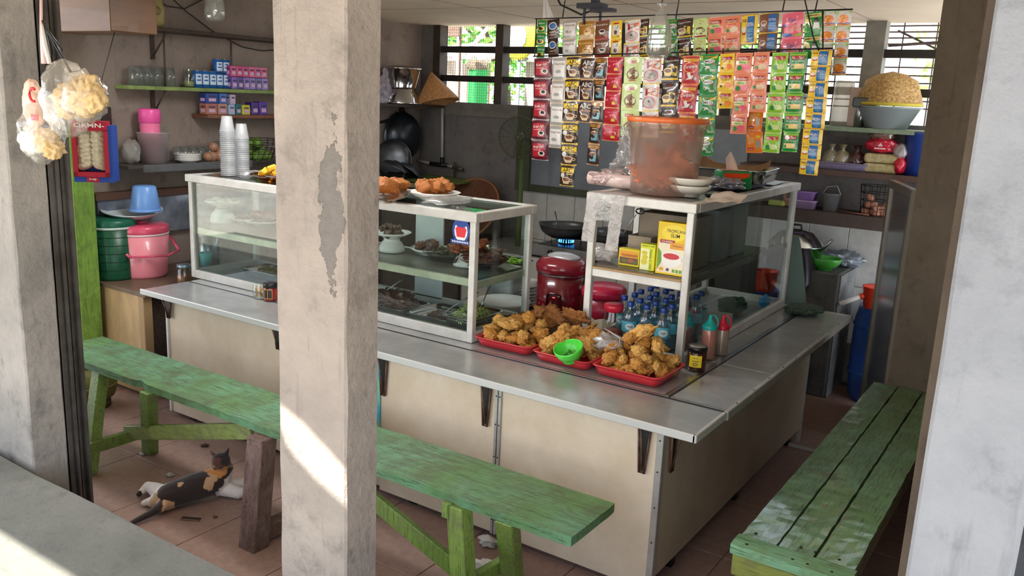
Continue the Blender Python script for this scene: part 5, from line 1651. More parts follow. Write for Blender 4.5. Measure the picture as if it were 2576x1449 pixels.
# pedestal fan cage
fc = P(1305, 345, y=6.0)
fn_ = thing('pedestal_fan', 'old wire-caged pedestal fan in front of the back wall', 'fan', (fc.x, 6.0, 0))
frr = (P(1305, 293, y=6.0) - P(1305, 397, y=6.0)).length / 2
M_WIRE = mat('55543c', .5, .3)
b = B()
FM = Matrix.Translation((fc.x, 6.0, fc.z)) @ Matrix.Rotation(.35, 4, 'Z')
for q in range(1, 9):
    rr_ = frr * q / 8
    yy = -.06 * (1 - (q / 8) ** 2)
    b.tube([(rr_ * math.cos(k * PI / 18), yy, rr_ * math.sin(k * PI / 18)) for k in range(36)], .0022 if q < 8 else .006, 4, closed=True, M=FM)
for k in range(14):
    a = k * 2 * PI / 14
    b.tube([(.02 * math.cos(a), -.06, .02 * math.sin(a)), (frr * .6 * math.cos(a), -.045, frr * .6 * math.sin(a)), (frr * math.cos(a), 0, frr * math.sin(a))], .002, 4, M=FM)
b.build('cage', M_WIRE, fn_, world=True)
B().lathe([(0, -.02), (.03, -.02), (.035, .03), (.035, .08), (0, .09)], 20, FM @ Matrix.Rotation(-PI / 2, 4, 'X')).build('motor', mat('5a5f48', .5), fn_, world=True)
B().tube([(fc.x, 6.06, .03), (fc.x, 6.06, fc.z)], [.03, .022], 10).build('pole', mat('4a5a2c', .5), fn_, world=True)
# ================================================================ left corner: table and coolers
TZ = .68
tb_ = thing('low_table', 'low wooden table with a cream front panel under the coolers', 'table', (-4.98, 3.3, 0))
B().box((-5.33, 2.995, TZ - .025), (-4.64, 3.9, TZ), bev=.003).build('table_top', mat('75604f', .5, 0, col2='5a483b', vs=6), tb_, world=True)
B().box((-5.3, 3.01, .02), (-4.72, 3.03, TZ - .026)).build('front_panel', mat('c9a878', .6, 0, col2='a98a60', vs=4, stretch=(2, 2, .6)), tb_, world=True)
B().box((-4.72, 3.0, 0), (-4.665, 3.06, TZ - .026), bev=.003).build('leg', mat('a88a62', .6), tb_, world=True)
B().box((-4.74, 3.06, .02), (-4.72, 3.86, TZ - .026)).build('side_panel', M_SHELF, tb_, world=True)
B().box((-4.72, 3.8, 0), (-4.665, 3.86, TZ - .026), bev=.003).build('leg', M_SHELF, tb_, world=True)
TZ += .0005
p = P(362, 705, z=TZ)
D_ = (p - EYE).dot(RZ)
rr = 68 / F * D_
top = P(362, 556, y=p.y + rr * .6).z - TZ
hd_ = Vector((p.x, p.y, 0)).normalized()
ck = thing('cooler', 'pink round cooler jug with a darker lid and swing handle', 'cooler', (p.x + hd_.x * rr, p.y + hd_.y * rr, TZ), math.radians(52))
rr *= .98
M_PK = mat('ee8f9c', .35, coat=.3); M_PK2 = mat('d9506e', .35, coat=.3)
B().lathe([(0, 0), (rr * .84, 0), (rr * .88, .015), (rr * .985, top * .78), (0, top * .78)], 48).build('cooler_body', M_PK, ck)
B().lathe([(rr * .97, top * .775), (rr * 1.0, top * .78), (rr * 1.0, top * .805), (rr * .97, top * .81)], 48).build('rim_band', mat('e9d9dc', .4), ck)
B().lathe([(rr * .99, top * .81), (rr * 1.0, top * .82), (rr * .99, top * .92), (rr * .93, top * .95), (0, top * .965)], 48).build('lid', M_PK2, ck)
B().lathe([(.0, top * .96), (.035, top * .96), (.035, top * .99), (.03, top), (0, top)], 24).build('lid_knob', M_PK2, ck)
a0 = .12
hp = [(-rr * 1.01, -.02, top * .70), (-rr * .95, -rr * .35, top * .66), (-rr * .35, -rr * 1.05, top * .42), (rr * .95, -rr * 1.0, top * .44), (rr * 1.35, -rr * .55, top * .5), (rr * 1.04, .0, top * .70)]
hb = B()
for u, v in zip(hp, hp[1:]):
    hb.tube([u, v], .011, 6, flat=.6)
hb.build('handle', M_PK2, ck)
p = P(262, 690, z=TZ)
gr = thing('cooler', 'dark green round cooler behind the pink one', 'cooler', (-5.19, 3.14, TZ), 0)
gr.scale = (.74, .74, .88)
B().lathe([(0, 0), (.18, 0), (.19, .02), (.2, .38), (0, .38)], 40).build('cooler_body', mat('155a3c', .35, 0, col2='0f4630', vs=40), gr)
B().lathe([(.201, .375), (.206, .378), (.206, .392), (.2, .395)], 40).build('rim_band', mat('c9d4cc', .4), gr)
B().lathe([(.205, .392), (.207, .40), (.205, .43), (.19, .445), (0, .45)], 40).build('lid', mat('166048', .35), gr)
b = B()
for k in range(11):
    a = -1.7 + k * .24
    b.tube([(.1935 * math.sin(a), -.1935 * math.cos(a), .06), (.199 * math.sin(a), -.199 * math.cos(a), .34)], .0022, 4)
for k in range(5):
    z = .08 + k * .06; r_ = .1905 + .0105 * z / .38 * 1.0
    b.tube([((r_ + .001) * math.sin(-1.7 + q * .16), -(r_ + .001) * math.cos(-1.7 + q * .16), z) for q in range(22)], .002, 4)
b.build('ribbing', mat('0a3020', .4), gr)
wt = thing('round_tray', 'white round plastic lid resting tilted on the green cooler', 'lid', (P(333, 545, y=3.3).x, 3.3, TZ + .40))
wt.rotation_euler = (.06, .1, 0)
B().lathe([(0, 0), (.15, 0), (.18, .025), (.19, .028), (.19, .034), (.15, .012), (0, .01)], 40).build('lid_plate', mat('dfe6ea', .4), wt)
bb_ = thing('pail', 'small light blue pail upside down on the white lid', 'pail', (P(366, 530, y=3.3).x, 3.3, TZ + .435))
B().lathe([(.092, 0), (.096, .006), (.072, .155), (.065, .165), (.03, .168), (0, .168)], 32).build('pail_body', mat('6f9fe0', .35, coat=.2), bb_)
B().lathe([(.092, .0), (.1, .002), (.1, .016), (.093, .018)], 32).build('rim', mat('6f9fe0', .35), bb_)
for (px, py, r, h, m, lb_, nm) in ((452, 650, .075, .30, M_STEEL, 'tall steel canister behind the pink cooler', 'canister'),):
    t = thing(nm, lb_, 'canister', (-4.86, 3.62, TZ))
    B().lathe([(0, 0), (r, 0), (r, h), (0, h)], 32).build('canister_body', m, t)
    B().lathe([(r * 1.03, h - .02), (r * 1.04, h), (r * .9, h + .02), (.02, h + .025), (.02, h + .05), (0, h + .05)], 32).build('lid', m, t)
p = P(460, 685, z=TZ)
t = thing('jar', 'small glass jar with a steel lid beside the end of the long case', 'jar', (-4.70, 3.32, TZ))
B().lathe([(0, 0), (.05, 0), (.052, .01), (.052, .1), (.042, .115)], 28).build('glass_body', M_JGL, t)
B().lathe([(0, .004), (.046, .004), (.046, .06), (0, .06)], 20).build('contents', mat('9c6a4a', .6), t)
B().lathe([(.044, .112), (.046, .114), (.046, .13), (0, .133)], 24).build('lid', mat('8fa8b8', .3, .6), t)
# helmet and metal things in the gap
t = thing('crate', 'dark crate in the gap between the low table and the counter', 'crate', (-4.48, 3.35, 0))
B().box((-.13, -.15, 0), (.13, .2, .02)).box((-.13, -.15, 0), (-.115, .2, .22)).box((.115, -.15, 0), (.13, .2, .22)).box((-.13, .185, 0), (.13, .2, .22)).box((-.13, -.15, .2), (.13, .2, .22)).build('crate_body', M_SHELF, t)
t = thing('helmet', 'grey-white helmet on the crate in the gap beside the counter', 'helmet', (-4.49, 3.3, .2205))
B().blob((0, .02, .1), (.115, .13, .1), 4, .02, 1, 1, flatz=-.09).build('shell', mat('a9b4c4', .2, coat=.6), t)
B().tube([(-.1, -.04, .03), (-.05, -.12, .07), (.03, -.13, .09), (.1, -.07, .12)], .009, 6).build('edge_trim', M_BLACK, t)
B().surf(lambda u, v: Vector((.02 + u * .13, -.13 + .08 * u, -.0 + v * .06)), 6, 3).build('visor', mat('8d98a6', .2, .3), t)
t = tag(B().box((-4.22, 3.02, 0), (-3.98, 3.3, .16), bev=.01).build('black_box', M_BLACK, loc=(-4.1, 3.1, 0), world=True), 'black box on the floor under the left end of the counter', 'box')
# gas cylinder below the bench
gc = thing('gas_cylinder', 'small olive-green gas cylinder on the floor behind the bench leg', 'gas cylinder', (-4.82, 2.72, 0))
b = B()
b.lathe([(0, .03), (.08, .035), (.135, .07), (.15, .12), (.15, .17), (.135, .22), (.08, .255), (0, .26)], 36)
b.build('tank', mat('6e6a34', .45, 0, col2='55522a', vs=6), gc)
B().lathe([(.1, 0), (.11, 0), (.11, .05), (.1, .05)], 28).build('foot_ring', mat('55522a', .5), gc)
B().lathe([(.075, .25), (.085, .25), (.085, .32), (.075, .32)], 28).build('collar', mat('6e6a34', .5), gc)
B().lathe([(.151, .143), (.1525, .143), (.1525, .149), (.151, .149)], 36).build('weld_seam', mat('8a8650', .5), gc)

# ================================================================ left wall
def xs(px, py, x=-5.2):
    return P(px, py, x=x)
def wshelf(name, label, y0, y1, z, depth, m, th=.025, brk=True):
    t = thing(name, label, 'shelf', (-5.25, (y0 + y1) / 2, z))
    B().box((-5.348, y0, z - th), (-5.35 + depth, y1, z), bev=.002).build('board', m, t, world=True)
    if brk:
        for y in (y0 + .25, y1 - .3):
            B().box((-5.348, y, z - .2), (-5.33, y + .025, z - th)).tube([(-5.34, y + .012, z - .19), (-5.35 + depth * .8, y + .012, z - th)], .006, 6).build('bracket', M_SHELF, t, world=True)
    return t
ZG = 1.91
yg0 = xs(322, 203).y; yg1 = xs(680, 228).y
wshelf('wall_shelf', 'lime green shelf of glasses and cans on the left wall', yg0, yg1 + .9, ZG, .2, M_GSHELF)
ZT = 2.285
wshelf('wall_shelf', 'dark top shelf on the left wall under the cables', xs(320, 58).y, xs(682, 100).y + .9, ZT, .22, M_SHELF)
ZM = 1.73
wshelf('wall_shelf', 'short brown shelf of packets below the lime green shelf', xs(515, 287).y, xs(682, 292).y + .6, ZM, .19, mat('8a5a40', .6, 0, col2='6b4431', vs=6))
ZL = 1.405
lsf = thing('wall_shelf', 'low steel-topped shelf of glasses and the pink pitcher on the left wall', 'shelf', (-5.25, 4, ZL))
ylo = xs(300, 405).y
B().box((-5.348, ylo, ZL - .02), (-5.1, 5.0, ZL), bev=.002).build('board', mat('5a5654', .3, .5), lsf, world=True)
B().box((-5.10, ylo + .1, ZL - .045), (-5.09, 4.2, ZL + .004)).build('front_edge', M_STEEL, lsf, world=True)
B().box((-5.348, ylo - .02, ZL - .08), (-5.32, ylo + .04, ZL + .36), bev=.003).build('upright', mat('33241d', .6), lsf, world=True)
B().box((-5.345, 3.1, 1.17), (-5.28, 5.4, 1.22), bev=.003).build('lower_beam', mat('5b4032', .6), lsf, world=True)
for (py0, py1) in ((58, 205), (215, 400)):
    pass
for yy in (xs(405, 100).y, xs(575, 130).y):
    tag(B().tube([(-5.17, yy, ZT - .02), (-5.19, yy + .01, ZG + .0)], .007, 6).build('hanger_rod', M_SHELF, loc=(-5.2, yy, 2.1), world=True), 'thin rod tying the top shelf to the lime green shelf above the %s' % ('upturned glasses' if yy < 3.9 else 'blue cans'), 'rod')
M_GL = film('tumbler_glass', 'fbfdfd', .86, 'd8dedd', .05, .04)
def tumbler(px, z, h, r, label, grp, flip=True, x=-5.24):
    y = xs(px, 200, x).y
    b = B().lathe([(0, .005), (r * .8, 0), (r, h), (r - .003, h), (r * .76, .01), (0, .012)], 24)
    o = b.build('glass', M_GL, loc=(x, y, z + (h if flip else 0) + .0008), rot=(PI if flip else 0, 0, 0))
    return tag(o, label, 'glass', grp)
for k, px in enumerate((342, 368, 394, 424)):
    tumbler(px, ZG, .125, .05, ('clear tumbler upside down at the left end of the lime green shelf', 'second clear tumbler on the lime green shelf', 'third clear tumbler on the lime green shelf', 'fourth clear tumbler on the lime green shelf, beside the gap')[k], 'tumblers on the lime green shelf')
t = jar('clear storage jar with a band of label between tumblers and blue cans', (-5.24, xs(474, 200, -5.24).y, ZG + .001), .042, .12, M_JGL, mat('a8a878', .6), None, fill=.35)
def can(px, z, r, h, colb, label, grp, lvl=0, x=-5.24):
    y = xs(px, 200, x).y
    t = thing('milk_can', label, 'can', (x, y, z + lvl * (h + .001) + .0008), 1.2, grp)
    B().lathe([(0, 0), (r, 0), (r, h), (0, h)], 24).build('can_body', mat(colb, .35), t)
    B().lathe([(r * .9, h - .003), (r * 1.01, h - .002), (r * 1.01, h + .001), (r * .9, h)], 24).build('rim', M_STEEL, t)
    b = B()
    decal(b, [('r', 'w', .1, .2, .6, .8), ('r', 'b', .18, .6, .5, .7), ('r', 'b', .18, .4, .5, .48), ('r', 'c', .7, .1, .95, .9)], lambda u, v, q: Vector(((r + q) * math.sin((u - .3) * 2.4), -(r + q) * math.cos((u - .3) * 2.4), v * h)), {'w': 0, 'b': 1, 'c': 2}, .0007)
    b.build('can_print', [mat('c8dcec', .4), mat('2450a8', .4), mat('7fb4dc', .4)], t)
    return t
for k, px in enumerate((496, 514, 532, 549, 566)):
    can(px, ZG, .036, .115, '2c6ab4', '%s blue and white can from the left in the lower row' % ORD[k], 'lower row of blue cans')
for px in (549, 566):
    can(px, ZG, .036, .1, '2c6ab4', '%s blue can standing on top of the blue can row' % ('left' if px < 560 else 'right'), 'blue cans stacked on top', 1)
def pkt(px0, px1, z, h, col, label, grp, x=-5.16, d=.08, pr=None):
    y0 = xs(px0, 200, x).y; y1 = xs(px1, 200, x).y
    t = thing('packet', label, 'packet', (x - d / 2, (y0 + y1) / 2, z + .0008), 0, grp)
    w = y1 - y0 - .002
    B().box((-d / 2, -w / 2, 0), (d / 2, w / 2, h), bev=.003).build('carton', mat(col, .3, coat=.4), t)
    b = B()
    its = pr or [('r', 'w', .2, .2, .8, .5), ('r', 'd', .2, .62, .8, .75)]
    for dx, S in ((0, lambda u, v, q: Vector((d / 2 + q, -w / 2 + u * w, v * h))), (1, lambda u, v, q: Vector((-d / 2 + u * d, -w / 2 - q, v * h)))):
        decal(b, its, S, {'w': 0, 'd': 1}, .0007)
    b.build('print', [mat('c9a8c4', .4), mat('3a2a4c', .4)], t)
    return t
for k in range(6):
    pkt(583 + k * 15.3, 598 + k * 15.3, ZG, .085, ('6a4aa0', '4c3a86', '7a5ab0')[k % 3], '%s purple carton from the left in the lower row on the lime shelf' % ORD[k], 'purple cartons on the lime green shelf')
    pkt(581 + k * 15.3, 596 + k * 15.3, ZG + .087, .075, ('b83a7a', 'c8346a')[k % 2], '%s pink carton from the left stacked on the purple cartons' % ORD[k], 'pink cartons on the lime green shelf')
for (a, c, z, h, col, lb_) in ((517, 545, 0, .075, 'a86a5a', 'salmon packet at the left of the short brown shelf'), (547, 570, 0, .075, 'b08474', 'pale brown packet on the short brown shelf'), (573, 590, 0, .07, '9ab0d0', 'pale blue packet on the short brown shelf'),
                                (592, 606, 0, .075, '1f6a6c', 'teal packet on the short brown shelf'), (608, 628, 0, .07, 'c4bc2c', 'open yellow carton on the short brown shelf'), (632, 650, 0, .09, '4a2c86', 'dark purple box on the short brown shelf'), (652, 672, 0, .095, '5a34a0', 'violet box beside the pillar on the short brown shelf'),
                                (517, 548, .076, .07, '23408c', 'dark blue packet on top of the salmon one'), (551, 570, .076, .07, '3a6ab8', 'blue packet on top of the pale brown one'), (578, 592, .071, .07, 'b0a8c0', 'silver packet on top of the pale blue one')):
    pkt(a, c, ZM + z, h, col, lb_, None)
# pink pitcher in a tub
pt_ = thing('tub', 'cloudy plastic tub holding the pink pitcher on the low shelf', 'tub', (-5.22, xs(388, 380, -5.22).y, ZL + .001))
B().lathe([(0, 0), (.08, 0), (.105, .2), (.11, .2), (.11, .205), (.1, .2), (.075, .006), (0, .006)], 28).build('tub_body', film('tub_plastic', 'fafafa', .5, 'f4f2f2', .3, .03), pt_)
pk = thing('pitcher', 'bright pink pitcher with a ribbed pink lid standing in the tub', 'pitcher', (-5.225, pt_.location.y - .02, ZL + .008))
B().lathe([(0, 0), (.055, 0), (.065, .27), (0, .27)], 28).build('pitcher_body', mat('ee7aa6', .35), pk)
b = B().lathe([(.068, .26), (.07, .262), (.07, .34), (.064, .35), (0, .352)], 32, fn=lambda p_, a: Vector((p_.x * (1 + .02 * math.sin(a * 16)), p_.y * (1 + .02 * math.sin(a * 16)), p_.z)))
b.build('lid', mat('f05aa8', .35), pk)
b = B().blob((0, 0, .08), (.07, .05, .08), 3, .15, 2, 3, flatz=-.075)
tag(b.build('frosted_tub', film('frost', 'fafafa', .45, 'dcdad6', .4, .03), loc=(-5.24, xs(328, 380, -5.24).y, ZL + .001)), 'frosted plastic tub at the left end of the low shelf', 'tub')
for k, px in enumerate((438, 458, 478, 498, 520, 540, 560)):
    tumbler(px, ZL, .10 + .03 * (k % 2) * (k > 3), .04, '%s clear glass from the left at the back of the low shelf' % ORD[k], 'glasses on the low shelf', True, -5.27)
yp = xs(474, 388, -5.16).y
for k in range(4):
    tag(plate_b(.09, .022, .5).build('plate', M_WHITE, loc=(-5.17, yp, ZL + .001 + k * .012)), '%s small white plate from the bottom of the low shelf stack' % ORD[k], 'plate', 'small plates on the low shelf')
# limes in a wire basket
yb_ = xs(650, 420, -5.15).y
wb_ = thing('wire_basket', 'round black wire basket of limes at the right of the low shelf', 'basket', (-5.16, yb_, ZL + .001))
b = B()
for q in range(5):
    r_ = .11 + .012 * q
    b.tube([(r_ * math.cos(k * PI / 12), r_ * math.sin(k * PI / 12), .01 + q * .035) for k in range(24)], .0025, 4, closed=True)
for k in range(18):
    a = k * PI / 9
    b.tube([(.11 * math.cos(a), .11 * math.sin(a), .01), (.16 * math.cos(a + .2), .16 * math.sin(a + .2), .15)], .002, 4)
b.build('wire_cage', M_BLACK, wb_)
heap(16, -5.16, yb_, ZL + .005, .09, .09, .16, 'ball', [mat('4f7a2c', .35, 0, col2='7a9c3c', vs=8, coat=.3)], .075, 'lime', 'green lime in the wire basket on the low shelf', 'lime', 'limes in the wire basket')
heap(5, -5.22, yb_ - .32, ZL + .005, .05, .08, .08, 'ball', [mat('b08468', .45, coat=.2)], .08, 'onion', 'brown onion beside the wire basket on the low shelf', 'onion', 'onions on the low shelf')
# foil sheet under the beam
b = B().surf(lambda u, v: Vector((-5.3 + .02 * noise.noise(Vector((u * 9, v * 3, 4))), 3.12 + u * 1.6, .92 + v * .25)), 40, 6)
tag(b.build('foil_sheet', mat('a8b0bc', .3, .5, col2='6c7484', vs=4, bmp=.5, bs=14), loc=(-5.3, 3.9, 1.0), world=True), 'crinkled silvery sheet hanging behind the coolers', 'sheet')
# canister on the top shelf, cables
yv = xs(385, 50, -5.24).y
t = thing('canister', 'khaki yellow plastic canister with a round cap at the top of the left wall', 'canister', (-5.24, yv, ZT + .001))
B().lathe([(0, 0), (.05, 0), (.07, .03), (.075, .12), (.05, .2), (.045, .24), (0, .24)], 28).build('canister_body', mat('a89a62', .45), t)
B().lathe([(0, 0), (.028, 0), (.028, .012), (0, .014)], 20, Matrix.Translation((.068, -.02, .1)) @ Matrix.Rotation(PI / 2, 4, 'Y')).build('round_cap', mat('8f8450', .4), t)
cb = B().tube([xs(430, -6, -5.33), xs(470, 30, -5.33), xs(540, 82, -5.33), xs(610, 118, -5.33), xs(660, 128, -5.33), xs(720, 124, -5.33)], .004, 6)
cb.tube([xs(390, -6, -5.33), xs(420, 16, -5.33), xs(465, 22, -5.33), xs(520, -6, -5.33)], .004, 6)
tag(cb.build('cable', mat('2c2724', .5), loc=(-5.33, 4, 2.4), world=True), 'thin dark cables looping across the top of the left wall', 'cable')
tag(B().box((-5.345, 2.86, P(200, 78, y=2.86).z), (P(278, 60, y=2.86).x, 3.15, 2.548), bev=.004).build('cabinet', mat('674424', .5, 0, col2='54371c', vs=3, stretch=(1, 1, 4), coat=.2), loc=(-4.9, 3, 2.3), world=True), 'brown wooden cabinet hung under the ceiling above the green wall', 'cabinet')
# small water bag near the ceiling on the left
M_WBAG = film('water_bag', 'fafbfa', .7, 'eef0ee', .06, .1)
def waterbag(label, px, pytop, pybot, y, wpx):
    top = P(px, pytop, y=y); bot = P(px, pybot, y=y)
    D_ = (bot - EYE).dot(RZ)
    r_ = wpx / 2 / F * D_
    h = top.z - bot.z
    t = thing('water_bag', label, 'bag', (bot.x, y, bot.z))
    B().lathe([(0, .01), (r_ * .7, .0), (r_ * .98, h * .1), (r_, h * .3), (r_ * .92, h * .55), (r_ * .5, h * .82), (r_ * .12, h * .97), (r_ * .1, h), (r_ * .45, h * 1.06), (r_ * .2, h * 1.1), (0, h * 1.05)], 28).build('bag_film', M_WBAG, t)
    B().lathe([(0, .014), (r_ * .66, .006), (r_ * .94, h * .1), (r_ * .96, h * .3), (r_ * .88, h * .55), (0, h * .56)], 28).build('water', pane('bag_water', 'f8faf8', .06), t)
    b = B().tube([(0, 0, h), (.0, 0, 2.55 - bot.z)], .003, 5)
    b.build('string', M_BLACK, t)
    return t
waterbag('clear bag of water hung in front of the left wall shelves', 541, -35, 54, 3.6, 50)

# noodle display box on the green wall
x0, zt_ = XZ(190, 300, 2.70); x1, zb_ = XZ(272, 462, 2.70)
nb = thing('noodle_box', 'red and blue framed display box of pale noodle bundles on the green wall', 'display box', (P(236, 380, y=2.72).x, 2.72, zb_), math.radians(46))
W = .185; H = zt_ - zb_
M_RB = mat('a81f34', .4); M_BB = mat('24469a', .4)
B().box((-W / 2 + .0, .0, 0), (W / 2 + .02, .065, H * .93)).build('box_body', M_BB, nb)
b = B()
for a, c in (((-W / 2, -.075, .03), (-W / 2 + .022, .0, H * .9)), ((W / 2 - .022, -.075, .03), (W / 2, .0, H * .9)), ((-W / 2, -.075, .03), (W / 2, 0, .055)), ((-W / 2, -.075, H * .84), (W / 2, 0, H * .86))):
    b.box(a, c)
b.build('front_frame', M_RB, nb)
B().box((-W / 2, -.072, H * .86), (W / 2, .0, H)).build('header', M_RB, nb)
B().box((W / 2, -.07, 0), (W / 2 + .02, 0, H * .93)).build('side_panel', M_BB, nb)
B().box((-W / 2, -.07, 0), (W / 2, 0, .03)).build('base_strip', M_BB, nb)
b = B()
decal(b, [('t', 'w', 'ORMN-', .08, .2, .92, .8)], lambda u, v, q: Vector((-W / 2 + u * W, -.0725 - q, H * .87 + v * H * .12)), {'w': 0}, .0008)
decal(b, [('r', 'r', .35, .05, .7, .95), ('t', 'w', 'n-ep', .42, .3, .62, .7)], lambda u, v, q: Vector((-W / 2 + u * W, -.0705 - q, v * .03)), {'w': 0, 'r': 1}, .0008)
tag(b.build('lettering', [mat('f2ece4', .4), M_RB], nb), kind='stuff')
NOO = mat('d9cfb4', .7, 0, col2='b8ab8c', vs=30, bmp=.6, bs=60)
for k in range(8):
    z = .085 + k * (H * .76 - .05) / 8
    for s in (-1, 1):
        b = B().blob((0, 0, 0), (W * .26, .03, .028), 3, .12, 3, k + s)
        o = b.build('noodle_bundle', NOO, nb, (s * W * .2, -.035, z + .01))
        o.rotation_euler = (0, s * .45, 0)

B().tube([(0, -.03, H), (.117, .12, 2.2 - zb_)], .003, 5).build('hanging_cord', M_DARK, nb)

# ================================================================ bag bundle at the left pillar
yb2 = 1.60
hc_ = P(150, 165, y=yb2)
bd = thing('bag_bundle', 'bundle of clear bags of crackers hung on a string beside the left pillar', 'bag', hc_)
def bagpart(px, py, wpx, hpx, sd, m, name='clear_bag', dep=.07, amp=.09):
    c = P(px, py, y=yb2)
    D_ = (c - EYE).dot(RZ)
    b = B().blob((0, 0, 0), (wpx / 2 / F * D_, dep, hpx / 2 / F * D_), 4, amp, 2.2, sd, oct=3)
    return b.build(name, m, bd, c - hc_)
M_CB = film('crinkled_clear', 'ffffff', .9, 'f6f4f0', .08, .05, .7, 14)
bagpart(165, 250, 150, 190, 3, M_CB)
bagpart(105, 335, 130, 150, 5, M_CB)
bagpart(215, 245, 100, 130, 7, M_CB)
bagpart(85, 265, 70, 130, 8, mat('f0c8b0', .5, 0, col2='e8dccc', vs=9, tl=.3), 'snack_packet', .03, .08)
b = B(); c = P(85, 265, y=yb2 - .035) - hc_
b.tube([c + Vector((.022 * math.cos(a / 2), 0, .035 + .022 * math.sin(a / 2))) for a in range(2, 11)], .005, 6)
b.box(c + Vector((-.025, 0, -.05)), c + Vector((.02, .002, -.03)))
b.build('red_print', mat('d02c38', .4), bd)
CRK = mat('e6cfa0', .55, 0, col2='cfae74', vs=14, tl=.3, bmp=.3)
for k, (px, py, w_, h_) in enumerate(((165, 245, 80, 60), (195, 235, 70, 80), (225, 225, 60, 70), (240, 250, 55, 60), (215, 270, 60, 50), (170, 275, 60, 50), (120, 355, 60, 60), (85, 350, 40, 70), (135, 375, 45, 50))):
    o = bagpart(px, py, w_, h_, 20 + k, CRK if k not in (7,) else mat('f2efe8', .6, tl=.3), 'cracker_piece', .035, .2)
b = B().tube([P(112, 160, y=yb2) - hc_, P(104, 90, y=yb2) - hc_, P(103, -40, y=yb2 + .03) - hc_], [.012, .006, .005], 6)
b.build('string', mat('c8a8a8', .5), bd)
B().tube([P(125, 160, y=yb2) - hc_, P(112, 110, y=yb2) - hc_, P(105, 60, y=yb2) - hc_], [.008, .009, .004], 6, flat=.4).build('ribbon', mat('e4e0dc', .4), bd)
b = B()
for q in ((178, 183), (155, 125), (150, 118), (130, 140)):
    b.tube([P(108, 52, y=yb2) - hc_, P(118, 75, y=yb2) - hc_, P(q[0], q[1], y=yb2) - hc_], .0055, 5, flat=.6)
b.build('black_straps', M_BLACK, bd)

# ================================================================ right rear corner
def bshelf(label, x0, x1, y0, z, th, m, legs=True, name='wall_shelf'):
    t = thing(name, label, 'shelf', ((x0 + x1) / 2, 6.2, z))
    B().box((x0, y0, z - th), (x1, 6.398, z), bev=.002).build('board', m, t, world=True)
    return t
yS = 6.08
zg2 = P(2180, 322, y=yS).z; zb_2 = P(2100, 428, y=yS).z; zc_2 = P(2100, 536, y=yS).z
bshelf('pale green shelf carrying the grey basin under the right window', P(2078, 322, y=yS).x - .5, -.4, yS, zg2, .03, mat('8fa08a', .5, 0, col2='75876c', vs=6))
bshelf('brown shelf with noodles and bags under the pale green one', -2.1, -.4, yS, zb_2, .04, mat('5c4238', .5, 0, col2='4a342c', vs=6))
bshelf('thick dark brown lowest shelf with eggs above the white tiles', -2.0, -.4, yS, zc_2, .09, mat('4f4038', .6, 0, col2='3a2f29', vs=6))
def rp(px, py, y, z):
    q = P(px, py, y=y); return Vector((q.x, y, z))
def pr_(px, y): return 0
D6 = 6.4
gb = rp(2228, 320, 6.2, zg2 + .001)
rr_ = 78 / F * (gb - EYE).dot(RZ)
t = thing('basin', 'grey plastic basin on the pale green shelf', 'basin', gb)
bh = P(2228, 268, y=6.2).z - zg2
B().lathe([(0, .003), (rr_ * .62, 0), (rr_ * .95, bh * .9), (rr_ * 1.02, bh * .92), (rr_ * 1.02, bh), (rr_ * .93, bh), (rr_ * .6, .012), (0, .012)], 40).build('basin_body', mat('8d9698', .4), t)
B().box((-rr_ * .95, -rr_ * .78, bh * .9), (-rr_ * .45, -rr_ * .72, bh * 1.35), bev=.01).build('grip', mat('5a6062', .4), t)
wbk = thing('woven_basket', 'woven bamboo basket with a yellow rim upside down on the grey basin', 'basket', gb + Vector((0, 0, bh + .002)))
wh = P(2228, 182, y=6.2).z - zg2 - bh
def bk_fn(p_, a):
    return Vector((p_.x * (1 + .05 * math.cos(4 * a)), p_.y * (1 + .05 * math.cos(4 * a)), p_.z))
B().lathe([(rr_ * .98, .01), (rr_ * .88, wh * .35), (rr_ * .74, wh * .75), (rr_ * .4, wh * .93), (0, wh * 1.02)], 40, fn=bk_fn).build('woven_body', mat('d0ae72', .7, 0, col2='94703c', vs=70, bmp=.6, bs=60, lo=.4, hi=.6), wbk)
B().tube([((rr_ * .99) * math.cos(k * PI / 20), (rr_ * .99) * math.sin(k * PI / 20), .012) for k in range(40)], .011, 6, closed=True).build('rim', mat('c9b93c', .6), wbk)
for (px, w, h, m, lb_, nm, cat_) in ((2112, .13, .30, film('tall_tub', 'f0ece4', .4, 'c9c2b4', .3, .05), 'tall cloudy plastic jar left of the grey basin', 'plastic_jar', 'jar'), (2145, .07, .26, mat('c8b4ac', .5), 'pinkish carton standing beside the tall cloudy jar', 'carton', 'box')):
    q = rp(px, 320, 6.22, zg2 + .001)
    b = B()
    if 'jar' in nm:
        b.lathe([(0, 0), (w / 2, 0), (w / 2, h * .9), (w / 2 * .9, h), (0, h)], 24)
    else:
        b.box((-w / 2, -.04, 0), (w / 2, .04, h), bev=.003)
    tag(b.build(nm, m, loc=q), lb_, cat_)
q = rp(2158, 320, 6.14, zg2 + .001)
tag(B().lathe([(0, 0), (.03, 0), (.034, .12), (.02, .17), (.018, .2), (0, .2)], 20).build('steel_bottle', M_STEEL, loc=q), 'small steel bottle just left of the grey basin', 'bottle')
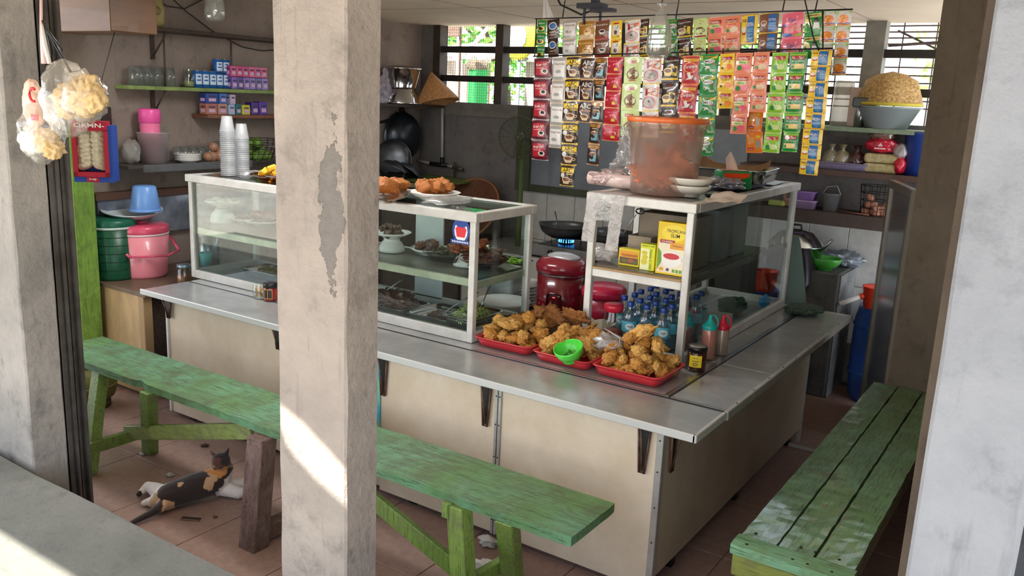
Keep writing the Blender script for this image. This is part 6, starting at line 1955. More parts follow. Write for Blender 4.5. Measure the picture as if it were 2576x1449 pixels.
# middle shelf
q = rp(2120, 435, 6.2, zb_2 + .001)
tray('plastic_tray', 'pale violet plastic tray holding knotted bags on the brown shelf', q.x, q.y, zb_2 + .001, .36, .2, .05, mat('9a90b4', .4), 0, .03)
for k, (px, lb_, m) in enumerate(((2090, 'knotted clear bag of pale slices in the violet tray', film('bagp', 'ffffff', .3, 'd9cfae', .2, .1, .6, 25)), (2118, 'knotted bag of peeled bulbs in the violet tray', film('bagq', 'ffffff', .2, 'd8caa0', .2, .1, .6, 25)), (2155, 'dark red knotted bag in the violet tray', film('bagr', 'ffe8e8', .2, '6a2c34', .2, .1, .6, 25)))):
    q = rp(px, 400, 6.2, zb_2 + .01)
    b = B().lathe([(0, 0), (.05, .005), (.065, .05), (.045, .1), (.012, .125), (.03, .16), (0, .15)], 20, fn=lambda p_, a: Vector((p_.x * (1 + .12 * math.sin(3 * a + p_.z * 30)), p_.y * (1 + .12 * math.cos(4 * a)), p_.z)))
    tag(b.build('knotted_bag', m, loc=q), lb_, 'bag')
for k in range(2):
    q = rp(2215, 435, 6.17, zb_2 + .001 + k * .065)
    b = B().box((-.11, -.05, 0), (.11, .05, .062), bev=.02, seg=3)
    tag(b.build('noodle_pack', mat('cfc294', .7, 0, col2='a89a68', vs=40, bmp=.8, bs=60), loc=q), ('lower pale noodle block on the brown shelf', 'upper pale noodle block on the brown shelf')[k], 'noodles')
q = rp(2215, 400, 6.17, zb_2 + .132)
t = thing('noodle_bag', 'shiny red and clear bag lying on the noodle blocks', 'bag', q)
B().blob((0, 0, .05), (.1, .06, .055), 4, .12, 2, 5, flatz=-.048).build('red_film', mat('d01f3c', .2, coat=.6), t)
B().blob((-.01, 0, .115), (.085, .05, .035), 3, .15, 2, 6).build('clear_top', film('bagt', 'ffffff', .3, 'c9a890', .15, .15), t)
b = B(); decal(b, [('p', 'w', [(.35, .4), (.5, .8), (.65, .4)]), ('r', 'w', .2, .1, .8, .25)], lambda u, v, q_: Vector((-.06 + u * .12, -.064 - q_, .02 + v * .06)), {'w': 0}, .001)
b.build('print', mat('f0c8c8', .4), t)
q = rp(2262, 435, 6.15, zb_2 + .001)
t = thing('snack_bag', 'red and white plastic bag at the right end of the brown shelf', 'bag', q)
B().blob((0, 0, .06), (.045, .05, .065), 3, .1, 2, 7, flatz=-.055).build('red_part', mat('c8203a', .25, coat=.5), t)
B().blob((-.005, 0, .15), (.05, .05, .05), 3, .15, 2, 8).build('white_part', film('bagu', 'ffffff', .2, 'e9e4e4', .2, .1), t)
q = rp(2290, 430, 6.2, zb_2 + .001)
tag(B().lathe([(0, 0), (.1, 0), (.12, .25), (.13, .26), (.13, .28), (0, .28)], 28).build('blue_tub', mat('24408c', .35), loc=q + Vector((.06, 0, 0))), 'blue plastic tub at the right end of the brown shelf behind the wall', 'tub')
# lowest shelf
q = rp(2030, 525, 6.18, zc_2 + .001)
for k, (w, z, col, lb_) in enumerate(((.20, 0, 'b49ac4', 'lower lilac food box on the lowest shelf'), (.17, .062, '9f7cc0', 'upper lilac food box on the lowest shelf'))):
    b = B(); rrect(b, w, .14, [(.012, 0), (.0, .05), (-.004, .052), (-.004, .058), (.01, .06)], .02)
    tag(b.build('food_box', mat(col, .4), loc=q + Vector((-.03, 0, z))), lb_, 'box')
tag(B().box((-.1, -.07, 0), (.02, .07, .04), bev=.01).build('food_box', mat('c4cf5c', .4), loc=q + Vector((-.16, .0, .0))), 'lime yellow food box left of the lilac boxes', 'box')
q = rp(2088, 527, 6.18, zc_2 + .001)
t = thing('bucket', 'little clear plastic bucket with a wire handle on the lowest shelf', 'bucket', q)
B().lathe([(0, 0), (.048, 0), (.06, .115), (.065, .115), (.065, .12), (.055, .118), (.044, .005), (0, .005)], 28).build('bucket_body', film('smallbucket', 'f4f4f4', .35, 'c4c4c8', .3, .08), t)
B().tube([(-.058, 0, .12), (-.035, 0, .165), (.03, 0, .175), (.058, 0, .12)], .006, 6, flat=.4).build('handle', mat('c9c9c9', .4), t)
q = rp(2202, 540, 6.2, zc_2 + .001)
wb2 = thing('wire_basket', 'wire basket of brown eggs on the lowest shelf', 'basket', q)
b = B()
for k in range(14):
    a = k * 2 * PI / 14
    b.tube([(.1 * math.cos(a), .08 * math.sin(a), .005), (.115 * math.cos(a), .09 * math.sin(a), .2)], .002, 4)
for z in (.005, .05, .1, .15, .2):
    b.tube([((.1 + z * .075) * math.cos(k * PI / 12), (.08 + z * .05) * math.sin(k * PI / 12), z) for k in range(24)], .0025, 4, closed=True)
b.build('wire_cage', M_BLACK, wb2)
heap(12, q.x, q.y, zc_2 + .004, .07, .055, .13, 'egg', [mat('b9826a', .45, 0, col2='a36d54', vs=5)], .058, 'egg', 'brown egg in the wire basket', 'egg', 'eggs in the wire basket', flat=1.2)
q = rp(2140, 540, 6.12, zc_2 + .012)
b = B().tube([q + Vector((-.1, 0, .01)), q + Vector((0, -.01, .0)), q + Vector((.12, -.02, -.004))], [.006, .008, .02], 6, flat=.35)
tag(b.build('wooden_spoon', mat('7a4a30', .6), loc=q, world=True), 'brown wooden spoon lying on the lowest shelf edge', 'spoon')
# stone cooking block, pot, bowl
sb = thing('stone_block', 'rough grey stone cooking block in the right rear corner', 'cooking block', (-1.6, 6.1, 0))
B().box((-1.62, 5.93, 0), (-1.285, 6.385, .875), bev=.012).build('block', concrete('stove_stone', '6c6a66', '4f4d4a', '2c2a28', None, .6), sb, world=True)
B().box((-1.284, 5.95, .0), (-1.275, 6.385, .86), bev=.003).build('plaster_face', mat('9fa09d', .7, 0, col2='6b6c6a', vs=6), sb, world=True)
B().box((-2.15, 5.93, 0), (-1.95, 6.385, .86), bev=.01).build('block', mat('4a4846', .8), sb, world=True)
B().box((-1.95, 6.0, .55), (-1.62, 6.385, .6)).build('grate', M_DARK, sb, world=True)
q = P(1998, 700, y=5.75)
pt2 = thing('steaming_pot', 'large shiny aluminium pot with a domed lid in the right rear corner', 'pot', (q.x, 6.0, .0))
zb0_ = P(2020, 718, y=5.95).z; zr0 = P(2020, 622, y=5.95).z; zt0 = P(2005, 583, y=6.0).z
rr_ = 62 / F * 6.3
pt2.location = (P(1995, 650, y=6.0).x, 6.02, zb0_ - .14)
hp_ = zr0 - zb0_ + .14
B().lathe([(0, 0), (rr_ * .6, .0), (rr_ * .8, .06), (rr_ * .95, .14), (rr_, .16), (rr_, hp_), (rr_ * 1.06, hp_ + .005), (rr_ * .98, hp_ + .01), (0, hp_)], 40).build('pot_body', mat('b9bfc6', .2, 1.), pt2)
B().lathe([(rr_ * 1.04, hp_ + .008), (rr_ * .95, hp_ + .03), (rr_ * .6, hp_ + .09), (.02, hp_ + .11), (0, hp_ + .11)], 40).build('lid', mat('c4cad0', .18, 1.), pt2)
B().tube([(-.03, 0, hp_ + .11), (-.025, 0, hp_ + .14), (.025, 0, hp_ + .14), (.03, 0, hp_ + .11)], .008, 6).build('knob', M_BLACK, pt2)
B().tube([(rr_ * .98, -.03, hp_ - .02), (rr_ * 1.3, -.03, hp_ + .06), (rr_ * 1.3, .03, hp_ + .06), (rr_ * .98, .03, hp_ - .02)], .007, 6).build('handle', M_STEEL, pt2)
B().box((-rr_ - .02, -.17, -(zb0_ - .14)), (rr_ * .9, .2, -.004), bev=.01).build('stand', M_DARK, pt2)
q = rp(2073, 685, 6.03, .8755)
bo = bowl_b(.105, .085, .4).build('bowl', mat('4aa83c', .35, coat=.3), loc=q)
tag(bo, 'green plastic bowl on the stone cooking block', 'bowl')
b = B().blob((0, 0, .06), (.15, .09, .055), 4, .25, 2.4, 51, flatz=-.055)
tag(b.build('plastic_bag', film('rearbag', 'f4faff', .45, 'c4d0dc', .15, .12, .8, 25), loc=rp(2115, 665, 6.25, .8755)), 'crumpled clear plastic bag behind the green bowl', 'bag')
tag(B().blob((0, 0, .05), (.08, .05, .045), 3, .2, 2.4, 52, flatz=-.044).build('dark_bag', mat('1c1c2c', .4), loc=rp(2108, 660, 6.3, .8765)), 'dark cloth bundle inside the clear bag on the stone block', 'bundle')
# draped grey-green cloth
b = B().surf(lambda u, v: Vector((P(1960, 700, y=5.5).x + u * (.10 + .10 * (1 - v) ** .8) , 5.5 + .02 * math.sin(u * 5), P(2000, 770, y=5.5).z + v * .45)), 10, 14)
t = thing('cloth_chair', 'grey-green cloth draped over a stand behind the tall case', 'cloth', (-1.6, 5.5, 0))
b.build('cloth', mat('6c807a', .9, tl=.1), t, world=True)
B().box((-1.62, 5.52, 0), (-1.59, 5.55, P(1985, 600, y=5.5).z)).build('stand', M_SHELF, t, world=True)
# blue barrel with dipper
br = thing('barrel', 'blue plastic water barrel beside the aluminium door', 'barrel', (-.98, 6.16, 0))
rb_ = .215
zt2 = P(2160, 765, y=6.1).z
B().lathe([(0, 0), (rb_ * .9, 0), (rb_ * .95, .04), (rb_, .2), (rb_ * 1.02, zt2 * .5), (rb_, zt2 * .85), (rb_ * .92, zt2 * .97), (rb_ * .92, zt2), (rb_ * .85, zt2), (rb_ * .85, zt2 - .1), (0, zt2 - .1)], 40).build('barrel_body', mat('1c4690', .3, coat=.3), br)
for z in (.2, zt2 * .8):
    B().lathe([(rb_ * .99, z - .02), (rb_ * 1.05, z), (rb_ * .99, z + .02)], 40).build('hoop', mat('1c4690', .3), br)
q = P(2185, 760, y=6.0)
dp = thing('dipper', 'orange water dipper with a white handle on the blue barrel', 'dipper', (q.x + .03, 6.05, zt2 + .002))
B().lathe([(0, 0), (.07, 0), (.085, .14), (.09, .14), (.09, .146), (.08, .14), (.066, .005), (0, .005)], 28).build('dipper_cup', mat('f0502c', .35, tl=.2), dp)
hh_ = P(2112, 765, y=5.95) - dp.location
B().tube([(-.06, -.03, .08), (-.09, -.05, .07)], .02, 10).build('socket', mat('f0502c', .35), dp)
B().tube([(-.085, -.045, .072), hh_ + Vector((0, 0, .0))], .017, 10).build('handle', mat('e9e4e0', .4), dp)
# aluminium door leaf
dA = Vector((-1.035, 5.9, 0)); dB = Vector((-.795, 5.25, 0))
u_ = (dB - dA).normalized(); ang = math.atan2(u_.y, u_.x)
zd = 1.535
dr = thing('door_1', None, None, dA, ang); dr['kind'] = 'structure'
L_ = (dB - dA).length
B().box((0, -.02, 0), (.055, .02, zd), bev=.003).build('stile', mat('8c8478', .35, .5), dr)
B().box((L_ - .05, -.02, 0), (L_, .02, zd), bev=.003).build('stile', mat('8c8478', .35, .5), dr)
B().box((.055, -.02, zd - .05), (L_ - .05, .02, zd), bev=.003).build('top_rail', mat('8c8478', .35, .5), dr)
B().box((.055, -.02, 0), (L_ - .05, .02, .08), bev=.003).build('bottom_rail', mat('8c8478', .35, .5), dr)
B().box((.055, -.006, .08), (L_ - .05, .006, zd - .05)).build('panel', mat('9ea1a3', .22, .75, bmp=.08, bs=6), dr)
for z in (.4, .75, 1.1, 1.35):
    B().box((-.012, -.012, z), (0, .012, z + .06), bev=.002).build('hinge', M_DARK, dr)
# raised sill on the floor in the aisle
struct(B().box((-1.25, 4.90, 0), (-.85, 4.93, .012), bev=.002), 'trim_6', mat('a8a49c', .5))
# ================================================================ sachet display hung from the ceiling
RA = Vector((-3.02, 4.80, 0)); RB = Vector((-1.02, 4.36, 0))       # back rail
off = Vector((-.03, -.13, 0))                                    # front rail, nearer the customer
rdir = (RB - RA).normalized()
rn = Vector((rdir.y, -rdir.x, 0))
yaw = math.atan2(rdir.y, rdir.x)
def onrail(px, py, front):
    return P(px, py, n=rn, p0=(RA + off) if front else RA)
C_ = {'w': 'e2ddd6', 'k': '241a16', 'r': 'b41f2d', 'y': 'ecc62c', 'g': '1f8a3c', 'G': '8cc63a', 'b': '2468b0', 'B': '3a231a', 'n': '7a4a2e', 'c': 'd8bc94', 'o': 'f08a2c', 'p': 'ea8a68', 'P': 'e8647c', 'm': '5c0f24', 's': 'aaa7a2', 't': '6aa8b4', 'l': 'cfe096', 'v': '6a4a9c', 'd': 'e0a860', 'D': 'b0782c', 'f': 'f4d88c'}
cup = lambda x, y, s, c='w', i='n': [('e', c, x, y, s, s * .45), ('p', c, [(x - s, y), (x - s * .6, y - s * .75), (x + s * .6, y - s * .75), (x + s, y)]), ('e', i, x, y, s * .78, s * .3)]
DES = {
 'redblack': ('m', [('r', 'r', .05, .12, .8, .88), ('t', 'w', 'Kopi Api', .1, .55, .75, .75, .08), ('r', 'w', .12, .5, .6, .52), ('e', 'w', .62, .32, .2, .14), ('e', 'k', .62, .33, .12, .1)], 's'),
 'white': ('s', [('r', 'w', .05, .1, .95, .9), ('t', 'n', 'White Koffie', .12, .68, .9, .8)] + cup(.45, .35, .3, 'w', 's'), 'c'),
 'abc': ('B', [('r', 'y', 0, .66, 1, .92), ('t', 'k', 'ABC', .14, .68, .86, .9), ('r', 'y', .5, .56, .95, .61), ('e', 'w', .2, .5, .16, .14)] + cup(.48, .28, .32, 'c', 'n') + [('o', 'c', .85, .25, .12, .08, .04)], 'y'),
 'abcm': ('B', [('t', 'w', 'ABC', .12, .68, .9, .92), ('r', 'n', .1, .5, .95, .64), ('t', 'c', 'Mocca', .3, .52, .9, .62), ('p', 'w', [(.1, .5), (.2, .55), (.45, .3), (.35, .25)])] + cup(.5, .25, .3, 'c', 'n'), 'd'),
 'bluecup': ('B', [('r', 'D', 0, .84, 1, 1), ('r', 'c', .24, .75, .76, .79), ('e', 'c', .5, .54, .3, .1), ('p', 't', [(.16, .5), (.22, .12), (.78, .12), (.84, .5)]), ('e', 'n', .5, .52, .26, .07)], 'd'),
 'redchoc': ('r', [('t', 'P', 'Chocolatos', .08, .72, .92, .86), ('e', 'P', .62, .6, .22, .06), ('p', 'c', [(.42, .56), (.5, .14), (.76, .14), (.84, .56)]), ('r', 'y', .52, .16, .74, .32), ('e', 'P', .15, .45, .1, .07)], 'd'),
 'jug': ('l', [('r', 'r', .22, .8, .72, .92), ('t', 'w', 'Max Te', .26, .83, .68, .89), ('r', 'n', .34, .72, .6, .74), ('o', 'n', .5, .32, .36, .24, .07), ('p', 'n', [(.34, .1), (.34, .56), (.62, .66), (.66, .1)]), ('e', 'w', .76, .34, .07, .12), ('r', 'r', .28, .04, .7, .07)], 'l'),
 'goodday': ('w', [('p', 'g', [(0, .1), (0, 1), (.14, 1), (.1, .1)]), ('p', 'p', [(.5, .62), (.14, .95), (1, .95), (1, .5)]), ('t', 'r', 'Good Day', .1, .8, .92, .93), ('t', 'k', 'Cappuccino', .2, .62, .85, .7, .1), ('p', 'r', [(.2, .85), (.34, .85), (.34, .6), (.2, .56)]), ('o', 'P', .45, .28, .42, .26, .04), ('e', 's', .45, .3, .34, .2), ('e', 'n', .45, .32, .09, .05)], 'y'),
 'capp': ('B', [('t', 'w', 'Cappuccino', .06, .76, .92, .9, .04), ('e', 'r', .5, .94, .12, .03)] + cup(.34, .42, .3, 'f', 'n') + [('p', 'y', [(.5, .66), (.92, .6), (.9, .18), (.56, .24)]), ('r', 'g', .62, .24, .78, .3), ('r', 'y', 0, .02, 1, .1)], 'B'),
 'oval': ('r', [('r', 'y', .05, .84, .95, .96), ('t', 'r', 'DOGGERIZZ', .1, .86, .9, .94), ('e', 'o', .5, .6, .42, .22), ('e', 'r', .5, .6, .36, .18), ('t', 'w', 'Ovaltine', .08, .54, .92, .68, .06), ('p', 'w', [(.3, .38), (.4, .2), (.2, .1), (.6, .14), (.75, .3), (.55, .28), (.5, .42)]), ('e', 's', .8, .16, .1, .07)], 'o'),
 'milo': ('g', [('p', 'y', [(0, .98), (1, .98), (.95, .82), (.5, .78), (.15, .7)]), ('r', 'o', .25, .91, .8, .94), ('e', 'w', .55, .66, .32, .13), ('t', 'k', 'MILO', .3, .6, .8, .72), ('p', 'w', [(.2, .42), (.4, .34), (.3, .2), (.5, .28), (.7, .2), (.55, .4)]), ('e', 'n', .84, .5, .12, .06), ('r', 'w', .6, .1, .92, .14), ('r', 'w', .6, .17, .92, .2)], 'g'),
 'ny': ('y', [('r', 'r', .12, .66, .88, .88), ('t', 'w', 'NutriSari', .16, .68, .84, .85), ('t', 'n', 'Sweet Mango', .2, .52, .8, .62), ('e', 'o', .68, .24, .26, .18), ('e', 'f', .3, .3, .22, .1), ('e', 'k', .22, .18, .08, .07)], 'y'),
 'nn': ('p', [('r', 'r', .1, .66, .9, .88), ('t', 'w', 'NutriSari', .14, .68, .86, .85), ('r', 'l', .06, .42, .8, .64), ('t', 'g', 'Nenas', .3, .47, .72, .6), ('e', 'g', .3, .22, .16, .14), ('e', 'P', .7, .26, .24, .18)], 'p'),
 'np': ('p', [('r', 'r', .1, .66, .9, .88), ('t', 'w', 'NutriSari', .14, .68, .86, .85), ('r', 'r', .18, .53, .8, .56), ('e', 'c', .66, .24, .28, .18), ('e', 'g', .24, .2, .12, .1), ('r', 'y', .1, .64, .9, .66)], 'p'),
 'ng': ('G', [('r', 'r', .1, .66, .9, .88), ('t', 'w', 'NutriSari', .14, .68, .86, .85), ('r', 'y', .1, .64, .9, .66), ('p', 'w', [(.3, .62), (.5, .36), (.4, .32)]), ('e', 'g', .3, .22, .18, .14), ('e', 'l', .66, .26, .26, .16)], 'l'),
 'ngo': ('g', [('r', 'G', 0, .88, 1, 1), ('r', 'r', .1, .66, .9, .88), ('t', 'w', 'NutriSari', .14, .68, .86, .85), ('t', 'w', 'Jeruk Peras', .14, .5, .86, .62), ('r', 'c', .1, .12, .9, .42), ('e', 'f', .56, .27, .3, .13), ('e', 'g', .22, .24, .09, .09)], 'G'),
 'orange': ('o', [('r', 'd', .15, .45, .5, .75), ('r', 's', .62, .2, .88, .6), ('r', 'r', .08, .06, .5, .2), ('r', 'w', .12, .1, .46, .13), ('e', 'y', .75, .8, .15, .08)], 'p'),
 'extra': ('y', [('r', 'b', .38, 0, .86, 1), ('t', 'w', 'EXTRA', .42, .62, .82, .76), ('r', 't', .46, .48, .8, .52), ('r', 't', .44, .4, .8, .44), ('r', 't', .44, .28, .8, .32), ('r', 't', .5, .12, .78, .18), ('e', 'f', .2, .5, .17, .13), ('p', 'r', [(.03, .46), (.08, .3), (.3, .3), (.36, .46)]), ('e', 'w', .2, .48, .15, .08), ('t', 'n', 'ENE', .04, .78, .34, .9)], 'D'),
 'extrab': ('n', [('r', 'b', .5, 0, .95, 1), ('t', 'w', 'EXTRA', .53, .62, .92, .76), ('r', 't', .56, .46, .9, .5), ('r', 't', .56, .3, .9, .34), ('r', 't', .56, .14, .9, .18), ('e', 'c', .25, .5, .2, .16), ('e', 'n', .25, .5, .16, .1), ('e', 'k', .2, .2, .08, .07)], 'y'),
 'zee': ('P', [('p', 'w', [(.2, .86), (.8, .9), (.7, .62), (.5, .55), (.28, .6)]), ('t', 'b', 'Zee', .3, .66, .7, .84), ('p', 'B', [(0, .55), (1, .5), (1, .1), (0, .16)]), ('t', 'c', 'CHOCO', .42, .4, .92, .5), ('t', 'c', 'BOOM', .36, .24, .96, .38), ('e', 'v', .18, .5, .14, .06), ('p', 'b', [(.0, .0), (.5, .0), (.44, .14), (0, .18)]), ('p', 'G', [(.56, 0), (1, 0), (1, .14), (.6, .06)])], 'P'),
 'energen': ('g', [('r', 'f', 0, .82, 1, 1), ('t', 'n', 'ENERGEN', .08, .85, .92, .96), ('p', 'f', [(0, .8), (.4, .7), (.5, .4), (0, .3)]), ('e', 'B', .74, .66, .14, .12), ('p', 'w', [(.6, .55), (.9, .55), (.95, .25), (.55, .25)]), ('p', 'G', [(0, .2), (1, .26), (1, .18), (0, .08)])], 'g'),
 'tea': ('l', [('p', 'r', [(.5, .95), (.8, .84), (.5, .73), (.2, .84)]), ('t', 'w', 'JIRA', .36, .8, .64, .88), ('p', 'm', [(.22, .5), (.28, .16), (.7, .16), (.78, .5)]), ('e', 'n', .5, .5, .28, .06), ('o', 'm', .82, .36, .1, .09, .04), ('r', 'r', 0, 0, 1, .08)], 'G'),
 'jahe': ('D', [('t', 'f', 'SusuJahe', .06, .74, .94, .88), ('r', 'c', 0, 0, 1, .2)] + cup(.6, .4, .26, 'f', 'D'), 'c'),
 'jaheb': ('n', [('t', 'w', 'SusuJahe', .06, .74, .94, .88), ('r', 'r', 0, 0, 1, .06)] + cup(.56, .4, .26, 'w', 'k'), 'r'),
 'icetea': ('y', [('e', 'r', .5, .9, .3, .05), ('r', 'w', .16, .14, .84, .8), ('p', 'n', [(.3, .6), (.36, .2), (.62, .2), (.7, .6)]), ('p', 'k', [(.68, .75), (.74, .75), (.6, .3), (.56, .3)]), ('r', 'r', .6, .06, .84, .1)], 'y'),
 'bluecoin': ('B', [('e', 'w', .5, .68, .36, .24), ('e', 'b', .5, .68, .28, .18), ('p', 'w', [(.35, .66), (.5, .74), (.64, .68), (.5, .62)]), ('r', 'c', .2, .28, .8, .33), ('r', 'n', .1, .08, .9, .2)], 'B'),
 'greengold': ('g', [('t', 'w', 'Gilus', .1, .7, .9, .86), ('e', 'y', .5, .3, .42, .22), ('e', 'k', .45, .32, .26, .16)], 'y'),
 'oj': ('w', [('p', 'G', [(0, 1), (1, 1), (1, .78), (.5, .86), (0, .76)]), ('e', 'o', .46, .46, .42, .3), ('e', 'f', .4, .54, .14, .1), ('p', 'v', [(0, .16), (.25, .2), (.5, .14), (.75, .2), (1, .15), (1, .09), (.75, .14), (.5, .08), (.25, .14), (0, .1)]), ('r', 'o', 0, 0, 1, .08)], 'G'),
}
_sm = {}
def sachet_mesh(kind, w, h):
    key = (kind, round(w, 3), round(h, 3))
    if key in _sm:
        return _sm[key]
    bgc, items, seal = DES[kind]
    cols = [bgc, seal]
    for it in items:
        if it[1] not in cols:
            cols.append(it[1])
    sl = {c: i for i, c in enumerate(cols)}
    sd = len(_sm) * 1.7
    def S(u, v, q, side=-1):
        vv = min(max((v - .06) / .88, 0), 1); uu = min(max(u, 0), 1)
        k = (math.sin(PI * vv) ** .6) * (math.sin(PI * uu) ** .6) if 0 < vv < 1 and 0 < uu < 1 else 0
        y = .0075 * k + .0016 * k * noise.noise(Vector((u * 4 + sd, v * 5, sd))) * 2
        return Vector(((u - .5) * w, side * (y + q + .0006), -h + v * h))
    b = B()
    b.surf(lambda u, v: S(u, v, 0), 10, 14, 0)
    b.surf(lambda u, v: S(u, v, 0, 1), 6, 8, 0)
    for v0, v1 in ((0, .055), (.945, 1)):
        b.surf(lambda u, v: S(u, v0 + (v1 - v0) * v, .0006 * (math.sin(u * 90) * .5 + .5)), 24, 1, 1, smooth=False)
    decal(b, items, lambda u, v, q: S(.04 + u * .92, .07 + v * .86, q), sl, .0005)
    o = b.build('sachet', [mat(C_[c], .25, .12 if c in 'sdDk' else 0, coat=.55) for c in cols])
    _sm[key] = o.data
    bpy.data.objects.remove(o)
    return _sm[key]
def strip(kinds, x0, y0, x1, y1, wpx, n, label, front, ncol=1):
    """a chain of joined sachets; pixel of its top centre and bottom centre in the photograph"""
    a = onrail(x0, y0, front); c = onrail(x1, y1, front)
    D_ = (a - EYE).dot(RZ)
    w = (onrail(x0 + wpx / 2, y0, front) - onrail(x0 - wpx / 2, y0, front)).length / ncol
    L = (a - c).length
    h = L / n
    t = thing('sachet_strip', label, 'sachets', a, yaw)
    lean = math.atan2((c - a).dot(rdir), a.z - c.z)
    r_ = random.Random(int(x0) + n)
    for i in range(n):
        kd = kinds[i % len(kinds)]
        for j in range(ncol):
            me = sachet_mesh(kd, w * .97, h)
            o = bpy.data.objects.new('sachet', me)
            COL.objects.link(o)
            o.parent = t
            f = i / n
            o.location = (math.sin(lean) * L * f + (j - (ncol - 1) / 2) * w, -.003 * (i % 2), -math.cos(lean) * L * f)
            o.rotation_euler = (r_.uniform(-.07, .09), -lean + r_.uniform(-.01, .01), r_.uniform(-.12, .12))
    return t
F_, K_ = True, False
strip(['greengold'], 1364, 50, 1359, 148, 22, 3, 'green and gold sachet strip at the far left of the back row', K_)
strip(['bluecoin'], 1392, 49, 1391, 144, 30, 2, 'brown sachet strip with blue round emblems, second from left in the back row', K_)
strip(['white'], 1435, 50, 1432, 145, 36, 2, 'silver-white coffee sachet strip in the back row', K_)
strip(['jahe'], 1476, 52, 1474, 145, 39, 2, 'tan ginger milk sachet strip in the back row', K_)
strip(['jaheb'], 1516, 52, 1514, 145, 38, 2, 'dark brown ginger milk sachet strip in the back row', K_)
strip(['icetea'], 1552, 52, 1549, 143, 31, 2, 'yellow iced drink sachet strip in the back row', K_)
strip(['goodday'], 1592, 50, 1589, 165, 43, 2, 'white and pink cappuccino sachet strip in the back row', K_)
strip(['capp'], 1622, 48, 1620, 145, 24, 2, 'dark sachet strip behind the hanging water bag', K_)
strip(['milo'], 1692, 47, 1688, 148, 34, 2, 'green malt drink sachet strip in the back row right of the water bag', K_)
strip(['capp'], 1723, 47, 1721, 150, 39, 2, 'dark brown cappuccino sachet strip in the back row', K_)
strip(['tea'], 1763, 46, 1760, 148, 36, 2, 'pale green tea sachet strip with a red diamond in the back row', K_)
strip(['nn'], 1802, 43, 1798, 138, 40, 2, 'salmon sachet strip with green fruit in the back row', K_)
strip(['np'], 1843, 40, 1840, 136, 40, 2, 'salmon sachet strip with yellow line in the back row', K_)
strip(['extra'], 1887, 36, 1882, 112, 44, 1, 'yellow cereal sachet with a blue band in the back row', K_)
strip(['extrab'], 1936, 33, 1930, 132, 48, 2, 'brown cereal sachet strip with a blue band in the back row', K_)
strip(['zee'], 1995, 31, 1988, 160, 56, 2, 'large pink and brown milk sachet strip in the back row', K_)
strip(['energen'], 2047, 30, 2040, 148, 44, 2, 'green and cream cereal sachet strip in the back row', K_)
strip(['oj'], 2107, 26, 2092, 190, 74, 4, 'double-width strip of orange juice sachets at the right end', K_, 2)
strip(['redblack'], 1367, 145, 1357, 403, 42, 5, 'glossy maroon coffee sachet strip at the left end of the front row', F_)
strip(['white'], 1409, 144, 1397, 372, 36, 4, 'silver-white coffee sachet strip in the front row', F_)
strip(['abc'], 1444, 142, 1428, 468, 39, 6, 'long black and yellow coffee sachet strip hanging lowest', F_)
strip(['abcm'], 1482, 145, 1470, 308, 38, 3, 'short black and brown mocca sachet strip in the front row', F_)
strip(['bluecup'], 1514, 145, 1490, 415, 31, 5, 'brown and gold sachet strip with blue cups', F_)
strip(['redchoc'], 1549, 143, 1535, 355, 43, 5, 'red chocolate sachet strip with gold edges', F_)
strip(['jug'], 1594, 143, 1581, 343, 45, 3, 'pale green sachet strip with a brown jug', F_)
strip(['goodday'], 1642, 142, 1633, 346, 46, 3, 'white and pink cappuccino sachet strip above the bucket in the front row', F_)
strip(['capp'], 1692, 140, 1680, 340, 44, 3, 'dark brown cappuccino sachet strip above the bucket', F_)
strip(['oval'], 1740, 140, 1724, 355, 44, 3, 'red and orange malt sachet strip above the bucket', F_)
strip(['milo'], 1785, 136, 1774, 392, 46, 5, 'green and yellow malt drink sachet strip in the front row', F_)
strip(['ny'], 1831, 135, 1823, 273, 40, 3, 'short yellow mango drink sachet strip', F_)
strip(['nn'], 1873, 133, 1857, 337, 43, 4, 'salmon sachet strip with green fruit in the front row', F_)
strip(['np'], 1917, 131, 1904, 282, 43, 3, 'short salmon sachet strip with yellow line in the front row', F_)
so_ = strip(['orange'], 1903, 275, 1896, 385, 41, 2, 'orange vitamin sachet pair behind the short salmon strip', K_)
strip(['ng'], 1964, 132, 1940, 384, 44, 5, 'lime green drink sachet strip in the front row', F_)
strip(['ngo'], 2010, 131, 1987, 382, 44, 5, 'dark green drink sachet strip with orange slices', F_)
strip(['extra'], 2069, 126, 2034, 440, 52, 8, 'long yellow sachet strip with a blue band, right end of the front row', F_)
B().tube([(0, .004, 0), (0, .004, onrail(1903, 44, K_).z - so_.location.z)], .003, 5).build('string', M_BLACK, so_)
rl = thing('hanging_rack', 'thin dark wire rack hung from the ceiling carrying all the sachet strips', 'rack', onrail(1700, 46, K_))
zB_ = [onrail(1350, 48, K_), onrail(2148, 24, K_)]
zF_ = [onrail(1345, 142, F_), onrail(2098, 122, F_)]
for q in (zB_, zF_):
    B().tube([q[0] - rn * -.012, q[1] - rn * -.012], .004, 6).build('rail', M_BLACK, rl, world=True)
B().tube([zB_[0], zF_[0]], .004, 6).build('cross_wire', M_BLACK, rl, world=True)
B().tube([onrail(2070, 27, K_), onrail(2070, 124, F_)], .0035, 6).build('cross_wire', M_BLACK, rl, world=True)
for px in (1415, 1700, 1968, 2050):
    a = onrail(px, 47 if px < 1900 else 30, K_)
    B().tube([a, a + Vector((.01, .0, .1)), Vector((a.x + .02, a.y, 2.551))], .0035, 5).build('hanging_wire', M_BLACK, rl, world=True)
a = onrail(2060, 128, F_); c = onrail(2020, -20, F_)
B().tube([a, onrail(2046, 95, F_), c, Vector((c.x, c.y, 2.551))], .0035, 5).build('hanging_wire', M_BLACK, rl, world=True)
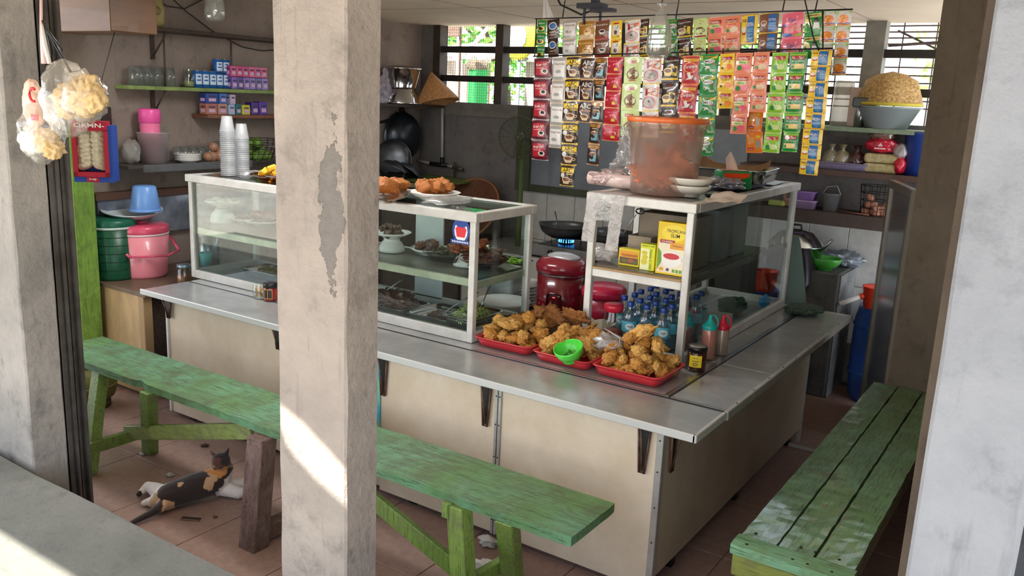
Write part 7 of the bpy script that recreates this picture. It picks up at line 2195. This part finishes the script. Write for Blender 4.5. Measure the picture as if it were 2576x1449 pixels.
fx = thing('ceiling_bracket', 'dark metal bracket with a drooping cable under the ceiling above the sachets', 'bracket', (onrail(1497, 20, K_).x, onrail(1497, 20, K_).y, 2.549))
cx_ = fx.location
b = B()
z0_ = onrail(1497, 22, K_).z
b.box((cx_.x - .1, cx_.y - .05, z0_ + .0), (cx_.x + .06, cx_.y + .05, z0_ + .03)).box((cx_.x - .02, cx_.y - .03, z0_ - .02), (cx_.x + .13, cx_.y + .03, z0_ + .0))
b.box((cx_.x - .08, cx_.y, z0_ - .09), (cx_.x - .068, cx_.y + .012, z0_)).box((cx_.x + .03, cx_.y, z0_ - .09), (cx_.x + .042, cx_.y + .012, z0_)).box((cx_.x - .02, cx_.y - .02, z0_ + .03), (cx_.x + .02, cx_.y + .02, 2.549))
b.build('bracket_body', mat('33333c', .5, .3), fx, world=True)
B().tube([onrail(1398, -12, K_), onrail(1410, 12, K_), onrail(1440, 26, K_), onrail(1462, 37, K_), onrail(1482, 29, K_), onrail(1512, 30, K_)], .006, 6).build('cable', M_DARK, fx, world=True)
wb3 = onrail(1380, 48, K_)
b = B().surf(lambda u, v: wb3 + Vector((-.045 + u * .09 * (1 - .7 * v), -.01 * math.sin(u * 9), v * (2.55 - wb3.z))), 8, 8)
tag(b.build('carrier_bag', M_BAGW, loc=wb3, world=True), 'white plastic bag hung from the ceiling at the left end of the sachets', 'bag')
pw_ = onrail(1655, 140, F_)
waterbag('clear bag of water hung in front of the back row of sachets', 1655, 18, 146, pw_.y - .1, 62)

# ================================================================ cat
ct = thing('cat', 'calico cat lying stretched out on the floor tiles beside the brown trestle', 'cat', P(480, 1262, z=0))
co_ = ct.location.copy()
W_ = lambda px, py, z: P(px, py, z=z) - co_
Rr = W_(420, 1250, .06); Md = W_(485, 1228, .075); Sh = W_(545, 1208, .085); Nk = W_(566, 1182, .13); Hd = W_(556, 1160, .185)
SL, SD, TC = -RX, RY, -RZ
fwd = (SL * .7 + SD * .6 + TC * .25).normalized()
upv = (Vector((0, 0, 1)) - fwd * fwd.z).normalized()
sdv = fwd.cross(upv).normalized()
b = B()
def cap(pts, rs_, n=7):
    for (p, r0), (q, r1) in zip(zip(pts, rs_), list(zip(pts, rs_))[1:]):
        for k in range(n + 1):
            u = k / n
            b.blob(p.lerp(q, u), r0 + (r1 - r0) * u, 2, 0)
cap([Rr, Md, Sh], [.062, .07, .066])
cap([Sh, Nk, Hd - upv * .01], [.058, .042, .036])
cap([Sh + Vector((0, 0, -.03)), W_(590, 1222, .035), W_(640, 1215, .025)], [.05, .04, .018])
cap([Sh + Vector((0, 0, -.03)), W_(600, 1240, .03), W_(650, 1235, .02)], [.045, .03, .016])
cap([Rr + Vector((0, 0, .0)), W_(392, 1232, .045), W_(372, 1222, .035), W_(350, 1243, .018)], [.052, .036, .022, .015])
cap([Rr + Vector((0, 0, -.01)), W_(395, 1262, .035), W_(375, 1262, .02), W_(362, 1266, .016)], [.055, .035, .02, .015])
cap([Rr - Vector((0, 0, .01)), W_(405, 1275, .045), W_(378, 1292, .028), W_(345, 1308, .02), W_(320, 1322, .016)], [.04, .026, .018, .014, .011])
b.blob(Hd, (.044, .044, .042), 3, 0)
b.blob(Hd + fwd * .032 - upv * .012, (.024, .024, .02), 3, 0)
b.blob(Hd + fwd * .012 - upv * .012 + sdv * .018, .024, 2, 0).blob(Hd + fwd * .012 - upv * .012 - sdv * .018, .024, 2, 0)
ears = [Hd + (W_(528, 1134, .22) - W_(552, 1150, .2)), Hd + (W_(577, 1127, .22) - W_(566, 1150, .2))]
for s_, px, py, bx, by in ((1, 529, 1134, 543, 1152), (-1, 576, 1127, 567, 1148)):
    tip = Hd + (P(px, py, z=.2) - P(556, 1160, z=.2)) * .0
    D_ = (P(556, 1160, z=.185) - EYE).dot(RZ)
    tip = Hd + RX * ((px - 556) / F * D_) + RY * ((py - 1160) / F * D_)
    base = Hd + RX * ((bx - 556) / F * D_) + RY * ((by - 1160) / F * D_)
    for k in range(9):
        u = k / 8
        b.blob(base.lerp(tip, u), (.017 * (1 - u * .8), .012 * (1 - u * .6), .017 * (1 - u * .8)), 2, 0)
me_ = b.build('body', mat('6b4a38', .8))
md_ = me_.modifiers.new('r', 'REMESH'); md_.mode = 'VOXEL'; md_.voxel_size = .0045; md_.use_smooth_shade = True
ms_ = me_.modifiers.new('s', 'SMOOTH'); ms_.factor = .5; ms_.iterations = 7
dg = bpy.context.evaluated_depsgraph_get()
cm = bpy.data.meshes.new_from_object(me_.evaluated_get(dg))
bpy.data.objects.remove(me_)
patches = [(W_(400, 1230, .09), 'wh', .8), (W_(372, 1216, .05), 'wh', 1), (W_(352, 1246, .02), 'bk', .5), (W_(362, 1262, .03), 'wh', 1), (W_(388, 1262, .05), 'cr', 1), (W_(430, 1228, .12), 'bk', 1.3), (W_(455, 1250, .08), 'bk', 1.2),
           (W_(430, 1280, .04), 'cr', 1), (W_(486, 1230, .12), 'gi', .9), (W_(500, 1208, .14), 'bk', 1.1), (W_(520, 1240, .05), 'bk', 1), (W_(495, 1255, .05), 'bk', 1), (W_(532, 1218, .1), 'cr', .8), (W_(548, 1222, .09), 'bk', .8),
           (W_(575, 1228, .05), 'wh', 1.3), (W_(600, 1225, .04), 'wh', 1.2), (W_(578, 1195, .14), 'bk', 1), (W_(556, 1150, .21), 'bk', 1), (W_(545, 1165, .19), 'br', .8), (W_(552, 1180, .15), 'gi', .8), (W_(537, 1180, .17), 'cr', .5),
           (W_(575, 1135, .22), 'bk', .9), (W_(530, 1138, .22), 'br', .8), (W_(380, 1290, .03), 'bk', 1.2), (W_(340, 1310, .02), 'bk', 1.2), (W_(470, 1205, .14), 'bk', .8), (W_(455, 1215, .13), 'cr', .4)]
cc = {'wh': lin('e4dcd6'), 'bk': lin('2b1d19'), 'cr': lin('c8a27c'), 'gi': lin('c88a48'), 'br': lin('5c3428')}
at = cm.color_attributes.new('coat', 'FLOAT_COLOR', 'POINT')
for i, v in enumerate(cm.vertices):
    j = v.co + Vector((noise.noise(v.co * 40), noise.noise(v.co * 40 + Vector((9, 0, 0))), noise.noise(v.co * 40 + Vector((0, 9, 0))))) * .016
    best = min(patches, key=lambda q: (q[0] - j).length / q[2])
    at.data[i].color = cc[best[1]]
mt, t_, b_ = newmat('calico_fur')
vc = N(t_, 'ShaderNodeVertexColor'); vc.layer_name = 'coat'
fz = noisen(t_, coords(t_, (1, 1, 1)), 160, 5, .7)
t_.links.new(mix(t_, .35, vc.outputs[0], mix(t_, fz, '6b5648', 'c8b8aa'), 'SOFT_LIGHT'), b_.inputs['Base Color'])
b_.inputs['Roughness'].default_value = .85
b_.inputs['Sheen Weight'].default_value = .3
bump(t_, b_, fz, .5, .004)
cm.materials.clear(); cm.materials.append(mt)
for p_ in cm.polygons:
    p_.use_smooth = True
bo_ = bpy.data.objects.new('body', cm); COL.objects.link(bo_); bo_.parent = ct
for s_ in (1, -1):
    B().blob((0, 0, 0), .007, 2, 0).build('eye', mat('8a8a3a', .1, coat=.8), ct, Hd + fwd * .036 + upv * .008 + sdv * s_ * .018)
B().blob((0, 0, 0), (.006, .005, .004), 2, 0).build('nose', mat('b07468', .4), ct, Hd + fwd * .054 - upv * .008)

# ================================================================ litter on the floor
def litter(name, px, py, r, m, label, cat, amp=.35, sq=.5):
    p = P(px, py, z=0)
    b = B().blob((0, 0, r * sq), (r, r * .75, r * sq), 3, amp, 2.6, int(px) % 17, oct=5, flatz=-r * sq + .0015)
    return tag(b.build(name, m, loc=(p.x, p.y, .0008)), label, cat)
M_TIS = mat('e2dcd8', .9, tl=.2)
litter('tissue', 1228, 1372, .04, M_TIS, 'crumpled white tissue on the floor by the rear bench leg', 'tissue')
litter('tissue', 1222, 1436, .045, M_TIS, 'crumpled white tissue on the floor at the bottom edge between the bench legs', 'tissue')
litter('paper_scrap', 428, 1197, .022, mat('a8a89c', .8), 'small grey scrap on the floor left of the cat', 'scrap', sq=.25)
litter('crumb', 357, 1145, .014, M_TIS, 'white crumb at the foot of the rear left bench leg', 'crumb')
litter('leaf_scrap', 515, 1122, .022, mat('4a3426', .8), 'dark brown scrap on the floor above the cat', 'scrap', sq=.2)
litter('crumb', 541, 1302, .01, mat('5c4a3c', .8), 'small dark crumb on the tile below the cat', 'crumb', sq=.3)
p = P(480, 1307, z=0)
t = tag(B().box((-.045, -.014, 0), (.045, .014, .006), bev=.002).build('metal_clip', mat('6a5a4c', .3, .7), loc=(p.x, p.y, .0005), rot=(0, 0, .5)), 'small flat metal clip lying on the floor in front of the cat', 'clip')
